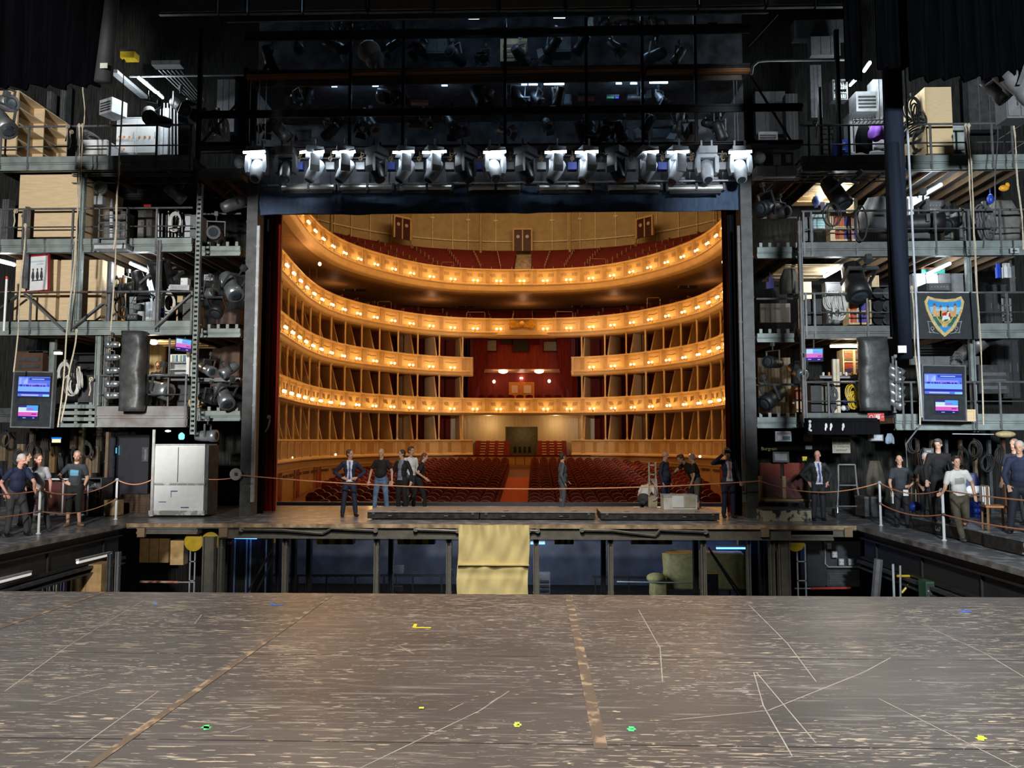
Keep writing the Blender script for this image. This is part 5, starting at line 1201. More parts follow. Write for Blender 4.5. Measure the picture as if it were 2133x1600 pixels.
# curtain side: lowest gallery contents
prop('black_shelf', 'black shelf with white papers on the lowest gallery', 'shelf', 150, 735, 230, 770, 21.8, .3, black, 'shelf', n=2)
prop('road_case', 'black road case behind the lowest gallery rail', 'case', 162, 784, 213, 838, 21.4, .6, dark, 'doors', steel)
for i in range(5): coil(at(135+i*7, 775+(i % 3)*14, 21.0), 'cable bundle hanging beside the monitor frame', (0, 0, R(30*i)), 1.3, 'cable bundles beside the monitor frame, curtain side', m=('white', 'black')[i % 2])
prop('binder_shelf', 'low shelf of pale binders behind the small tilted screen', 'shelf', 352, 738, 400, 786, 22.4, .3, lightg, 'shelf', n=3)
for i in range(11): prop('binder', 'binder standing behind the small tilted screen', 'binder', 355+i*4, 740, 358+i*4, 753, 22.35, .2, [white, col(.2, .35, .3), lightg, col(.05, .2, .35)][i % 4], 'flap', n=1, group='binders behind the small tilted screen')
prop('wooden_backdrop', 'ochre wooden backdrop behind the reading man', 'panel', 302, 715, 345, 800, 23.6, .1, mat('lit_wood', (.5, .35, .15), .6), 'flap', plyd, n=3)
prop('white_post_panel', 'bright upright board beside the small tilted screen', 'panel', 387, 732, 395, 786, 21.8, .1, white, 'flap', n=1)
prop('grey_shelf_board', 'grey shelf board in front of the small tilted screen', 'shelf board', 350, 785, 402, 793, 20.9, .4, steelm, 'plain', steelm)
prop('grey_shelf_board', 'grey board bridging toward the portal column, lowest bay', 'shelf board', 404, 788, 500, 795, 21.1, .2, steelm, 'plain', steelm)
prop('wood_stool', 'orange-brown wooden stool front in the lowest gallery', 'stool', 352, 820, 366, 842, 21.6, .3, woodo, 'drawers', plyd)
prop('grey_curtain_box', 'dark grey box curtain under the grey shelf board', 'box', 368, 796, 398, 848, 21.5, .4, dark, 'flap', steel)
b = MB()
for sg in (-1, 1): b.ring(at(408, 838, 21.2)+V((sg*.05, 0, 0)), .14, .03, n=16)
b.build('rope_wreath', tan, label='tan coil of rope beside the lowest ledge post', cat='rope coil')
slab('low_shelf', 'dim yellow-ochre strip under the second gallery', 'x', 'x', 0, 0, 1, 1, tan, 'x') if False else None
prop('ochre_strip', 'long ochre board edge under the second gallery', 'board', 58, 698, 142, 703, 20.9, .1, tan, 'plain', tan)
b = MB(); b.tube(at(8, 690, 20.2), at(14, 582, 20.2), .03); b.cur = 1; b.tube(at(14, 582, 20.2), at(14, 576, 20.2), .035); b.build('striped_pole', [white, redpl], label='white pole with red tip at the frame edge', cat='pole')
prop('hanging_lamp_box', 'small bright white lamp box on the lowest gallery', 'lamp', 112, 730, 126, 738, 21.3, .1, mat('glow_white', (1, 1, 1), emit=(1, .95, .85), es=3, sample=False), 'plain', steel)
# ---- far side contents
prop('tall_plywood_flat', 'tall brightly lit plywood flat on the topmost far gallery', 'flat', 1931, 181, 1981, 320, 20.7, 1.6, mat('bright_ply', (.72, .55, .32), .5, kind='wood', var=.05), 'flap', plyd, n=1)
prop('pale_sheet', 'pale greenish panel beside the tall plywood flat', 'panel', 1984, 262, 2008, 318, 21.2, .1, mat('mint_grey', (.36, .42, .38), .5), 'batten', lightg)
for i in range(6): coil(at(1900+(i % 3)*8, 225+i*14, 21.0), 'black cable loops hanging beside the tall plywood flat', (0, R(i*30), R(i*40)), 1.6, 'black cable loops beside the tall plywood flat', m='black')
prop('white_console', 'white cabinet front under the clothes rail', 'cabinet', 1771, 239, 1850, 322, 22.6, .4, lightg, 'doors', steel, n=2)
prop('vent_unit', 'open grey ventilation unit hung from the topmost far ceiling', 'unit', 1784, 190, 1828, 232, 21.8, .5, lightg, 'louver', steel, n=4)
prop('white_duct', 'pale vertical duct next to the black leg', 'duct', 1823, 165, 1842, 300, 22.4, .4, lightg, 'flap', steel, n=2)
t = thing('clothes_rail', 'clothes rail crowded with black hangers', 'clothes rail', at(1815, 250, 21.2)); b = MB(); b.tube((-.5, 0, 0), (.5, 0, 0), .02); b.tube((-.5, 0, 0), (-.5, 0, -.9), .02); b.build('rail', steel, t)
for i in range(9): b = MB(); x = -.45+i*.11; b.path([(x, 0, .02), (x, -.03, .06), (x, 0, .03), (x-.02, -.18, -.07), (x+.03, .18, -.07)], .012, 5); b.build('hanger', black, t)
def cloth(label, px, py, Y, w_, h, m, k=4, cat='garment', nm='hanging_garment', ph=0):
    p = at(px, py, Y); b = MB(); b.smooth = True; n = 24; rws = 8; vs = []; fs = []
    for j in range(rws+1):
        t = j/rws
        for i in range(n):
            an = 2*PI*i/n; rr = 1+.22*math.sin(an*k+ph+t*2); ww = w_/2*(.55+.45*min(1, t*2.2))
            vs.append((p.x+ww*rr*math.cos(an), p.y+.5*ww*rr*math.sin(an), p.z-h*t+.03*math.sin(an*3+ph)*t))
    for j in range(rws):
        for i in range(n): q = (i+1) % n; fs.append((j*n+i, (j+1)*n+i, (j+1)*n+q, j*n+q))
    fs += [tuple(range(n)), tuple(range(rws*n+n-1, rws*n-1, -1))]; b.add(vs, fs); return b.build(nm, m, label=label, cat=cat)
cloth('bright purple garment hanging from the clothes rail', 1826, 260, 21.1, .42, .42, mat('purple_cloth', (.30, .10, .68), .8))
cloth('black long garment hanging at the start of the clothes rail', 1798, 262, 21.2, .4, .75, velour, ph=2)
cloth('white garment partly behind the purple one', 1830, 290, 21.5, .34, .3, white, ph=3)
prop('blue_crate', 'blue stacked crate on the topmost far gallery', 'crate', 1744, 290, 1768, 320, 21.2, .4, blue, 'drawers', white)
prop('step_ladder', 'narrow grey ladder standing on the topmost far gallery', 'ladder', 1713, 258, 1735, 322, 21.0, .04, alu, 'frame', n=6)
prop('glass_rack', 'rack of glinting bottles on the topmost far gallery', 'rack', 1735, 165, 1765, 208, 22.0, .3, steelm, 'shelf', n=3)
for i in range(12): b = MB(); p = at(1738+(i % 6)*4.6, 186 if i < 6 else 205, 22.05); b.lathe([(.03, 0), (.03, .12), (.012, .17), (.012, .2)], p, n=7); b.build('bottle', mat('pale_glass', (.5, .58, .55), .15), label='pale bottle standing in the glinting rack', cat='bottle', group='bottles in the glinting rack')
prop('junction_unit', 'pale slanted unit under the topmost far ledge near the portal', 'unit', 1575, 345, 1660, 366, 20.9, .4, lightg, 'flap', steel, n=2, rot=0)
prop('notice_box', 'dark box with two white notices over the far portal ledge', 'box', 1590, 318, 1652, 347, 21.0, .4, dark, 'plain', steel)
for i, (x0, x1) in enumerate(((1611, 1626), (1637, 1647))): prop('paper_notice', ('wide' if i == 0 else 'narrow')+' white paper on the dark notice box', 'paper', x0, 322, x1, 344 if i == 0 else 338, 20.95, .01, paper, 'batten', lightg)
def horn(label, px, py, Y):
    p = at(px, py, Y); b = MB(); b.smooth = True; b.lathe([(.03, -.2), (.05, -.1), (.07, 0), (.16, .12), (.17, .13), (.06, .02), (.02, .0)], p, (0, -1, 0), 16); b.build('horn_speaker', mat('horn_grey', (.3, .3, .3), .4), label=label, cat='loudspeaker')
horn('grey horn loudspeaker beside the first moving light', 503, 342, 20.2); horn('grey horn loudspeaker beyond the last moving light', 1579, 332, 20.2)
# gel shelves: every gel file its own thing
def gelshelf(label, px0, py0, px1, py1, Y, rows_, nper, cols, vertical=True, cat='gel shelf', tag_='', ncol=1):
    t = prop('gel_shelf', label, cat, px0, py0, px1, py1, Y, .45, mat('shelf_pine', (.62, .45, .24), .5), 'shelf', n=rows_)
    rnd = random.Random(px0)
    for r_ in range(rows_):
        for i in range(nper):
            if vertical:
                x0 = px0+2.2+(px1-px0-4.4)*i/nper; x1 = x0+(px1-px0-4.4)/nper*rnd.uniform(.55, .8)
                yb_ = py1-(py1-py0)*r_/rows_-1.6; yt_ = yb_-(py1-py0)/rows_*rnd.uniform(.68, .85)
            else:
                cw = (px1-px0-4)/ncol; cc = r_ % ncol
                x0 = px0+2; x1 = px1-2; yb_ = py1-(py1-py0)*(r_+i/nper)/rows_-1.2; yt_ = yb_-(py1-py0)/rows_/nper*.6
            a, c = at(x0, yb_, Y+.03), at(x1, yt_, Y+.03); b = MB(); b.box(a.x, c.x, Y+.03, Y+.4, a.z, c.z); b.cur = 1; b.box(a.x, c.x, Y+.015, Y+.03, a.z, a.z+(c.z-a.z)*.12)
            b.build('gel_filter', [cols[min(len(cols)-1, int(i/nper*len(cols)))] if vertical else cols[(r_*nper+i)*len(cols)//(rows_*nper)], MATS['shelf_pine']], label='%s gel filed on the %s shelf of the %s' % (ordw(i+1), ordw(r_+1)+' lowest' if r_ else 'lowest', tag_), cat='gel frame', group='gel frames in the %s' % tag_)
ro = [col(.5, .06, .02), col(.45, .12, .04), col(.55, .25, .08)]; bl = [col(.05, .04, .18), col(.04, .06, .35), col(.1, .05, .25), col(.3, .26, .3)]
gelshelf('pine gel shelf of the far third gallery, red above and violet below', 1737, 449, 1788, 502, 21.3, 2, 14, [col(.35, .05, .04), ro[1], bl[0], col(.4, .2, .15), bl[1]], tag_='third gallery shelf')
gelshelf('tall pine gel shelf of the far second gallery', 1769, 577, 1812, 676, 21.4, 4, 11, ro[:2]+[col(.45, .38, .3)]+bl, tag_='second gallery shelf')
gelshelf('flat-filed gel cabinet under the warm horizontal tube, red column', 1757, 728, 1779, 780, 21.9, 2, 9, [col(.03, .03, .2), col(.5, .04, .03), col(.1, .12, .1), ro[1], ro[2]], vertical=False, tag_='red column of the warm-lit cabinet')
gelshelf('flat-filed gel cabinet under the warm horizontal tube, blue column', 1781, 728, 1802, 780, 21.9, 2, 9, [bl[1], col(.35, .3, .12), bl[0], bl[3], ro[0]], vertical=False, tag_='blue column of the warm-lit cabinet')
prop('cardboard_tubes', 'two long pale cardboard tubes leaning by the gel cabinet', 'tube', 1738, 748, 1748, 860, 21.2, .1, mat('pale_card', (.68, .6, .45), .6), 'flap', plyd, n=2, rot=0)
for i, (px, py) in enumerate(((1774, 818), (1777, 835))): coil(at(px, py, 20.9), 'bright yellow cable coil, %s of the hanging pair' % ('upper' if i == 0 else 'lower'), (0, 0, R(i*20)), 1.0, m='yellow')
prop('grey_case', 'dark grey padded case behind the lowest far rail', 'case', 1690, 800, 1711, 858, 21.0, .4, dark, 'flap', steel, n=1); prop('grey_case', 'olive upright beam beside the padded case', 'case', 1712, 800, 1722, 858, 21.1, .3, mat('olive_wood', (.2, .18, .13), .6), 'flap', steel, n=1)
for i in range(5): coil(at(1731+(i % 2)*6, 810+i*10, 21.1), 'chain-like cable hanging by the cardboard tubes', (0, 0, R(20*i)), .8, 'chain-like cables by the cardboard tubes', m='grey')
prop('work_counter', 'cluttered white desk top under the gel cabinet', 'desk', 1708, 783, 1804, 788, 21.3, .5, lightg, 'plain', steelm)
for i in range(7): b = MB(); p = at(1715+i*12, 783, 21.4); b.lathe([(.03, 0), (.032, .08), (.02, .1)], p, n=8); b.build('cup', [white, orange, redpl, lightg][i % 4], label='small jar or cup on the cluttered desk top', cat='cup', group='cups on the cluttered desk top')
for i in range(4): b = MB(); p = at(1757+i*4, 850-(i % 2)*14, 21.2); b.smooth = True; b.ell(p, .07, .07, .08); b.build('tape_roll', [white, blue, lightg, mat('purple_tape', (.2, .15, .4), .5)][i], label=['white', 'blue', 'grey', 'purple'][i]+' roll beside the yellow cable coil', cat='roll')
prop('brown_board_wall', 'brown slatted wall in the lowest set-back far bay', 'panel', 1582, 745, 1646, 862, 23.0, .1, mat('olive_brown', (.16, .12, .07), .6, kind='fold'), 'flap', brown, n=10)
prop('dark_bench', 'dark brown bench board, lowest set-back far bay', 'board', 1590, 818, 1644, 838, 22.4, .1, brown, 'plain', brown)
prop('orange_case', 'rusty orange case by the inner corner, lowest far gallery', 'case', 1656, 808, 1676, 832, 21.8, .3, mat('rust', (.32, .08, .03), .6), 'plain', mat('rust', (0, 0, 0)))
prop('plywood_piece', 'pale plywood piece under the rusty case', 'panel', 1658, 836, 1676, 858, 21.8, .1, ply, 'flap', plyd, n=1)
prop('brown_ochre_post', 'ochre wooden post in the lowest set-back far bay', 'post', 1644, 810, 1654, 862, 22.2, .1, tan, 'flap', plyd, n=2)
prop('light_square', 'plywood square fixed beside the far monitor frame', 'panel', 2010, 853, 2031, 878, 19.95, .04, ply, 'batten', ply)
# second far gallery
prop('dark_locker', 'pair of dark lockers behind the second far rail', 'locker', 1681, 625, 1711, 676, 21.0, .4, dark, 'doors', steel); prop('grey_locker', 'light grey tower behind the hanging cables', 'locker', 1722, 590, 1760, 676, 22.2, .3, mid, 'doors', steel, n=1)
for i in range(7): coil(at(1729+(i % 4)*9, 628+(i//4)*20, 21.0), 'white cable coil hanging on the second far rail', (0, 0, R(25*i)), 1.1, 'white cable coils on the second far rail', m='white')
prop('plywood_board', 'pale plywood board behind the inner corner, second far gallery', 'panel', 1667, 587, 1690, 650, 22.6, .06, ply, 'flap', plyd, n=1)  # same plywood colour as the other boards
prop('square_sign', 'small square pinned notice on a plywood post', 'notice', 1816, 574, 1830, 598, 21.2, .05, ply, 'batten', ply)
prop('reel_shelf', 'dark shelf of cable drums behind the second far rail', 'shelf', 1815, 595, 1858, 676, 21.5, .5, steel, 'shelf', n=3)
for i in range(6): b = MB(); p = at(1825+(i % 2)*20, 612+(i//2)*27, 21.5); b.lathe([(.16, -.1), (.16, -.08), (.07, -.08), (.07, .08), (.16, .08), (.16, .1)], p, (0.2, -1, 0), 14); b.build('cable_drum', [black, steel][i % 2], label='black cable drum stored on the second far gallery', cat='cable drum', group='cable drums on the second far gallery')
b = MB(); p = at(1604, 580, 21.2); b.prism([(p.x-.12, p.z-.3), (p.x+.09, p.z-.28), (p.x+.1, p.z), (p.x-.05, p.z+.02), (p.x-.05, p.z-.1), (p.x-.12, p.z-.12)], 21.15, 21.3); b.tube(p+V((.0, 0, .02)), p+V((0, 0, .18)), .02, .005); b.build('blue_hook_bag', col(.02, .02, .16), label='dark blue stepped bag hanging in the second set-back far bay', cat='bag')
prop('dim_sheet', 'dull taupe panel in the second set-back far bay', 'panel', 1585, 632, 1646, 672, 22.6, .1, mat('taupe', (.10, .09, .07), .6, kind='fold'), 'flap', brown, n=6)
cloth('dark crumpled cloth hanging over the second set-back far ledge', 1645, 560, 21.5, .5, .7, mat('olive_cloth', (.09, .09, .075), .7), ph=1, cat='cloth', nm='hanging_cloth')
# third far gallery
prop('glow_case', 'pale glass-fronted case with a turquoise top, third far gallery', 'case', 1692, 446, 1724, 476, 21.6, .4, mat('glass_white', (.6, .7, .7), .3), 'louver', mat('turq', (.25, .55, .6), .3), n=4)
prop('dark_cupboard', 'grey cupboard behind the third far rail', 'cupboard', 1675, 455, 1693, 502, 21.0, .4, mid, 'doors', steel, n=1)
prop('plywood_upright', 'bright plywood strip between two cable rings', 'board', 1778, 413, 1787, 438, 21.3, .3, ply, 'flap', plyd, n=1, rot=20); prop('plywood_upright', 'pale plywood side of the gel shelf, third far gallery', 'board', 1730, 440, 1738, 502, 21.2, .3, ply, 'flap', plyd, n=1)
for i, px in enumerate((1733, 1793)): b = MB(); b.ring(at(px, 465 if i else 447, 20.5), .32, .02, n=24, sx=.5 if i else .75, sz=1.5 if i else 1); b.ring(at(px+2, 465 if i else 447, 20.5), .30, .014, n=24, sx=.5, sz=1.5 if i else 1); b.build('cable_ring', rubber, label=('wide' if i == 0 else 'tall narrow')+' black cable ring hung on the third far rail', cat='cable ring')
prop('vent_shelf', 'pale ribbed basket over the third far rail', 'basket', 1718, 420, 1754, 433, 21.7, .3, lightg, 'louver', mid, n=6)
b = MB(); p = at(1700, 428, 21.8); b.smooth = True; b.ell(p+V((0, 0, .12)), .12, .12, .14); b.lathe([(.05, 0), (.08, .3)], p-V((0, 0, .05)), n=8); b.build('water_jug', mat('bluish_jug', (.12, .2, .6), .3), label='bluish jug standing behind the third far rail', cat='jug')
b = MB(); b.lathe([(.11, 0), (.11, .03)], at(1705, 405, 21.9), (0, -1, 0), 14); b.build('round_plate', mat('olive_disc', (.4, .38, .28), .4), label='round olive disc near the small glare', cat='disc')
cloth('smooth dark grey blanket hanging against the black leg, third far gallery', 1832, 412, 21.6, 1.0, .95, mat('blanket', (.10, .105, .115), .7), ph=2, cat='blanket', nm='grey_blanket')
for i, px in enumerate((1893, 1914)): prop('steel_wardrobe', 'pale steel wardrobe beyond the leg, %s one' % ('first' if i == 0 else 'second'), 'wardrobe', px, 412, px+20, 500, 22.2, .4, mat('wardrobe', (.28, .29, .31), .5), 'doors', steel, n=1)
prop('monitor_stack', 'stack of black equipment on a stand beyond the leg, third gallery', 'equipment', 1922, 417, 1965, 440, 21.3, .5, dark, 'equip', steelm, n=5)
prop('monitor_stack', 'stack of black equipment above the crest board', 'equipment', 1930, 590, 1982, 606, 21.1, .5, dark, 'equip', steelm, n=6)
prop('red_notice', 'white card with red border beyond the leg, third gallery', 'notice', 1954, 440, 1966, 454, 20.9, .03, white, 'batten', redpl)
for i in range(5): prop('grey_roll', 'upright grey folded flat beyond the leg', 'flat', 1968+i*13, 442+(i % 2)*4, 1978+i*13, 500, 21.5+.1*(i % 2), .2, [mid, mat('sage', (.24, .25, .22), .6)][i % 2], 'flap', steel, n=1, group='grey folded flats beyond the leg')
for i in range(3): coil(at(2050+(i % 2)*6, 452+i*12, 20.6), 'grey hose coil hung on the third rail near the frame edge', (0, 0, R(15*i)), 1.6, 'grey hose coils near the frame edge', m='grey')
cloth('big olive-grey sack hanging near the frame edge, third gallery', 2085, 420, 21.2, .95, 1.1, mat('sack', (.16, .155, .14), .7), ph=4, cat='sack', nm='grey_sack')
b = MB(); p = at(2063, 415, 21.0); b.smooth = True; b.ell(p, .09, .09, .14); b.tube(p+V((0, 0, .12)), p+V((0, 0, .3)), .015); b.cur = 1; b.ell(p+V((0, 0, .1)), .05, .05, .05); b.build('blue_weight', [blue, white], label='blue weight bag with white cap hanging beyond the leg', cat='weight bag')
b = MB(); p = at(2091, 392, 21.1); b.smooth = True; b.ell(p, .14, .08, .09); b.ell(p+V((.1, 0, .08)), .06, .05, .08); b.build('orange_lamp', mat('amber', (.85, .4, .03), .4), label='amber-orange wrapped item hanging near the frame edge', cat='lamp')
for i, (px, c_) in enumerate(((2079, blue), (2093, white), (2100, lightg))): b = MB(); p = at(px, 568, 21.2); b.cbox(p, .1, .1, .3); b.cbox(p+V((0, 0, .2)), .07, .07, .12); b.build('small_canister', c_, label=['blue', 'white', 'pale grey'][i]+' small canister hanging over the second gallery, near the frame edge', cat='canister')
prop('turquoise_board', 'turquoise and red boards lying above the crest board', 'board', 1920, 558, 1968, 571, 22.6, .05, mat('turquoise', (.08, .5, .4), .5), 'plain', mat('tomato', (.5, .15, .08), .5))
for i in range(4): prop('steel_wardrobe', 'steel wardrobe behind the crest board', 'wardrobe', 1905+i*26, 572, 1928+i*26, 668, 22.4, .4, MATS['wardrobe'] if i < 2 else mid, 'doors', steel, n=1, group='steel wardrobes behind the crest board')
prop('framed_plate', 'small framed plate on the third fascia near the frame edge', 'plate', 2104, 517, 2122, 528, 20.25, .02, steelm, 'batten', lightg)
prop('gate_frame', 'pale barred gate beyond the crest board', 'gate', 2090, 618, 2106, 672, 20.9, .04, alu, 'frame', n=3)
prop('grey_strip', 'grey panel strip above the far monitor frame', 'panel', 1898, 742, 2040, 760, 21.0, .1, mid, 'flap', steel, n=3)
b = MB()
for y0 in (742, 748, 754): b.path([at(1985, y0, 20.7), at(1990, y0-10, 20.7), at(2000, y0-8, 20.7), at(2006, y0, 20.7)], .014, 5)
b.build('bent_hose', mid, label='bent grey hoses above the far monitor frame', cat='hose')
# crest board
t = thing('crest_board', 'dark board bearing a painted coat of arms with castle and rider', 'board', at(1967, 706, 20.0), (0, R(.5), 0)); ox = t.location
def L(px, py): p = at(px, py, 20.0); return (p.x-ox.x, p.z-ox.z)
b = MB(); a, c = L(1898, 706), L(2034, 610); b.box(a[0], c[0], 0, .06, 0, c[1]); b.build('panel', mat('slate_board', (.028, .032, .038), .5), t)
b = MB(); b.box(a[0], c[0], -.02, .06, c[1], c[1]+.03); b.build('edge_strip', lightg, t)
shield = [(1931, 617), (1946, 622), (1967, 624), (1988, 622), (2000, 617), (2007, 628), (2004, 645), (1996, 668), (1984, 688), (1967, 702), (1951, 688), (1938, 668), (1928, 645), (1924, 629)]
inner = [(1931+2, 624), (1948, 628), (1967, 630), (1986, 628), (1999, 624), (2001, 632), (1998, 645), (1991, 665), (1980, 682), (1967, 694), (1955, 682), (1943, 665), (1934, 645), (1930, 632)]
ccw = lambda pts: [L(*q) for q in reversed(pts)]
b = MB(); b.prism(ccw(shield), -.02, 0); sh = b.build('shield', mat('shield_gold', (.62, .47, .20), .45, var=.2, sc=25), t)
pic = MB(); mats_ = [mat('sky_paint', (.03, .28, .68), .5), mat('pale_sky_paint', (.28, .55, .75), .5, var=.3, sc=20), mat('castle_paint', (.62, .35, .16), .6), mat('meadow_paint', (.03, .13, .05), .6, sc=20, var=.4), white, redpl, MATS['shield_gold'], mat('roof_paint', (.15, .06, .12), .6)]
pic.prism(ccw(inner), -.025, -.02)
def band(y0, y1, xs0, xs1, mi, yy): pic.cur = mi; pic.prism([L(xs0[0], y1), L(xs0[1], y1), L(xs1[1], y0), L(xs1[0], y0)], yy, -.02)
band(640, 662, (1941, 1993), (1934, 2000), 1, -.027); band(661, 680, (1954, 1981), (1943, 1991), 3, -.029); band(655, 664, (1943, 1991), (1939, 1995), 3, -.028)
pic.cur = 2
for x0, x1, y0 in ((1942, 1947, 637), (1985, 1990, 637), (1956, 1959, 641), (1971, 1974, 641), (1947, 1985, 648)): pic.prism([L(x0, 660), L(x1, 660), L(x1, y0), L(x0, y0)], -.033, -.02)
pic.cur = 7
for x0, x1, y0 in ((1941, 1948, 637), (1984, 1991, 637), (1955, 1960, 641), (1970, 1975, 641)): pic.prism([L(x0, y0), L(x1, y0), L((x0+x1)/2, y0-6)], -.034, -.02)
pic.cur = 4
pic.prism([L(1961, 662), L(1964, 657), L(1972, 656), L(1976, 659), L(1978, 672), L(1975, 673), L(1973, 665), L(1966, 666), L(1962, 670), L(1960, 668)], -.040, -.02); pic.prism([L(1970, 658), L(1974, 658), L(1976, 650), L(1972, 650)], -.041, -.02)
pic.cur = 5; pic.prism([L(1961, 658), L(1969, 658), L(1970, 650), L(1965, 652), L(1960, 654)], -.043, -.02); pic.prism([L(1974, 661), L(1978, 660), L(1977, 653), L(1974, 653)], -.043, -.02)
pic.cur = 6
for sg in (-1, 1):
    pic.path([V((L(1967+sg*4, 686)[0], -.03, L(0, 686)[1])), V((L(1967+sg*12, 678)[0], -.03, L(0, 678)[1])), V((L(1967+sg*18, 668)[0], -.03, L(0, 668)[1])), V((L(1967+sg*15, 663)[0], -.03, L(0, 663)[1])), V((L(1967+sg*11, 666)[0], -.03, L(0, 666)[1]))], .016, 5)
pic.path([V((L(1955, 677)[0], -.03, L(0, 677)[1])), V((L(1967, 682)[0], -.03, L(0, 682)[1])), V((L(1979, 677)[0], -.03, L(0, 677)[1]))], .035, 6); pic.ell(V((L(1967, 686)[0], -.02, L(0, 686)[1])), .09, .02, .07)
pic.build('painted_picture', mats_, sh)
b = MB()
for sg in (-1, 1):
    q = lambda x, y: V((L(1967+sg*x, y)[0], -.01, L(0, y)[1]))
    b.bar(q(35, 678), q(30, 703), .018, .01); b.bar(q(36, 679), q(23, 680), .014, .01); b.bar(q(28, 681), q(34, 702), .018, .01) if 0 else None
    b.bar(q(34, 700), q(12, 703), .012, .01); b.bar(q(27, 696), q(20, 702), .012, .01); b.ring(q(25, 693), .04, .008, n=12); b.bar(q(26, 680), q(24, 690), .012, .01) if sg > 0 else None
b.build('chalk_emblem', lightg, t, label='white drawn trestle marks')
# red hydrant-style sign with pictograms
t = thing('red_sign', 'small red sign with white hose pictogram and lines', 'sign', at(1825, 877, 20.0)); b = MB(); b.box(-.21, .21, 0, .02, 0, .2); b.build('plate', mat('sign_red', (.45, .05, .04), .5), t)
b = MB(); b.ring((-.12, -.004, .1), .045, .008, n=14); b.bar((-.17, -.004, .04), (-.14, -.004, .08), .012, .006); b.box(-.03, -.022, -.006, 0, .03, .17)
for k in range(3): b.box(.0+k*.035, .022+k*.035, -.006, 0, .05, .15)
b.box(.0, .12, -.006, 0, .16, .168); b.bar((.12, -.004, .1), (.18, -.004, .1), .012, .006); b.bar((.165, -.004, .125), (.185, -.004, .1), .01, .006); b.build('pictogram', paper, t)
# black bag row under the lowest far gallery
t = thing('tool_roll', 'long black cloth roll with white gloves hanging under the lowest far gallery', 'cloth roll', at(1758, 905, 20.0)); b = MB(); b.box(-.92, .92, 0, .2, 0, .38); b.box(-.95, .85, -.03, .15, .33, .42)
b.build('roll', velour, t)
for i, px in enumerate((1690, 1722, 1732, 1756)):
    x = (px-1758)*.0128; b = MB(); b.smooth = True; b.ell((x, -.04, .22), .035, .02, .07); b.ell((x-.02, -.04, .14), .025, .02, .05); 
    if i == 0: b.ell((x, -.04, .33), .04, .02, .04); b.ell((x+.02, -.04, .1), .03, .02, .03)
    b.build('glove', paper, t)
# ================================================================ PEOPLE
skin = mat('skin', (.62, .36, .25), .5, var=.06); skin2 = mat('skin_flushed', (.66, .34, .26), .5, var=.06)
lip = mat('lip', (.40, .13, .10), .5); eyem = mat('eye_dark', (.11, .06, .045), .4)
def remeshed(mb, name, voxel, smooth_it=3):
    me = bpy.data.meshes.new(name); me.from_pydata(mb.v, [], mb.f); me.update()
    o = bpy.data.objects.new(name, me); COL.objects.link(o)
    r = o.modifiers.new('r', 'REMESH'); r.mode = 'VOXEL'; r.voxel_size = voxel; r.use_smooth_shade = True
    s = o.modifiers.new('s', 'SMOOTH'); s.iterations = smooth_it; s.factor = .5
    dg = bpy.context.evaluated_depsgraph_get(); dg.update()
    out = bpy.data.meshes.new_from_object(o.evaluated_get(dg)); bpy.data.objects.remove(o); bpy.data.meshes.remove(me)
    out.name = name; out.polygons.foreach_set('use_smooth', [True]*len(out.polygons)); return out
def cap(mb, p, q, r1, r2, n=10):
    mb.tube(p, q, r1, r2, n); mb.ell(p, r1, r1, r1, n, 6); mb.ell(q, r2, r2, r2, n, 6)
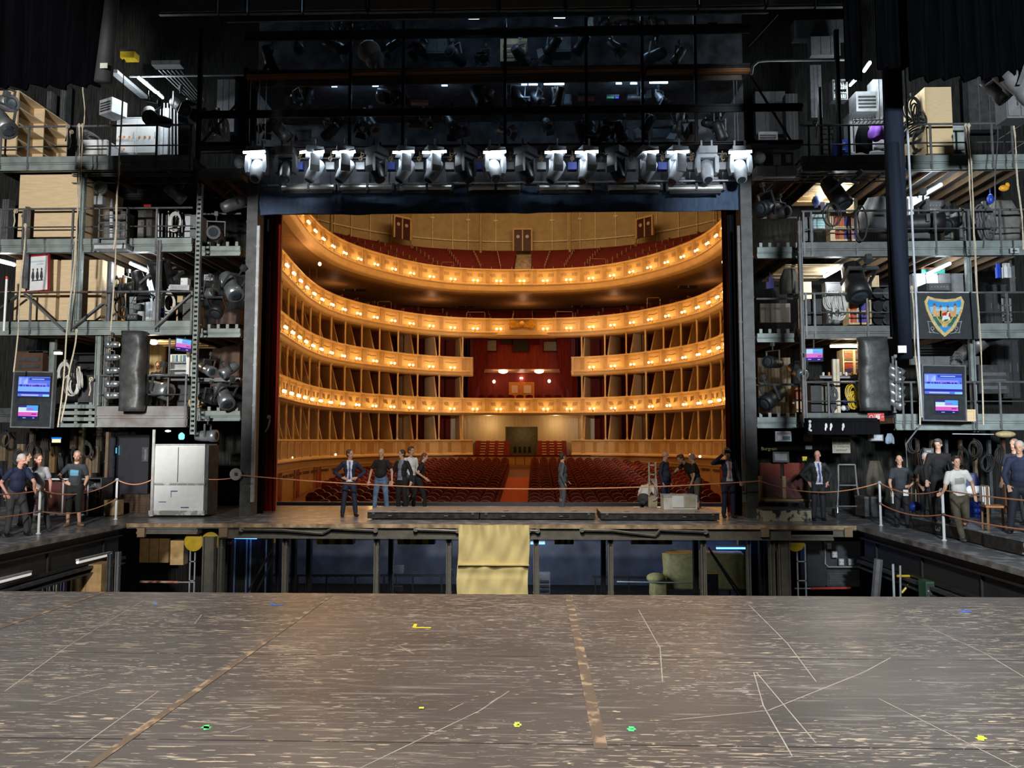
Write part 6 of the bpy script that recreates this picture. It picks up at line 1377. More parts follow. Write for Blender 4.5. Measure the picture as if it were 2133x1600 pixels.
def person(label, foot, rz, H=1.78, lean=0, side=0, head=(0, 0), top=None, toplen='short', bottom=None, botlen='long', shoe=None, hair=None, hairl='short',
           suit=None, tie=None, belly=0, arms=None, legs=None, hips=(0, 0, .95), group=None, skn=None, print_=None, held=None, bald=False):
    sk = skn or skin; t = thing('person', label, 'person', foot, (0, 0, R(rz)), group); s = H/1.78; t.scale = (s, s, s)
    hp = V(hips); Rt = Matrix.Rotation(R(lean), 3, 'X') @ Matrix.Rotation(R(side), 3, 'Y')
    T = lambda v: hp+Rt @ (V(v)-V((0, 0, .95)))
    A = {'sR': (-.168, .01, 1.415), 'eR': (-.235, .04, 1.13), 'wR': (-.245, -.05, .89), 'sL': (.168, .01, 1.415), 'eL': (.235, .04, 1.13), 'wL': (.245, -.05, .89), 'fR': None, 'fL': None}
    A.update(arms or {})
    Lg = {'kR': (-.105, -.02, .50), 'aR': (-.12, .03, .085), 'kL': (.105, -.02, .50), 'aL': (.12, .03, .085), 'tR': (-.06, -1, 0), 'tL': (.06, -1, 0)}; Lg.update(legs or {})
    J = {k: T(A[k]) for k in ('sR', 'eR', 'wR', 'sL', 'eL', 'wL')}
    hipR, hipL = hp+V((-.09, 0, -.02)), hp+V((.09, 0, -.02)); nb = T((0, .015, 1.47)); hc = T((0, -.015, 1.655))
    Rh = Rt @ Matrix.Rotation(R(head[0]), 3, 'Z') @ Matrix.Rotation(R(head[1]), 3, 'X'); HT = lambda v: hc+Rh @ V(v)
    b = MB()
    b.ell(hp+V((0, 0, .0)), .155, .11, .12); b.ell(T((0, -.01-belly*.4, 1.1)), .135+belly*.3, .10+belly*.5, .15, rot=Rt); b.ell(T((0, 0, 1.28)), .155, .105, .175, rot=Rt)
    cap(b, T((-.125, .01, 1.41)), T((.125, .01, 1.41)), .052, .052); cap(b, T((0, .01, 1.4)), T((0, -.005, 1.58)), .062, .054)
    for S in 'RL':
        sg = -1 if S == 'R' else 1; k_, a_ = V(Lg['k'+S]), V(Lg['a'+S]); hj = hipR if S == 'R' else hipL
        cap(b, hj, k_, .088, .055); cap(b, k_, a_, .054, .036); b.ell(k_.lerp(a_, .32)+V((0, .018, 0)), .052, .056, .11); td = V(Lg['t'+S]).normalized(); cap(b, a_-td*.03+V((0, 0, -.035)), a_+td*.15+V((0, 0, -.055)), .034, .026)
        cap(b, J['s'+S], J['e'+S], .052, .039); cap(b, J['e'+S], J['w'+S], .039, .026)
        fd = (Rt @ V(A['f'+S])).normalized() if A['f'+S] else ((J['w'+S]-J['e'+S]).normalized()+V((0, -.15, -.1))).normalized()
        sx = fd.cross(V((0, 1, 0)) if abs(fd.y) < .8 else V((1, 0, 0))).normalized(); pn = fd.cross(sx).normalized(); w_ = J['w'+S]
        rotp = Matrix((sx, pn, fd)).transposed(); b.ell(w_+fd*.055, .040, .019, .055, rot=rotp)
        for i in range(4):
            o_ = sx*(-.030+.020*i); l_ = (.062, .074, .070, .056)[i]; c0 = w_+fd*.085+o_; c1 = c0+fd*l_*.55+o_*.15; c2 = c1+(fd*.75+pn*(.5 if sg > 0 else -.5)).normalized()*l_*.5; cap(b, c0, c1, .0095, .009, 6); cap(b, c1, c2, .009, .008, 6)
        th = sx*(-1 if (sx.y > 0) else 1); c0 = w_+fd*.03+th*.032; c1 = c0+(fd*.7+th*.7).normalized()*.04; cap(b, c0, c1, .011, .010, 6); cap(b, c1, c1+(fd*.95+th*.2).normalized()*.032, .010, .009, 6)
    b.ell(HT((0, .005, .03)), .074, .095, .098, 14, 10, rot=Rh); b.ell(HT((0, -.025, -.045)), .056, .065, .072, 12, 8, rot=Rh); b.ell(HT((0, -.062, -.095)), .026, .024, .022, rot=Rh)
    b.ell(HT((0, -.100, -.012)), .013, .020, .026, 8, 6, rot=Rh); b.ell(HT((0, -.088, .035)), .045, .014, .012, 8, 6, rot=Rh)
    for sx in (-1, 1): b.ell(HT((sx*.076, .01, -.005)), .012, .02, .032, 8, 6, rot=Rh)
    me = remeshed(b, 'body', .0115, 2); me.materials.append(sk); me.materials.append(lip); me.materials.append(eyem)
    Rhi = Rh.transposed(); idx = [0]*len(me.polygons)
    for i, p in enumerate(me.polygons):
        d = p.center-hc
        if d.length_squared > .03: continue
        q = Rhi @ d
        if q.y < -.055:
            if abs(q.z+.062) < .008 and abs(q.x) < .026: idx[i] = 1
            elif abs(q.z-.010) < .0055 and .020 < abs(q.x) < .038: idx[i] = 2
    me.polygons.foreach_set('material_index', idx); newobj('body', me, t)
    # ---- hair
    if hair:
        hb = MB(); hb.smooth = True; g = .006
        if hairl == 'fringe_only': hb.ell(HT((0, .035, .005)), .079, .075, .055, 14, 8, rot=Rh)
        else:
            hb.ell(HT((0, .020, .045)), .080+g, .092+g, .094, 16, 10, rot=Rh); hb.ell(HT((0, .045, -.01)), .070+g, .062, .075, 12, 8, rot=Rh)
            if hairl == 'tuft': hb.ell(HT((0, -.04, .115)), .06, .05, .035, 12, 8, rot=Rh)
            if hairl == 'long': hb.ell(HT((0, .06, -.06)), .078, .05, .11, 12, 8, rot=Rh)
        me = remeshed(hb, 'hair', .012, 1); me.materials.append(hair); newobj('hair', me, t)
    if 'bearded' in label:
        hb = MB(); hb.ell(HT((0, -.035, -.085)), .054, .062, .040, 12, 8, rot=Rh); hb.ell(HT((0, -.088, -.048)), .030, .016, .009, 10, 6, rot=Rh)
        me = remeshed(hb, 'beard', .010, 1); me.materials.append(mat('beard_brown', (.20, .11, .06), .7)); newobj('beard', me, t)
    # ---- trousers
    bm = bottom or dark; b = MB(); e = .016; lo = .1 if botlen == 'long' else None
    b.ell(hp+V((0, 0, .02)), .168+belly*.2, .124+belly*.25, .125); b.ell(hp+V((0, 0, .09)), .152+belly*.3, .112+belly*.35, .07); b.ell(hp+V((0, 0, -.10)), .11, .118, .09)
    for S in 'RL':
        k_, a_ = V(Lg['k'+S]), V(Lg['a'+S]); hj = hipR if S == 'R' else hipL
        cap(b, hj, k_, .105, .072)
        if botlen == 'long': cap(b, k_, a_+V((0, 0, .035)), .072, .062)
        elif botlen == 'knee': cap(b, k_, k_.lerp(a_, .25), .076, .078)
    me = remeshed(b, 'trousers', .015, 3); me.materials.append(bm); newobj('trousers' if botlen == 'long' else 'shorts', me, t)
    # ---- top
    tm = suit or top or black; b = MB(); x_ = .018 if not suit else .024
    b.ell(T((0, 0, 1.27)), .152+x_, .108+x_, .175, rot=Rt); b.ell(T((0, -.01-belly*.4, 1.1)), .132+x_+belly*.25, .108+x_+belly*.5, .17, rot=Rt); b.ell(T((0, 0, .98 if not suit else .93)), .150+x_, .106+x_+belly*.2, .10 if not suit else .15, rot=Rt)
    cap(b, T((-.115, .01, 1.40)), T((.115, .01, 1.40)), .062, .062); cap(b, T((0, .012, 1.40)), T((0, .008, 1.475)), .085, .062)
    for _s in (-1, 1): cap(b, T((0, .012, 1.455)), T((_s*.13, .012, 1.41)), .058, .056)
    for S in 'RL':
        if toplen == 'short': cap(b, J['s'+S], J['s'+S].lerp(J['e'+S], .62), .063, .060)
        else: cap(b, J['s'+S], J['e'+S], .064, .053); cap(b, J['e'+S], J['e'+S].lerp(J['w'+S], .90), .053, .041)
    me = remeshed(b, 'top', .014, 2); me.materials.append(tm); newobj('jacket' if suit else ('t_shirt' if toplen == 'short' else 'sweater'), me, t)
    Ri = Rt.transposed()
    def patch(name, pred, m, off):
        vs = []; fs = []; mp = {}
        for p in me.polygons:
            c = Ri @ (p.center-hp)+V((0, 0, .95)); nn = Ri @ p.normal
            if nn.y < -.35 and pred(c):
                f = []
                for vi in p.vertices:
                    if vi not in mp: v = me.vertices[vi]; mp[vi] = len(vs); vs.append(v.co+v.normal*off)
                    f.append(mp[vi])
                fs.append(f)
        if fs:
            m2 = bpy.data.meshes.new(name); m2.from_pydata(vs, [], fs); m2.materials.append(m); newobj(name, m2, t)
    if suit:
        sh = top or white
        patch('shirt', lambda c: .93 < c.z < 1.50 and abs(c.x) < .045+.045*abs((c.z-1.2)/.3) and c.y < 0, sh, .006)
        if tie: patch('tie', lambda c: .99 < c.z < 1.47 and abs(c.x) < .020+.010*(1.45-c.z) and c.y < 0, tie, .014)
    if print_: patch('shirt_print', lambda c: 1.2 < c.z < 1.33 and abs(c.x) < .09, print_, .005)
    # ---- shoes
    sm = shoe or black
    for S in 'RL':
        a_ = V(Lg['a'+S]); td = V(Lg['t'+S]).normalized(); up = V((0, 0, 1)); b = MB(); b.smooth = True
        c = a_+td*.06+V((0, 0, -.045)); sxv = td.cross(up).normalized(); rot = Matrix((sxv, td, sxv.cross(td))).transposed()
        b.ell(c, .050, .145, .042, 12, 8, rot=rot); b.ell(a_+V((0, 0, -.02)), .050, .060, .055, 12, 8, rot=rot); b.build('shoe', sm, t)
    if held: held(t, J, T)
    return t
P0 = lambda px, py, z=0: atz(px, py, z)
def PYf(px, Y, z=0): p = at(px, 917, Y); return V((p.x, Y, z))
grey_hair = mat('grey_hair', (.42, .40, .38), .7, sc=30); dark_hair = mat('dark_hair', (.035, .026, .02), .6, sc=30); brown_hair = mat('brown_hair', (.11, .06, .035), .6, sc=30); red_hair = mat('reddish_hair', (.16, .05, .03), .6, sc=30)
stub = mat('stubble', (.30, .20, .16), .7, sc=40); navy = mat('navy_cloth', (.012, .018, .055), .8); navy2 = mat('navy_suit', (.018, .026, .055), .7); char_ = mat('charcoal_suit', (.03, .033, .036), .7); greysuit = mat('grey_suit', (.085, .10, .115), .7)
jeans = mat('jeans', (.16, .26, .42), .8, c2=(.08, .14, .26), sc=9); olive = mat('olive_cloth_b', (.10, .085, .055), .8, sc=8, var=.25); gtrous = mat('grey_trousers', (.05, .05, .052), .8); tee_b = mat('black_cotton', (.012, .012, .013), .85); tee_d = mat('dark_tee', (.035, .042, .05), .85)
tee_w = mat('white_tee', (.72, .72, .68), .85, var=.05); tee_g = mat('light_grey_tee', (.42, .43, .45), .85); btie = mat('blue_tie', (.10, .12, .42), .5); ptie = mat('pink_tie', (.65, .28, .30), .5); bluep = mat('print_blue', (.10, .32, .48), .7); tan_shoe = mat('tan_shoe', (.25, .15, .09), .6)
HIPR = dict(eR=(-.40, .10, 1.16), wR=(-.19, -.10, 1.03), fR=(.9, -.3, -.2)); HIPL = dict(eL=(.40, .10, 1.16), wL=(.19, -.10, 1.03), fL=(-.9, -.3, -.2))
OUT = dict(eR=(-.30, .02, 1.15), wR=(-.33, -.06, .90), eL=(.30, .02, 1.15), wL=(.33, -.06, .90))
person('grey-haired man in navy polo shirt leaning toward the white rope post', P0(28, 1117), 62, 1.78, lean=14, head=(15, 12), top=navy, bottom=gtrous, hair=grey_hair, belly=.05, skn=skin2,
       arms=dict(eR=(-.27, .12, 1.12), wR=(-.2, -.02, .95), eL=(.24, -.22, 1.20), wL=(.12, -.46, 1.12), fL=(-.1, -.9, -.3)), legs=dict(aL=(.2, -.12, .085), kL=(.17, -.1, .5)), shoe=black)
person('man in light grey T-shirt with a hand on the white rope post', P0(72, 1108), 40, 1.76, lean=8, head=(25, 8), top=tee_g, bottom=gtrous, hair=brown_hair, belly=.05, skn=skin2,
       arms=dict(eR=(-.26, -.12, 1.13), wR=(.0, -.30, 1.03), fR=(.7, -.6, 0), eL=(.27, .03, 1.13), wL=(.27, -.02, .9)), legs=dict(aL=(.26, -.06, .085), kL=(.18, -.05, .5)), shoe=dark)
person('dark-haired man mostly hidden behind the two men at the rope post', PYf(55, 18.4), 120, 1.78, head=(0, 0), top=tee_b, bottom=dark, hair=dark_hair)
person('person cut by the frame edge, only a blue sleeve and hand showing', P0(-22, 1119), 70, 1.75, top=navy, toplen='long', bottom=dark, hair=brown_hair, arms=dict(eR=(-.28, -.1, 1.1), wR=(-.22, -.3, 1.0)))
person('bearded man in dark T-shirt with blue print and black shorts, hand on hip', P0(152, 1097), 12, 1.80, head=(12, 6), top=tee_d, bottom=tee_b, botlen='knee', hair=stub, shoe=tan_shoe, print_=bluep, side=3,
       arms=dict(**HIPR, eL=(.23, .10, 1.14), wL=(.16, .14, .95)), legs=dict(aR=(-.12, .0, .085), aL=(.13, .02, .085), tL=(.7, -.7, 0)))
person('man in navy suit with violet-blue tie, hands on hips, in front of the wagons', P0(727, 1076), 12, 1.80, head=(50, 0), suit=navy2, top=white, toplen='long', bottom=navy2, hair=brown_hair, tie=btie, arms=dict(**HIPR, **{k: v for k, v in HIPL.items()}), legs=dict(aR=(-.17, 0, .085), kR=(-.13, -.02, .5), aL=(.17, 0, .085), kL=(.13, -.02, .5), tL=(.4, -1, 0)))
person('bald man in black T-shirt and blue jeans behind the first wagon', PYf(795, 21.75), -8, 1.82, head=(-12, 4), top=tee_b, bottom=jeans, belly=.07, arms=OUT, legs=dict(aR=(-.18, 0, .085), aL=(.18, 0, .085), kR=(-.15, -.02, .5), kL=(.15, -.02, .5)))
person('man in open dark jacket over grey-blue shirt looking toward the bald man', PYf(838, 21.9), -22, 1.78, head=(-35, 0), suit=tee_b, top=mat('grey_blue_shirt', (.19, .21, .28), .8), toplen='long', bottom=tee_b, hair=dark_hair, arms=OUT)
person('brown-haired man half hidden behind the man in the open jacket', PYf(856, 22.9), 40, 1.86, head=(20, 0), top=white, toplen='long', bottom=dark, hair=brown_hair, hairl='tuft')
def bag_held(t, J, T):
    p = J['wL']+V((0, -.12, -.1)); b = MB(); b.cbox(p, .32, .12, .26); b.cbox(p+V((0, 0, .15)), .1, .1, .05); b.build('black_case', black, label='black case held in the hand')
    o = COL.objects['black_case']; o.parent = t; 
person('reddish-haired person in black T-shirt hurrying away with a black case', PYf(872, 22.4), 105, 1.70, lean=14, head=(-20, 0), top=tee_b, bottom=tee_b, hair=red_hair, hairl='long', arms=dict(eR=(-.26, .1, 1.15), wR=(-.24, -.15, 1.05), eL=(.26, -.05, 1.13), wL=(.2, -.28, 1.02)), legs=dict(kR=(-.1, -.16, .5), aR=(-.1, -.2, .085), kL=(.1, .1, .5), aL=(.1, .42, .16)), shoe=mat('pinkish_shoe', (.3, .14, .12), .6))
person('man in grey suit seen from the side, walking behind the middle wagon', PYf(1171, 22.0), 100, 1.70, head=(25, 0), suit=greysuit, top=white, toplen='long', bottom=greysuit, hair=dark_hair, arms=dict(eR=(-.24, .08, 1.13), wR=(-.24, -.02, .89), eL=(.24, -.05, 1.13), wL=(.24, -.22, .93)))
person('bald man in navy work shirt standing behind the white crate', PYf(1384, 22.0), 55, 1.74, head=(10, 4), top=mat('navy_work', (.02, .024, .04), .8), toplen='long', bottom=navy, belly=.05, skn=skin2)
person('man in black shirt bending forward with an outstretched arm', PYf(1440, 22.7), -72, 1.80, lean=38, head=(0, -12), top=tee_b, bottom=tee_b, hair=brown_hair, hairl='tuft', hips=(0, .1, .95), arms=dict(eR=(-.24, -.2, 1.40), wR=(-.22, -.44, 1.40), fR=(0, -1, .1), eL=(.25, -.15, 1.12), wL=(.22, -.2, .88)))
person('man with shaved head, black T-shirt and baggy knee-length shorts', PYf(1452, 21.85), -110, 1.68, lean=12, head=(10, 12), top=tee_b, bottom=mat('khaki_grey', (.11, .10, .08), .8), botlen='knee', hair=mat('shaved_grey', (.33, .27, .23), .7), hairl='short', arms=dict(eR=(-.24, -.08, 1.13), wR=(-.22, -.25, .93), eL=(.26, -.03, 1.15), wL=(.25, -.16, .92)))
person('crouching man in white shirt seen from behind, beside the ladder', PYf(1342, 22.3), 150, 1.74, lean=48, head=(0, 10), top=tee_w, bottom=gtrous, hair=brown_hair, hips=(0, .12, .40), legs=dict(kR=(-.16, -.32, .47), aR=(-.12, -.02, .085), kL=(.16, -.32, .47), aL=(.12, -.02, .085)), arms=dict(eR=(-.26, -.12, 1.2), wR=(-.14, -.34, 1.2), eL=(.26, -.12, 1.2), wL=(.14, -.34, 1.2)))
def phone(t, J, T):
    p = J['wR']+V((.10, -.05, .06)); b = MB(); b.cbox(p, .17, .012, .085); b.cur = 1; b.cbox(p+V((.05, -.008, .02)), .02, .006, .02); b.build('phone', [black, lightg], t, label='dark phone held up sideways')
person('man in dark suit and pink tie raising a phone beside the red curtain', PYf(1515, 20.75), 4, 1.86, head=(8, -2), suit=navy2, top=white, toplen='long', bottom=navy2, hair=brown_hair, tie=ptie, arms=dict(eR=(-.42, -.10, 1.38), wR=(-.20, -.30, 1.62), fR=(.3, -.1, .9), eL=(.28, .04, 1.14), wL=(.27, -.12, .92)), held=phone)
person('stout man in open charcoal suit and blue tie, hands in pockets, far wing', P0(1706, 1085), -4, 1.79, head=(-28, 4), suit=char_, top=white, toplen='long', bottom=char_, hair=mat('thin_brown_hair', (.14, .08, .05), .6), hairl='fringe_only', tie=btie, belly=.06, skn=skin2, arms=dict(eR=(-.38, .14, 1.18), wR=(-.24, -.02, .98), fR=(.5, -.2, -.8), eL=(.38, .14, 1.18), wL=(.24, -.02, .98), fL=(-.5, -.2, -.8)))
def papers(t, J, T):
    b = MB(); b.cbox(J['wR']+V((-.0, -.04, -.14)), .03, .16, .3); b.build('papers', paper, t, label='white folded papers in the hand'); b = MB(); b.cbox(T((.06, -.17, .86)), .12, .01, .15); b.build('pocket_card', paper, t)
person('bald man in dark T-shirt with papers, hand on hip, by the far rope', P0(1880, 1099), -12, 1.70, head=(-14, 0), top=tee_d, bottom=mat('black_work', (.02, .02, .024), .8), arms=dict(**HIPL, eR=(-.25, .0, 1.12), wR=(-.25, -.12, .9)), held=papers, side=-2)
person('grey-haired older man in dark clothes behind the two tall men', PYf(1926, 19.4), -6, 1.74, head=(5, 8), top=tee_b, bottom=dark, hair=grey_hair, belly=.05, arms=dict(eR=(-.3, .05, 1.14), wR=(-.2, -.16, .95)))
person('tall man in black sweater looking down, standing on the wagon', PYf(1953, 17.15, .28), -15, 1.80, head=(-28, 16), top=tee_b, toplen='long', bottom=tee_b, hair=mat('dark_grey_hair', (.10, .09, .085), .6), hairl='tuft', arms=dict(eR=(-.26, .0, 1.14), wR=(-.26, -.08, .9), eL=(.32, .12, 1.2), wL=(.30, .02, 1.0)))
person('young man in white T-shirt and olive trousers stepping to the far rope post', P0(2002, 1127), -8, 1.74, lean=6, side=-5, head=(4, 0), top=tee_w, bottom=olive, hair=dark_hair, hairl='tuft', shoe=mat('white_sole_shoe', (.12, .12, .12), .5), print_=mat('print_grey', (.35, .35, .33), .7), arms=dict(eR=(-.30, -.10, 1.13), wR=(-.42, -.28, 1.07), fR=(-.8, -.5, -.1), eL=(.3, .08, 1.16), wL=(.3, .0, .93)),
       legs=dict(kR=(-.10, -.12, .5), aR=(-.02, -.12, .085), kL=(.14, .06, .5), aL=(.20, .42, .22), tL=(.3, -.8, -.5)))
person('man in dark blue work jacket at the frame edge, beside the wooden chair', PYf(2122, 14.95, .28), -34, 1.76, head=(-10, 5), top=mat('blue_work_jacket', (.022, .032, .07), .8), toplen='long', bottom=mat('blue_black', (.016, .018, .028), .8), hair=grey_hair, belly=.06, arms=dict(eR=(-.27, .02, 1.12), wR=(-.2, -.12, .93)), legs=dict(aR=(-.2, 0, .085), kR=(-.15, -.02, .5)))
person('short-haired man looking over the shoulder of the blue-jacketed man', PYf(2112, 16.7, .28), -50, 1.80, head=(-10, 0), top=mat('dark_blue_grey', (.03, .035, .055), .8), bottom=dark, hair=stub)
# reader in the gallery
def book(t, J, T):
    b = MB(); b.cbox((-.14, -.42, 1.0-.05), .26, .2, .02, Matrix.Rotation(R(25), 3, 'X')); b.cbox((.1, -.42, 1.0-.05), .2, .2, .02, Matrix.Rotation(R(25), 3, 'X')); b.build('open_book', paper, t)
gz = at(320, 845, 22).z
person('man in black shirt sitting at a desk and reading in the lowest gallery', PYf(322, 22.0, gz), 2, 1.76, head=(0, 22), top=tee_b, bottom=dark, hair=brown_hair, hips=(0, .1, .48), legs=dict(kR=(-.12, -.38, .50), aR=(-.12, -.36, .085), kL=(.12, -.38, .50), aL=(.12, -.36, .085)), arms=dict(eR=(-.26, -.12, 1.18), wR=(-.12, -.34, 1.22), eL=(.26, -.12, 1.18), wL=(.1, -.34, 1.22)), held=None)
p = PYf(318, 21.55, gz+.72); b = MB(); b.cbox(p+V((-.1, 0, .03)), .26, .2, .02, Matrix.Rotation(R(25), 3, 'X')); b.cbox(p+V((-.36, 0, .05)), .26, .2, .02, Matrix.Rotation(R(15), 3, 'Y')); b.build('open_book', paper, label='open white book on the desk of the reading man', cat='book')
prop('reading_desk', 'dark desk in front of the reading man', 'desk', 297, 785, 347, 790, 21.3, .5, dark, 'plain', dark)
# simple high stool under him
b = MB(); p = PYf(322, 22.1, gz); b.box(p.x-.2, p.x+.2, p.y-.18, p.y+.2, gz+.36, gz+.40)
for sx in (-.17, .17):
    for sy in (-.15, .17): b.box(p.x+sx-.02, p.x+sx+.02, p.y+sy-.02, p.y+sy+.02, gz, gz+.36)
b.build('stool', plyd, label='low stool under the reading man', cat='stool')
# ================================================================ THINGS ON THE DECK
# three long black wagons
wagm = mat('wagon_top', (.42, .36, .31), .5, c2=(.27, .24, .22), sc=6); wagf = mat('wagon_side', (.028, .026, .024), .6, sc=8, var=.5)
def wagon(label, p0, p1, yb, Y0, Y1, h, skew=0):
    a, c = at(p0, yb, Y0), at(p1, yb, Y0); t = thing('stage_wagon', label, 'wagon', (a.x, Y0, 0)); W = c.x-a.x; D = Y1-Y0
    b = MB(); b.box(0, W, .02, D, .03, h-.03); b.build('body', wagf, t)
    b = MB(); b.box(-.01, W+.01, -.01, D+.01, h-.03, h); b.build('top_plate', wagm, t)
    for x in (W*.18, W*.68): b = MB(); b.box(x, x+.28, .005, .02, h*.32, h*.6); q = b.build('slot_handle', black, t); b = MB(); b.box(x+.02, x+.12, -.002, .006, h*.45, h*.5); b.build('grip', lightg, q)
    for x in (.12, W-.2): b = MB(); b.box(x, x+.07, .0, .02, h*.6, h*.92); b.build('corner_latch', steelm, t)
    for x in (W*.2, W*.8): b = MB(); b.box(x, x+.14, .1, .18, h, h+.006); b.build('top_fitting', black, t)
    for x in (.15, W-.2): b = MB(); b.tube((x, .1, .04), (x+.05, .1, .04), .04); b.build('castor', rubber, t)
    return t
wagon('long black stage wagon behind the man with hands on hips', 765, 998, 1078, 20.0, 21.4, .22)
wagon('long black stage wagon in the middle, touching the first one', 1000, 1240, 1078, 20.0, 21.4, .22)
wagon('long black stage wagon in front of the white crate', 1252, 1499, 1078, 19.9, 21.3, .22)
def text(s, size, m, parent, loc, rot, name='lettering', ext=.002):
    cu = bpy.data.curves.new(name, 'FONT'); cu.body = s; cu.size = size; cu.extrude = ext; cu.align_x = 'CENTER'; cu.align_y = 'CENTER'; cu.resolution_u = 3; cu.materials.append(m)
    tmp = newobj('t', cu); me = bpy.data.meshes.new_from_object(tmp); bpy.data.objects.remove(tmp); o = newobj(name, me, parent); o.location = loc; o.rotation_euler = rot; return o
def sidewagon(label, X_0, X_1, Y0, Y1, h, s, ty, rz):
    t = thing('side_wagon', label, 'wagon', ((X_0+X_1)/2, Y0, 0)); W = (X_1-X_0)/2; D = Y1-Y0
    b = MB(); b.box(-W, W, .01, D, .02, h-.02); b.build('body', wagf, t); b = MB(); b.box(-W-.01, W, 0, D+.01, h-.02, h); b.build('top_plate', deckm, t)
    text(s, .3, lightg, t, (-W-.004, ty, h*.5), (R(90), rz, R(-90)), 'painted_number'); return t
sidewagon('low black platform marked with a sideways three, under the tall man', 8.70, 12.5, 15.35, 18.2, .28, '3', 1.75, R(90))
sidewagon('low black platform marked with a nine, under the wooden chair', 8.63, 12.5, 11.6, 15.25, .28, '.9', 2.4, R(-12))
# white cabinet
t = prop('white_cupboard', 'battered white cupboard with two tall doors near the curtain tower', 'cupboard', 314, 926, 427, 1073, 20.4, .75, white, 'plain', lightg)
W_ = (at(427, 1073, 20.4).x-at(314, 1073, 20.4).x)/2; H_ = at(370, 926, 20.4).z-at(370, 1073, 20.4).z
for sg in (-1, 1): b = MB(); b.box(min(sg*.006, sg*(W_-.05)), max(sg*.006, sg*(W_-.05)), -.02, 0, H_*.46, H_-.06); b.build('door', mat('off_white', (.66, .69, .66), .45, var=.03), t)
b = MB(); b.box(-.01, .01, -.024, -.018, H_*.47, H_-.07); b.build('door_gap', dark, t)
b = MB(); b.box(-W_-.02, W_+.02, -.03, .02, 0, .12); b.box(-W_, W_, -.012, 0, H_*.42, H_*.45); b.build('base_board', mat('chipped_white', (.62, .63, .6), .6, c2=(.3, .29, .27), kind='worn', sc=5), t)
b = MB(); b.box(-.18, .0, -.006, 0, H_*.33, H_*.345); b.box(-.18, -.165, -.006, 0, H_*.25, H_*.33); b.box(.1, .32, -.004, 0, H_*.10, H_*.115); b.box(-.5, -.3, -.004, 0, H_*.18, H_*.19); b.build('scuff_mark', mat('ink_blue', (.05, .05, .2), .6), t)
b = MB(); b.box(W_, W_+.06, .05, .7, .02, H_*.99); b.build('dark_edge', steel, t)
vcol('white_pole', 'off-white pole up the side of the battered cupboard', 312, 318, 1075, 895, 20.35, .05, mat('pole_white', (.5, .5, .47), .5), 'pole', 'pipe')
b = MB(); b.lathe([(.02, 0), (.16, .01), (.165, .03), (.16, .05), (.02, .06)], at(492, 988, 20.55), (0, -1, 0), 20); b.cur = 1; b.cbox(at(492, 988, 20.48), .08, .04, .08); b.build('rope_reel', [mat('reel_grey', (.38, .38, .36), .5), dark], label='round grey rope reel fixed to the portal column', cat='reel')
# rope posts
def post(px, yt, yb, label):
    p = atz(px, yb, 0); H = at(px, yt, p.y).z; t = thing('rope_post', label, 'post', (p.x, p.y, 0))
    b = MB(); b.lathe([(.028, 0), (.028, H)], (0, 0, 0), n=10); b.lathe([(.05, 0), (.05, .02)], (0, 0, 0), n=10); b.build('pole', white, t)
    b = MB(); b.lathe([(.04, H-.06), (.045, H-.02), (.03, H+.01)], (0, 0, 0), n=10); b.ring((0, 0, H-.04), .05, .01, (0, 0, 1), 10); b.build('top_ring', lightg, t)
    b = MB(); b.ring((0, -.03, H*.5), .03, .008, n=8); b.lathe([(.034, H*.5-.03), (.034, H*.5+.03)], (0, 0, 0), n=8); b.build('hook', steelm, t); return V((p.x, p.y, H-.03)), V((p.x, p.y, H*.5))
a1, a2 = post(241, 997, 1082, 'white rope post before the dark doorway, curtain side')
b1, b2 = post(80, 1018, 1112, 'white rope post between the two men, curtain side')
c1, c2 = post(1835, 1003, 1095, 'white rope post at the inner corner of the far wing')
d1, d2 = post(1967, 1018, 1126, 'white rope post gripped by the man in the white T-shirt')
def ropec(label, p, q, sag, m=orope, r=.014, name='barrier_rope'):
    p, q = V(p), V(q); n = 18; b = MB(); b.path([p.lerp(q, i/n)-V((0, 0, sag*4*(i/n)*(1-i/n))) for i in range(n+1)], r, 5); return b.build(name, m, label=label, cat='rope')
ropec('upper orange rope sagging between the two curtain-side posts', a1, b1, .22); ropec('lower orange rope between the two curtain-side posts', a2, b2, .18)
ropec('upper rope leaving the first post toward the frame edge', b1, at(-40, 1028, 14.6), .05); ropec('lower bright orange rope leaving toward the frame edge', b2, at(-40, 1080, 14.6), .03)
ropec('short rope from the cupboard pole to the rope post', at(315, 1000, 20.3), a1, .12); ropec('orange rope from the cupboard to the grey reel', at(427, 998, 20.5), at(488, 995, 20.5), .03)
ropec('long taut orange rope stretched across the whole stage opening', at(500, 990, 20.45), at(1584, 1002, 20.3), .28, r=.016)
ropec('upper rope sagging before the stout man in the charcoal suit', at(1584, 1002, 20.5), c1, .26); ropec('upper rope between the two far posts', c1, d1, .16); ropec('lower rope between the two far posts', c2, d2, .13)
ropec('upper orange rope running from the far post past the chair', d1, at(2175, 1046, 12.4), .02); ropec('lower orange rope running from the far post past the chair', d2, at(2175, 1108, 12.2), .04)
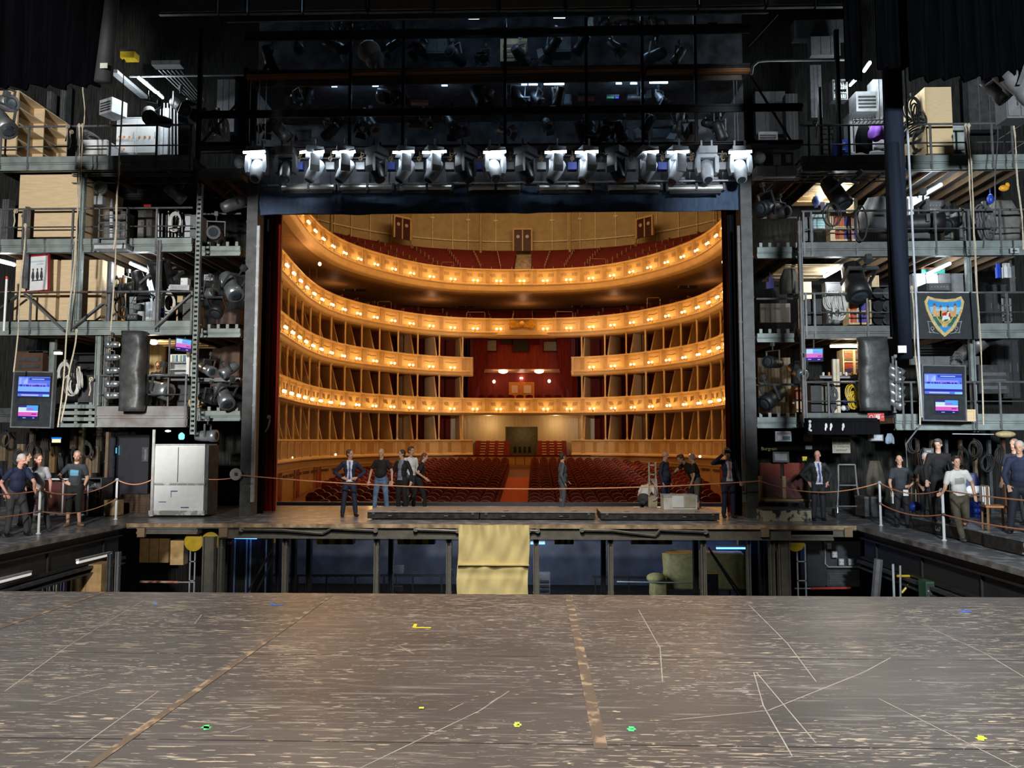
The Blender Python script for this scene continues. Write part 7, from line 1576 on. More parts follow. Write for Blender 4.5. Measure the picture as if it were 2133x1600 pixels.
# white crate and ladder behind the wagon
t = prop('white_crate', 'white wooden crate with two framed fields on the far wagon', 'crate', 1383, 1032, 1452, 1061, 20.6, .55, mat('crate_white', (.62, .62, .56), .6), 'plain', lightg)
t.location.z = .226
a, c = at(1383, 1061, 20.6), at(1452, 1061, 20.6); W_ = (c.x-a.x)/2
for x0, x1, m in ((-W_*.5, W_*.18, white), (W_*.24, W_*.88, mat('crate_field', (.42, .40, .32), .7))): b = MB(); b.box(x0, x1, -.02, 0, .06, .36); b.build('panel', m, t)
t = thing('trestle', 'pale wooden trestle carrying looped pipes beside the crouching man', 'trestle', PYf(1358, 21.4)); b = MB()
for sx in (-.09, .09): b.box(sx-.02, sx+.02, 0, .04, 0, 1.45)
for z in (.2, .5, .8, 1.1, 1.35): b.box(-.09, .09, 0, .03, z, z+.035)
b.box(-.12, .12, -.02, .06, .22, .5); b.build('frame', mat('dull_pale_wood', (.38, .33, .22), .6), t)
b = MB()
for i in range(4): b.path([(-.05+.05*i, -.05, 1.0), (.12, -.08, .7), (.14, -.06, .5), (.05-.02*i, -.05, .4)], .012, 5)
b.build('cable_loop', lightg, t)
# wooden chair with a cloth on its back
def chair():
    p = P0(2075, 1104, .28); t = thing('wooden_chair', 'wooden chair with orange seat and white cloth over its back, far wing', 'chair', (p.x, p.y, .28), (0, 0, R(75)))
    ww = mat('chair_wood', (.34, .2, .09), .5)
    for x in (-.18, .18):
        for y in (-.18, .18): b = MB(); b.bar((x, y, 0), (x*.95, y*.95, .45 if y < 0 else .88), .032); b.build('leg', ww, t)
    b = MB(); b.box(-.22, .22, -.22, .22, .45, .49); b.build('seat', mat('seat_orange', (.6, .24, .08), .5), t); b = MB(); b.box(-.18, .18, .15, .19, .78, .88); b.box(-.18, .18, .155, .18, .62, .66); b.build('backrest', ww, t)
    b = MB(); b.cbox((-.03, .17, .68), .24, .09, .36); b.cbox((.02, .21, .70), .2, .05, .3); b.build('draped_cloth', white, t)
chair()
# far wing clutter
t = thing('bottle_crate', 'stack of blue bottle crates behind the far platforms', 'crate stack', PYf(2037, 18.6)); 
for k in range(4):
    b = MB(); z = .06+k*.14; b.box(-.17, .17, 0, .3, z, z+.12); b.cur = 1
    for i in range(4): b.smooth = True; b.ell((-.13+.085*i, -.02, z+.06), .032, .02, .04, 8, 6); b.smooth = False
    b.build('crate', [blue, col(.08, .15, .6)], t)
cloth('white bag lying on the blue crates', 2030, 1012, 18.7, .5, .2, white, cat='bag', nm='white_bag')
cloth('dark blue backpack propped behind the white-shirted man', 2024, 985, 18.9, .35, .5, col(.03, .04, .12), cat='bag', nm='backpack')
prop('trolley', 'low grey trolley under the backpack', 'trolley', 2012, 1018, 2056, 1036, 18.7, .5, mid, 'drawers', steel)
for i in range(5): pipe('pale tool handle leaning in the far wing', (1893+i*8, 1080-i*2), (1888+i*9, 985-i*3), 19.6, .012, [alu, tan, lightg][i % 3])['group'] = 'tool handles leaning in the far wing'
b = MB(); p = at(1906, 1055, 19.3); b.smooth = True; b.ell(p, .16, .12, .12); b.build('blue_bin', blue, label='small blue tub beside the bald man with papers', cat='tub')
prop('paper_sheet', 'pale paper pinned behind the grey-haired older man', 'paper', 1925, 934, 1944, 946, 19.9, .02, mat('dull_paper', (.35, .36, .36), .7), 'batten', mid)
b = MB(); p = at(2094, 905, 18.6); b.smooth = True; b.ell(p, .23, .16, .085, 16, 8); b.smooth = False; b.ring(p, .2, .015, (0, 0, 1), 16, sx=1.05, sz=.75); b.build('oval_basket', mat('wicker', (.42, .33, .17), .6, sc=20), label='pale oval basket-like drum hanging under the far gallery', cat='basket')
pipe('thin white rod leading to the oval basket', (1984, 904), (2070, 905), 18.6, .012, lightg)
b = MB(); b.path([at(1918, 885, 20.0), at(1887, 925, 20.0), at(1890, 975, 20.0)], .02, 6); b.build('bent_rail', mid, label='thin bent grey pipe hanging above the bald man with papers', cat='pipe')
prop('podium', 'dark box with pale top beside the far wing trolley', 'box', 1802, 1036, 1842, 1076, 20.4, .6, steel, 'plain', mid)
cloth('dull olive coat hanging in the dark of the far wing', 1822, 960, 21.0, .42, .95, mat('coat', (.06, .052, .035), .8), ph=1, cat='coat', nm='hanging_coat')
# hand truck
t = thing('hand_truck', 'tubular silver hand truck leaning in the dark far wing', 'hand truck', PYf(1762, 21.0)); b = MB()
for sg in (-1, 1): b.path([(sg*.22, 0, 1.40), (sg*.24, -.02, .9), (sg*.30, -.06, .3), (sg*.32, -.1, .12)], .022, 7)
b.tube((-.22, 0, 1.4), (.22, 0, 1.4), .022); b.tube((-.25, -.02, .85), (.25, -.02, .85), .018); b.tube((-.36, -.1, .3), (.36, -.1, .3), .018); b.build('frame', alu, t)
for sg in (-1, 1): b = MB(); b.tube((sg*.34, -.02, .12), (sg*.40, -.02, .12), .12, n=14); b.build('wheel', rubber, t)
# red tip-up chairs and step box
for i, px in enumerate((1603, 1652)):
    p = PYf(px, 21.6); t = thing('upholstered_chair', 'dull red padded chair, %s of the pair by the far column' % ('first' if i == 0 else 'second'), 'chair', (p.x, p.y, .45)); b = MB(); b.box(-.27, .27, 0, .1, .35, .98); b.build('backrest', mat('dull_red_pad', (.22, .035, .02), .7), t)
    b = MB(); b.box(-.27, .27, -.1, 0, .02, .55); b.build('seat', mat('mauve_pad', (.18, .07, .07), .7), t)
    for sx in (-.3, .3): b = MB(); b.box(sx-.025, sx+.025, -.14, .06, 0, .62); b.build('armrest', tan, t)
t = prop('low_ledge', 'dark ledge carrying the pair of red chairs', 'ledge', 1583, 1034, 1690, 1040, 21.3, .8, steel, 'plain', tan); t.location.z = .36
for px in (1588, 1682): vcol('ledge_leg', 'dark support under the ledge of the red chairs', px-3, px+3, 1072, 1040, 21.35, .06, steel, 'support', 'box', 'supports under the chair ledge')
b = MB(); a, c = PYf(1586, 20.0), PYf(1686, 20.0); b.box(a.x, c.x, 20.0, 20.6, 0, .27); b.cur = 1; b.box(a.x-.01, c.x+.01, 19.98, 20.62, .27, .31)
b.build('step_box', [mat('peeling_paint', (.03, .03, .032), .6, c2=(.52, .45, .30), kind='worn', sc=6), steel], label='low step box with peeling black and cream paint by the far column', cat='step')
# signs in the dark far wing
t = thing('picture_board', 'small coloured notice board high in the dark far wing', 'notice board', at(1632, 918, 21.5)); b = MB(); b.box(-.22, .22, 0, .03, -.02, .26); b.build('board', lightg, t)
b = MB(); b.box(-.16, -.05, -.01, 0, .02, .14); b.cur = 1; b.box(-.02, .18, -.01, 0, .02, .12); b.cur = 2; b.box(-.18, .18, -.01, 0, .18, .22); b.build('notices', [paper, col(.1, .15, .2), col(.4, .2, .15)], t)
t = thing('wall_clock', 'round pale clock in the dark far wing', 'clock', at(1683, 911, 21.5)); b = MB(); b.lathe([(.13, 0), (.13, .03)], (0, 0, 0), (0, -1, 0), 20); b.build('dial', mat('dial', (.30, .29, .24), .5), t); b = MB(); b.box(-.006, .006, -.04, -.03, 0, .1); b.bar((0, -.036, 0), (.06, -.036, -.03), .01, .006); b.build('hand', black, t)
prop('small_plaque', 'little turquoise plaque under the round clock', 'plaque', 1678, 928, 1691, 936, 21.5, .02, mat('plaque', (.1, .2, .22), .5), 'batten', steel)
prop('white_notice', 'plain white notice over the red chairs', 'notice', 1610, 941, 1643, 963, 21.4, .01, mat('dull_white', (.42, .42, .42), .7), 'batten', mid)
t = thing('yellow_lettering', 'dim yellow lettering on the dark wall near the far column', 'lettering', at(1602, 935, 21.5)); text('Burgrain', .13, mat('dull_yellow', (.3, .26, .06), .6), t, (0, -.01, 0), (R(90), 0, 0))
t = thing('warning_sign', 'tan sign with four lines of black lettering in the far wing', 'sign', at(1753, 944, 21.3)); b = MB(); b.box(-.24, .24, 0, .02, 0, .43); b.build('plate', mat('sign_tan', (.27, .25, .2), .7), t)
for i, s in enumerate(('Das Rauchen', 'auf der Bühne', 'ist strengstens', 'verboten!')): text(s, .075, black, t, (0, -.004, .37-.095*i), (R(90), 0, 0))
prop('yellow_marker', 'small bright yellow tag beside the stout man', 'tag', 1672, 952, 1680, 960, 21.2, .02, mat('acid', (.55, .6, .03), .5), 'plain', yel)
prop('ceiling_strip', 'thin tan rod under the far black cloth roll', 'rod', 1718, 903, 1766, 905, 20.6, .02, tan, 'plain', tan)
prop('white_device', 'small white device hanging under the far gallery', 'device', 1813, 905, 1840, 919, 20.6, .15, mid, 'equip', lightg)
cloth('light blue cap hanging beside the white device', 1853, 903, 20.6, .2, .25, mat('capblue', (.2, .27, .34), .7), cat='cap', nm='visor_hat')
# curtain-side wing clutter
t = thing('panel_cart', 'white tubular cart carrying a dark red panel, curtain side', 'cart', PYf(132, 19.6)); b = MB()
b.box(-.65, .65, .02, .06, .22, .98); b.build('panel', mat('dark_red_board', (.06, .012, .008), .6), t); b = MB()
for x in (-.7, .05, .7): b.tube((x, 0, .12), (x, 0, 1.05), .022)
b.tube((-.7, 0, 1.05), (.7, 0, 1.05), .025); b.tube((-.7, 0, .14), (.7, 0, .14), .025); b.build('frame', lightg, t)
for x in (-.6, .6): b = MB(); b.tube((x-.02, 0, .06), (x+.02, 0, .06), .06, n=12); b.build('castor', rubber, t)
b = MB(); b.box(.18, .36, -.03, -.02, .62, .86); b.box(.18, .36, -.03, -.02, .5, .6); b.build('paper_notice', paper, t)
prop('cable_crate', 'dark cage full of cables behind the bearded man', 'cage', 172, 996, 212, 1072, 20.9, .6, steel, 'shelf', n=3)
for i in range(6): coil(at(180+(i % 2)*18, 1025+(i//2)*17, 20.75), 'grey cable ring in the dark cage', (0, 0, R(20*i)), .9, 'cable rings in the dark cage', m='grey')
prop('plywood_bin', 'plywood box at the foot of the dark door frame', 'box', 216, 1042, 246, 1074, 20.7, .3, mat('dull_ply', (.42, .30, .16), .6), 'flap', plyd, n=1)
prop('brown_stack', 'stack of brown boards behind the rope post', 'stack', 250, 1030, 312, 1074, 21.6, .5, mat('brown_dim', (.06, .035, .02), .6), 'louver', brown, n=6)
prop('dark_partition', 'dark door leaf beside the battered cupboard', 'door', 222, 905, 312, 1040, 22.0, .08, mat('blue_black_door', (.012, .013, .02), .5), 'batten', black)
prop('lit_notice', 'small glowing cyan notice on the dark door leaf', 'display', 237, 929, 248, 948, 21.95, .02, mat('cyan_glow', (.1, .5, .7), emit=(.12, .55, .8), es=1.0, sample=False), 'batten', black)
prop('grey_notice', 'dim grey notice on the dark door leaf', 'notice', 296, 932, 310, 962, 21.95, .02, mid, 'batten', steel)
vcol('door_post', 'rusty door post beside the dark door leaf', 214, 220, 1076, 900, 21.2, .1, mat('rusty_post', (.12, .08, .05), .6), 'post', 'box')
for i, (px, y0, y1, c_) in enumerate([(6, 905, 960, (.25, .2, .1)), (22, 900, 1000, (.12, .09, .05)), (42, 925, 940, (.35, .28, .17)), (64, 890, 1000, (.10, .08, .05)), (88, 900, 990, (.09, .08, .06)), (108, 930, 985, (.30, .18, .06)), (152, 892, 935, (.10, .06, .03)), (168, 890, 985, (.14, .10, .05)), (184, 950, 1000, (.3, .2, .1)), (198, 930, 985, (.22, .17, .1)), (206, 890, 940, (.08, .07, .05))]):
    prop('prop_board', ['tan', 'brown', 'beige', 'umber', 'moss', 'amber', 'rust', 'olive', 'ochre', 'sand', 'dusky'][i]+' narrow board stored in the dark curtain-side wing', 'board', px-7, y0, px+7, y1, 22.2+.1*(i % 3), .1, col(*[v_*.45 for v_ in c_]), 'flap', brown, n=2)
prop('pixel_display', 'small glowing blue and yellow display above the bearded man', 'display', 108, 912, 126, 922, 21.6, .02, mat('yellow_glow', (1, .7, .3), emit=(1, .7, .35), es=1, sample=False), 'plain', flat_emit(.05, .4, .9))
b = MB(); b.smooth = True; b.lathe([(.05, 0), (.08, .04), (.08, .14), (.02, .2)], at(378, 916, 21.2), n=12); b.build('blue_lamp', mat('cyan_lamp', (.1, .5, .8), emit=(.15, .55, .9), es=1.6, sample=False), label='glowing light-blue lamp over the battered cupboard', cat='lamp')
b = MB(); b.smooth = True; b.ell(at(350, 898, 21.0), .08, .05, .025); b.build('small_downlight', bulb_w, label='small warm downlight under the lowest gallery', cat='lamp')
for i in range(7): coil(at(12+i*28, 915+(i*37 % 50), 21.8), 'loop of rope or cable in the dark curtain-side wing', (0, 0, R(30*i)), 1.0, 'loops in the dark curtain-side wing', m='black')
for i in range(8): coil(at(1900+i*26, 925+(i*29 % 45), 21.6), 'loop of cable in the dark beyond the far wing', (0, 0, R(30*i)), 1.1, 'loops in the dark beyond the far wing', m='black')
for i in range(7): vcol('prop_post', 'dull vertical post in the dark far wing', 1915+i*30, 1921+i*30, 1070, 895, 22.0, .1, [brown, mat('dull_tan', (.14, .11, .06), .6), steel][i % 3], 'post', 'box', 'posts in the dark far wing')
# ================================================================ THE PIT AND THE LIFT STEELWORK
gst = mat('olive_lift_steel', (.17, .16, .13), .5, .2)
def gird(name, label, px0, px1, py0, py1, Y, d, m=gst, cat='girder'):
    return slab(name, label, px0, px1, py0, py1, Y, d, m, cat, ribs=0)
gird('lift_girder', 'long olive steel girder under the deck edge, middle stretch', 455, 1735, 1099, 1121, 18.97, .25)
gird('lift_girder', 'short girder under the deck edge beside the curtain-side corner', 285, 412, 1098, 1112, 18.97, .25); gird('lift_girder', 'short girder under the deck edge beside the far corner', 1648, 1770, 1101, 1118, 18.97, .25)
for px, w_, lab in ((430, 24, 'thick lift post near the curtain-side corner'), (590, 9, 'slim lift post before the blue-lit bay'), (608, 9, 'dark post behind the slim blue-lit one'), (640, 9, 'dark post standing back in the pit'), (782, 10, 'lift post with bolt studs, before the music stand'), (812, 9, 'dark lift post beside the music stand'),
                    (934, 11, 'lift post just short of the yellow cloth'), (1117, 12, 'lift post just past the yellow cloth'), (1273, 11, 'lift post with bolt studs at mid pit'), (1258, 10, 'dark post just behind the mid-pit one'), (1468, 11, 'lift post before the covered furniture'), (1452, 10, 'dark bent post near the covered furniture'),
                    (1637, 24, 'thick lift post near the far corner'), (1612, 10, 'slim post beside the thick far one'), (455, 9, 'slim post right beside the thick corner one'), (475, 7, 'blue-edged post at the pit end'), (575, 8, 'dark post leaning on the brace'), (1590, 9, 'blackish post beside the blue glow'), (1563, 6, 'rusty thin post before the blue glow')):
    far_ = 'dark' in lab or 'blackish' in lab or 'blue-edged' in lab
    vcol('lift_post', lab, px-w_/2, px+w_/2, 1262, 1119 if not far_ else 1122, 19.05 if not far_ else 21.0, .2, gst if not far_ else steel, 'post', 'H')
for px in (405, 440, 1621, 1655): b = MB(); b.lathe([(.22, 0), (.24, .02), (.24, .05), (.08, .07)], at(px, 1128, 19.3), (0, -1, 0), 20); b.build('pulley', yel, label='yellow pulley disc half behind the thick lift post', cat='pulley', group='yellow pulley discs at the thick lift posts')
for px, c_ in ((293, gst), (465, tan), (1594, tan), (1768, gst)): prop('wood_block', 'wooden block hung under the deck edge', 'block', px-8, 1100, px+8, 1119, 18.85, .1, mat('block_wood', (.30, .21, .12), .6), 'flap', plyd, n=1, group='wooden blocks under the deck edge')
def linkrod(label, pts):
    b = MB(); b.path([at(x, y, 18.88) for x, y in pts], .03, 6); 
    for x, y in (pts[0], pts[-1]): b.tube(at(x, y, 18.86), at(x, y, 18.97), .06, n=10)
    b.build('linkage_rod', mat('rod_olive', (.16, .155, .13), .45, .4), label=label, cat='rod')
linkrod('bent linkage rod on the girder before the music stand', [(503, 1103), (588, 1104), (672, 1111), (690, 1101), (782, 1105)]); linkrod('bent linkage rod on the girder, just short of the yellow cloth', [(866, 1103), (930, 1105), (953, 1106)])
linkrod('short linkage rod just past the yellow cloth', [(1103, 1105), (1120, 1106)]); linkrod('bent linkage rod on the girder before the covered furniture', [(1212, 1104), (1275, 1105), (1364, 1116), (1374, 1104), (1470, 1108)])
# yellow cloth banner
a, c = at(955, 1094, 18.85), at(1102, 1094, 18.85); b = MB(); b.smooth = True; n, rws = 90, 40; vs = []; fs = []
for side in (0, .02):
    for j in range(rws+1):
        for i in range(n+1):
            u = i/n; t_ = j/rws; x = a.x+(c.x-a.x)*u+.02*math.sin(t_*7); vs.append((x-.02*t_, 18.80+side+.020*math.sin(u*26+t_*2)+.022*math.sin(u*13-t_*11)+.012*math.sin(u*31+t_*17+2*math.sin(u*6))+.03*(1-t_)*math.sin(u*48)*max(0, 1-t_*6)+(.02 if abs(t_-.6) < .04 else 0)-.02, .0-1.95*t_))
W_n = n+1; o = W_n*(rws+1)
for j in range(rws):
    for i in range(n): k = j*W_n+i; fs += [(k, k+W_n, k+W_n+1, k+1), (o+k, o+k+1, o+k+W_n+1, o+k+W_n)]
b.add(vs, fs); b.smooth = False; z = at(1000, 1176, 18.8).z
b.box(a.x, c.x, 18.71, 18.80, z-.012, z+.012); b.build('yellow_banner', ysheet, label='creased yellow cloth hanging from the deck edge into the pit', cat='cloth')
# side girders of the wings
for nm, x, sg, lab in (('wing_girder', -10.2, 1, 'long dark steel girder under the curtain-side wing edge'), ('wing_girder', 7.78, -1, 'long dark steel girder under the far wing edge')):
    b = MB(); X1 = x-sg*.25; lo, hi = min(x, X1), max(x, X1); b.box(lo, hi, 8.4, 18.9, -.16, -.12); b.box(x-sg*.12-.02, x-sg*.12+.02, 8.4, 18.9, -.72, -.16); b.box(lo, hi, 8.4, 18.9, -.77, -.72); b.box(lo, hi, 8.4, 18.9, -.30, -.27)
    for k in range(5): b.box(lo+.06, hi-.06, 9.8+k*2.1, 9.82+k*2.1, -.72, -.30)
    b.build(nm, mat('black_girder', (.035, .035, .034), .45, .3), label=lab, cat='girder')
    b = MB(); b.box(lo-.1, hi+.1, 8.4, 18.9, -.86, -.80); b.box(lo-.1, hi+.1, 8.4, 18.9, -.98, -.95); b.build('conduit_tray', steel, label='thin tray below the '+('curtain-side' if sg > 0 else 'far')+' wing girder', cat='tray')
# rails, braces and things in the pit
b = MB(); zr = at(1000, 1198, 24.5).z
b.bar(at(490, 1198, 24.5), at(945, 1199, 24.5), .07); 
for px in range(500, 945, 60): b.bar(at(px, 1198, 24.5), at(px, 1262, 24.5), .05)
for px in range(655, 760, 15): b.cbox(at(px, 1200, 24.45), .05, .03, .09)
b.build('pit_railing', black, label='black railing along the pit floor, curtain-side half', cat='railing')
b = MB(); b.bar(at(1235, 1202, 24.5), at(1590, 1206, 24.5), .07)
for px in range(1240, 1590, 70): b.bar(at(px, 1202, 24.5), at(px, 1262, 24.5), .05)
b.build('pit_railing', black, label='black railing along the pit floor, far half', cat='railing')
pipe('thin pale rail before the covered furniture', (1285, 1212), (1465, 1215), 22.5, .02, lightg)
for (p, q, lab) in (((570, 1140), (515, 1235), 'dark pit brace leaning away from the blue glow'), ((578, 1150), (530, 1240), 'second dark pit brace, parallel to the first'), ((1475, 1140), (1545, 1240), 'dark pit brace beside the covered furniture'), ((1480, 1150), (1538, 1240), 'second dark pit brace beside the covered furniture')): bar('pit_brace', lab, 'brace', p, q, 22.5, .09, steel)
for i, (x0, x1, y0, y1, lab) in enumerate(((480, 535, 1120, 1121, 'blue glowing tube at the curtain-side pit end'), (1492, 1562, 1142, 1142, 'blue glowing tube above the covered furniture'), (1105, 1135, 1132, 1132, 'faint blue glowing tube just past the yellow cloth'))):
    fluo(at(x0, y0, 24.0), at(x1, y1, 24.0), blue_e, lab, .03)
for px, y1 in ((486, 1262), (511, 1262), (519, 1262), (552, 1240), (1566, 1262), (1583, 1250)): vcol('blue_lit_pipe', 'pipe rimmed by blue light at the pit end', px-2, px+2, y1, 1124, 24.2, .04, mat('blue_rim_light_pipe', (.2, .3, .5), .3, .5), 'pipe', 'pipe', 'pipes rimmed by blue light in the pit')  # blue rim light put into the pipe colour
lamp('blue_work_light', 'POINT', at(505, 1130, 24.6), 16, (.08, .25, 1), .2); lamp('blue_work_light', 'POINT', at(1530, 1132, 25.6), 24, (.08, .3, 1), .2); lamp('blue_work_light', 'POINT', at(1110, 1136, 25.5), 10, (.08, .3, 1), .2)
lamp('pit_fill', 'AREA', at(1060, 1140, 21.3), 150, (.75, .85, 1), 6, at(1060, 1190, 27), 1)  # unseen area light placed to brighten pit wall and covered furniture
for (x0, x1, lab) in ((660, 735, 'black and yellow padded beam over the pit, curtain-side half'), (828, 905, 'yellow padded beam close to the lift posts'), (1155, 1195, 'short yellow pad under the girder past the cloth'), (1315, 1400, 'brown and yellow padded beam before the covered furniture')):
    a, c = at(x0, 1134, 20.5), at(x1, 1124, 20.5); b = MB(); n = 6
    for i in range(n): b.cur = i % 2; b.box(a.x+(c.x-a.x)*i/n, a.x+(c.x-a.x)*(i+1)/n, 20.5, 20.8, a.z, c.z)
    b.build('padded_beam', [yel, black], label=lab, cat='beam')
# covered furniture, box, stand
b = MB(); b.smooth = True
def blob(b, px0, py0, px1, py1, Y, d):
    a, c = at(px0, py1, Y), at(px1, py0, Y); n = 14; vs = []; fs = []
    for j in range(n+1):
        for i in range(24):
            an = 2*PI*i/24; t = j/n; rx = (c.x-a.x)/2*(1-.03*t+.02*math.sin(an*5+t*6)); x = (a.x+c.x)/2+rx*math.copysign(abs(math.cos(an))**.4, math.cos(an)); y = Y+d/2+d/2*math.copysign(abs(math.sin(an))**.4, math.sin(an))*(1+.08*math.sin(an*9))
            vs.append((x, y, a.z+(c.z-a.z)*t+(.04*math.sin(an*4) if j == n else 0)))
    for j in range(n):
        for i in range(24): k = (i+1) % 24; fs.append((j*24+i, j*24+k, (j+1)*24+k, (j+1)*24+i))
    fs += [tuple(range(23, -1, -1)), tuple(range(n*24, n*24+24))]; b.add(vs, fs)
blob(b, 1386, 1158, 1560, 1228, 23.1, .9); blob(b, 1358, 1205, 1394, 1245, 22.9, .7); b.smooth = True; b.ell(at(1366, 1204, 23), .28, .28, .15)
b.build('covered_furniture', mat('pale_yellow_cover', (.50, .47, .20), .8, sc=8), label='large piece shrouded in pale yellow cloth down in the pit', cat='covered furniture')
prop('dark_speaker', 'dark box just past the yellow cloth in the pit', 'box', 1122, 1196, 1146, 1250, 22.0, .4, steel, 'louver', black, n=4); prop('dark_case', 'dark case before the covered furniture', 'case', 1474, 1196, 1496, 1250, 22.2, .4, steel, 'flap', black, n=1)
t = thing('music_stand', 'black music stand seen over the pit edge', 'music stand', at(826, 1262, 22)); z0 = t.location.z; b = MB(); b.tube((0, 0, 0), (0, 0, at(826, 1200, 22).z-z0), .02); b.build('stem', black, t)
b = MB(); zz = at(826, 1186, 22).z-z0; b.cbox((0, 0, zz), .4, .03, .24, Matrix.Rotation(R(-15), 3, 'X')); b.build('desk', black, t); b = MB(); b.cbox((-.02, 0, at(826, 1226, 22).z-z0), .36, .12, .14); b.build('shelf', black, t)
# store room at the curtain-side end of the pit
prop('tan_carton', 'tan square carton in the curtain-side pit bay', 'carton', 354, 1126, 383, 1177, 22.0, .3, tan, 'flap', plyd, n=1); prop('tan_sheet', 'tan panel behind the wheels, curtain-side pit bay', 'panel', 290, 1122, 352, 1172, 23.0, .1, mat('tan_dim', (.42, .27, .12), .6), 'flap', brown, n=3)
lamp('pit_bay_light', 'POINT', at(335, 1135, 21.2), 16, (1, .85, .65), .2)
prop('orange_crate', 'large orange-brown plywood crate under the curtain-side wing', 'crate', 145, 1176, 212, 1262, 17.5, .5, mat('crate_orange', (.45, .28, .12), .6), 'flap', plyd, n=2); prop('tan_box', 'tan box with dark handhole at the curtain-side frame edge', 'box', 2, 1206, 56, 1262, 15.5, .5, mat('tan_box', (.5, .36, .18), .6), 'flap', plyd, n=2)
fluo(at(161, 1172, 15.8), at(231, 1155, 17.6), mat('faint_tube_glow', (.75, .75, .7), emit=(1, .98, .9), es=.5, sample=False), 'pale tube lamp under the curtain-side wing girder', .03); fluo(at(-8, 1214, 14.2), at(63, 1196, 15.4), MATS['faint_tube_glow'], 'second pale tube lamp under the girder, at the frame edge', .03)  # pale tubes given a faint glow in their material
lamp('under_wing_light', 'POINT', (-10.9, 16, -1.2), 16, (1, .95, .85), .2); lamp('under_wing_light', 'POINT', (8.9, 17.5, -1.0), 10, (1, .97, .92), .2)
for i, (px, c_) in enumerate(((84, mid), (99, mid), (113, steelm), (128, mat('cobalt', (.02, .04, .2), .5)), (223, steel), (240, mid))): vcol('pit_post', 'post under the curtain-side wing', px-4, px+4, 1262, 1190-(px-80)*.25, 17.0, .1, c_, 'post', 'H', 'posts under the curtain-side wing')
b = MB(); b.tube(at(292, 1212, 20.2), at(372, 1213, 20.2), .03); b.cur = 1; b.tube(at(372, 1213, 20.2), at(405, 1213, 20.2), .018); b.build('red_bar', [mat('red_white_bar', (.6, .12, .08), .4, c2=(.6, .5, .4), sc=10), lightg], label='red striped bar across the curtain-side pit bay', cat='bar')
b = MB(); b.tube(at(1688, 1226, 19.8), at(1772, 1225, 19.8), .03); b.cur = 1; b.tube(at(1655, 1226, 19.8), at(1688, 1226, 19.8), .018); b.build('red_bar', [mat('red_bar', (.5, .06, .05), .4), lightg], label='red bar across the far pit bay', cat='bar')
for i, px in enumerate((394, 1664)): prop('mesh_guard', 'wire guard panel beside the thick lift post, %s' % ('curtain side' if i == 0 else 'far side'), 'guard', px-2, 1130, px+14, 1250, 19.4, .03, lightg, 'frame', n=3)
prop('pit_cabinet', 'tall dark grey cabinet in the far pit bay', 'cabinet', 1682, 1130, 1720, 1222, 21.0, .5, mat('green_black', (.03, .038, .036), .5), 'doors', steel, n=1)
prop('switchboard', 'dark board with white switch boxes in the far pit bay', 'board', 1718, 1128, 1792, 1184, 21.2, .1, mat('bluegrey_board', (.06, .065, .075), .5), 'flap', steel, n=1)
for i, (px, py) in enumerate(((1727, 1137), (1739, 1155), (1753, 1171), (1773, 1171))): prop('switch_box', 'small white switch box on the dark board', 'switch', px-5, py-7, px+5, py+7, 21.0, .08, lightg, 'equip', white, n=2, group='white switch boxes in the far pit bay')
prop('heater', 'ribbed grey heater under the switch boxes', 'heater', 1720, 1187, 1790, 1222, 21.0, .2, steel, 'louver', mid, n=7)
b = MB(); b.path([at(1719, 1128, 20.9), at(1719, 1175, 20.9), at(1726, 1181, 20.9), at(1787, 1181, 20.9)], .02, 5); b.build('conduit', lightg, label='pale conduit bending around the switch boxes', cat='conduit')
for i, (x0, y0, x1, y1, c_) in enumerate(((1860, 1175, 1863, 1262, lightg), (1875, 1178, 1876, 1262, alu), (1905, 1205, 1878, 1235, yel), (1868, 1200, 1905, 1200, yel), (1910, 1195, 1912, 1262, blue), (1830, 1165, 1822, 1262, mid))): pipe(['pale stair pole', 'second pale stair pole', 'yellow slanting stair rail', 'yellow level stair rail', 'blue stair upright', 'grey thick stair post'][i]+' under the far wing', (x0, y0), (x1, y1), 16.5, .025 if i < 5 else .09, c_)
for i in range(5): prop('under_wing_box', ['dull green', 'rusty', 'grey', 'dark', 'tan'][i]+' small box under the far wing', 'box', 1930+i*24, 1212+i*6, 1946+i*24, 1250, 15.5, .3, [col(.03, .10, .05), col(.2, .06, .03), mid, steel, col(.25, .16, .09)][i], 'equip', steel)
# ================================================================ NEAR HANGINGS
xa, za = XZ(-60, 182, 12); xb, _ = XZ(206, 182, 12)
drape('black_masking', 'huge black masking cloth hanging in the near upper corner, curtain side', xa-1, xb, za, za+4, 12, maskv, folds=9, amp=.10)
b = MB(); b.smooth = True; p, q = at(215, 172, 11.9), at(238, -40, 11.9); b.tube(p, q, .135, .10, n=14); b.build('wrapped_boom', mat('charcoal_wrap', (.022, .022, .024), .7, sc=4, bump=.4), label='dark wrapped boom hanging at the edge of the near masking cloth', cat='boom')
prop('white_tag', 'small white label on the wrapped boom', 'label', 208, 131, 224, 142, 11.74, .01, mat('tag_white', (.45, .45, .4), .7), 'flap', n=1)
xa, za = XZ(1895, 165, 12); xb, _ = XZ(2230, 165, 12)
drape('black_masking', 'huge black masking cloth hanging in the near upper corner, far side', xa, xb, za, za+4, 12, maskv, folds=9, amp=.10)
xa, za = XZ(1856, 142, 12.3); xb, _ = XZ(1900, 142, 12.3)
drape('black_masking', 'narrow black cloth strip beside the near far-side masking', at(1828, 140, 12.3).x, xb, za, za+4, 12.3, maskv, folds=3, amp=.06)
drape('black_tail', 'slender black cloth tail hanging before the slanted tubes', at(1762, 165, 13).x, at(1796, 165, 13).x, at(1780, 166, 13).z, at(1780, -40, 13).z, 13, maskv, folds=2, amp=.05)
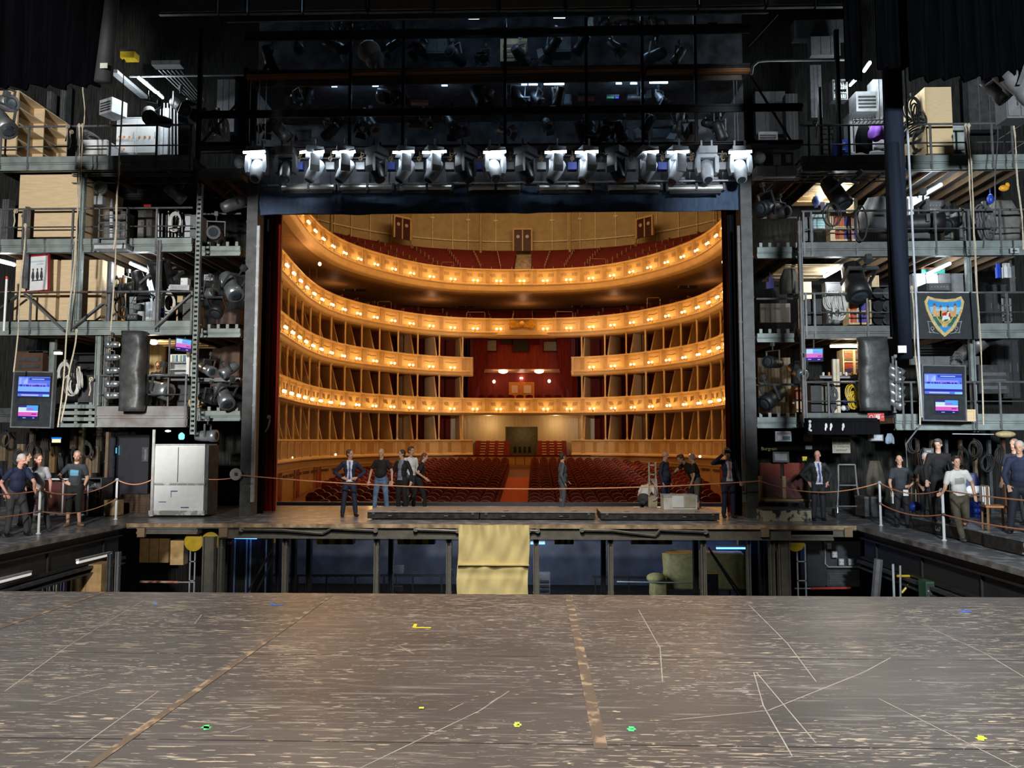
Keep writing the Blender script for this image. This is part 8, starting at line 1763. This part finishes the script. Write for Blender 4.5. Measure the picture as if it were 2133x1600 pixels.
slab('black_header', 'wide black header cloth between the near masking cloths, curtain side', 236, 470, -60, 34, 12.6, .1, velour, 'cloth') if False else None
b = MB(); b.smooth = True
for x0, y0, x1, y1, r_ in ((1898, 742, 1850, -80, .155), ):
    b.tube(at(x0-22, 700, 13.5), at(x1, y1, 13.5), .17, .16, n=14); b.tube(at(x0-12, 748, 13.3), at(x1+8, 300, 13.3), .12, .11, n=12)
b.build('wrapped_boom', mat('navy_wrap', (.009, .012, .020), .8, kind='fold', sc=2, bump=.5), label='tall leaning navy-black wrapped boom reaching down to the lowest far gallery', cat='boom')
prop('white_tag', 'white tape label low on the leaning wrapped boom', 'label', 1871, 720, 1888, 735, 13.1, .01, paper, 'flap', n=1)
pipe('thin pale edge line down the leaning wrapped boom', (1884, 140), (1920, 870), 14.5, .022, mat('edge_grey', (.25, .27, .3), .5))
# hanging ropes
for (x0, y0, x1, y1, Y, lab) in [(165, 262, 160, 555, 19.6, 'pale rope from the topmost rail, beside the post'), (172, 262, 150, 690, 19.5, 'pale rope hanging before the plywood panels'), (258, 128, 232, 690, 19.4, 'long thin rope hanging before the pale ladder gate'), (248, 340, 238, 520, 19.6, 'short pale rope over the jutting tray'),
                             (53, 470, 30, 775, 19.2, 'taut pale rope running down to the monitor frame'), (158, 500, 122, 890, 19.2, 'thick pale rope slanting past the monitor frame'), (160, 690, 128, 880, 19.3, 'second slack rope beside the thick slanting one'),
                             (2018, 262, 2050, 885, 19.4, 'thick pale rope running down beside the crest board'), (2012, 262, 2036, 600, 19.5, 'thinner rope twin beside the thick far rope'), (1899, 600, 1918, 885, 19.0, 'pale rope along the crest board and monitor frame'), (2078, 255, 2070, 500, 19.4, 'thin dark rope near the frame edge'), (2110, 250, 2133, 520, 19.4, 'pale rope at the frame edge, far side'),
                             (172, 120, 176, 262, 19.6, 'thin line dropping to the topmost rail')]:
    b = MB(); p, q = at(x0, y0, Y), at(x1, y1, Y); b.path([p.lerp(q, i/8)+V((.02*math.sin(i*1.3), .0, 0)) for i in range(9)], .016 if 'th' in lab.split()[0] and 'thick' not in lab else .021, 5)
    b.lathe([(.02, -.06), (.05, 0), (.02, .06)], p, n=7)
    b.build('rope', steel if 'dark' in lab else rope, label=lab, cat='rope')
for (px, py, lab) in ((141, 263, 'knotted rag on the topmost rail'), (149, 275, 'loose rope end dangling from the topmost rail'), (232, 255, 'rope tangle near the white switch cabinet'), (33, 440, 'rope knot on the third rail at the frame edge'), (190, 790, 'slim rope tail over the road case'), (2002, 437, 'rope knot on the third far rail'), (1698, 255, 'dark knot on the topmost far rail')):
    p = at(px, py, 20.4); b = MB(); b.path([p+V((0, 0, .05)), p+V((.04, -.05, .0)), p+V((0, -.06, -.1)), p+V((.02, -.05, -.3)), p+V((-.01, -.05, -.45))], .018, 5); b.ring(p, .05, .015, n=10); b.build('rope_knot', rope if 'dark' not in lab else steel, label=lab, cat='rope')
# lantern clusters cut by the frame at both sides
for i, (px, py, Y, s, rz) in enumerate(((2118, 150, 12.6, 1.2, 60), (2098, 168, 13.2, 1.2, 60), (2076, 188, 13.8, 1.2, 60), (2128, 182, 12.0, 1.3, 50))): spot(at(px, py, Y), '%s big grey lantern on the slanting pipe, upper far frame corner' % n_[i].capitalize(), (R(20), 0, R(rz)), s, tilt=35, bm='grey', door=False)
bar('lantern_pipe', 'slanting pipe carrying grey lanterns, upper far frame corner', 'pipe', (2055, 178), (2150, 108), 13.8, .06, steelm, 11.8)
prop('pipe_cabinet', 'grey cabinet behind the lanterns at the far frame edge', 'cabinet', 2098, 190, 2150, 246, 16.0, .4, mid, 'doors', steel)
for i, (px, py, s) in enumerate(((6, 215, 1.5), (4, 255, 1.6))): spot(at(px, py, 16.5-i), ('upper' if i == 0 else 'lower')+' grey lantern poking in at the curtain-side frame edge', (R(10), 0, R(70)), s, tilt=35*i, bm='grey', door=False)
# darker bay clutter so no bay stands empty
for i, (px, py, w_, h, Y, c_, st) in enumerate([(345, 130, 60, 10, 22.5, mid, 'flap'), (265, 112, 30, 16, 22.0, yel, 'plain'), (100, 250, 14, 120, 23.5, steelm, 'flap'), (130, 240, 18, 130, 23.6, steel, 'flap'), (470, 220, 40, 110, 23.6, mid, 'flap'), (1605, 235, 60, 90, 23.5, mid, 'flap'), (1600, 285, 40, 22, 22.5, steelm, 'louver'), (1650, 250, 22, 110, 23.0, dark, 'flap'), (1700, 190, 20, 110, 23.0, steelm, 'flap'),
                                               (1720, 95, 60, 40, 22.5, mid, 'flap'), (1720, 60, 130, 40, 23.0, mid, 'flap'), (2050, 210, 60, 120, 23.5, steel, 'flap'), (10, 460, 18, 90, 23.2, steelm, 'flap'), (300, 405, 100, 24, 23.2, mid, 'louver'), (2070, 790, 60, 60, 22.5, steel, 'louver'), (2100, 770, 40, 120, 23.2, dark, 'doors'), (2075, 640, 40, 90, 23.2, dark, 'doors'), (1950, 730, 90, 24, 22.6, steel, 'louver'), (470, 660, 60, 30, 23.0, brown, 'flap'), (470, 760, 60, 90, 23.4, brown, 'flap'), (60, 760, 60, 60, 22.8, brown, 'louver'), (80, 720, 40, 30, 22.8, steel, 'doors')]):
    prop('storage_unit', '%s storage piece filling %s' % (['dull grey', 'yellow-painted', 'tall pale', 'tall black', 'wide grey'][i % 5], ['the high curtain-side bay', 'the hoist corner over the topmost gallery', 'the back of the topmost bay', 'the bay beside the hanging line', 'the cage bay', 'the far dark bay', 'the shelf of the far dark bay', 'the bay beside the far brace', 'the ladder bay', 'the ceiling over the ladder bay', 'the top under the grey panels', 'the bay behind the stair rails', 'the frame-edge bay of the third gallery', 'the ceiling over the olive cabinet', 'the bay right of the far monitor frame', 'the bay at the far frame edge', 'the second gallery far frame bay', 'the gap above the far monitor frame', 'the second set-back bay', 'the lowest set-back bay', 'the bay above the monitor frame', 'the shelf above the monitor frame'][i]), 'storage',
         px-w_/2, py-h/2, px+w_/2, py+h/2, Y, .3, c_, st, steel if c_ not in (steel, dark) else mid, n=3)
# ---- things of one kind that stand in a line are told apart by their order along it
_by = {}
for o in list(SC.objects):
    if o.parent is None and o.get('label') and o.get('group'): _by.setdefault(o['label'], []).append(o)
for lab, os_ in _by.items():
    if len(os_) < 2: continue
    pos = [(o.location.x, o.location.z) for o in os_]
    xs = [p[0] for p in pos]; zs = [p[1] for p in pos]
    vert = (max(zs)-min(zs)) > 1.5*(max(xs)-min(xs))
    os_.sort(key=lambda o: -o.location.z if vert else o.location.x)
    for i, o in enumerate(os_):
        tail = ', %s from %s' % (ordw(i+1), 'above' if vert else 'the curtain side')
        o['label'] = lab+tail if len((lab+tail).split()) <= 16 else ' '.join(lab.split()[:16-len(tail.split())+1])+tail
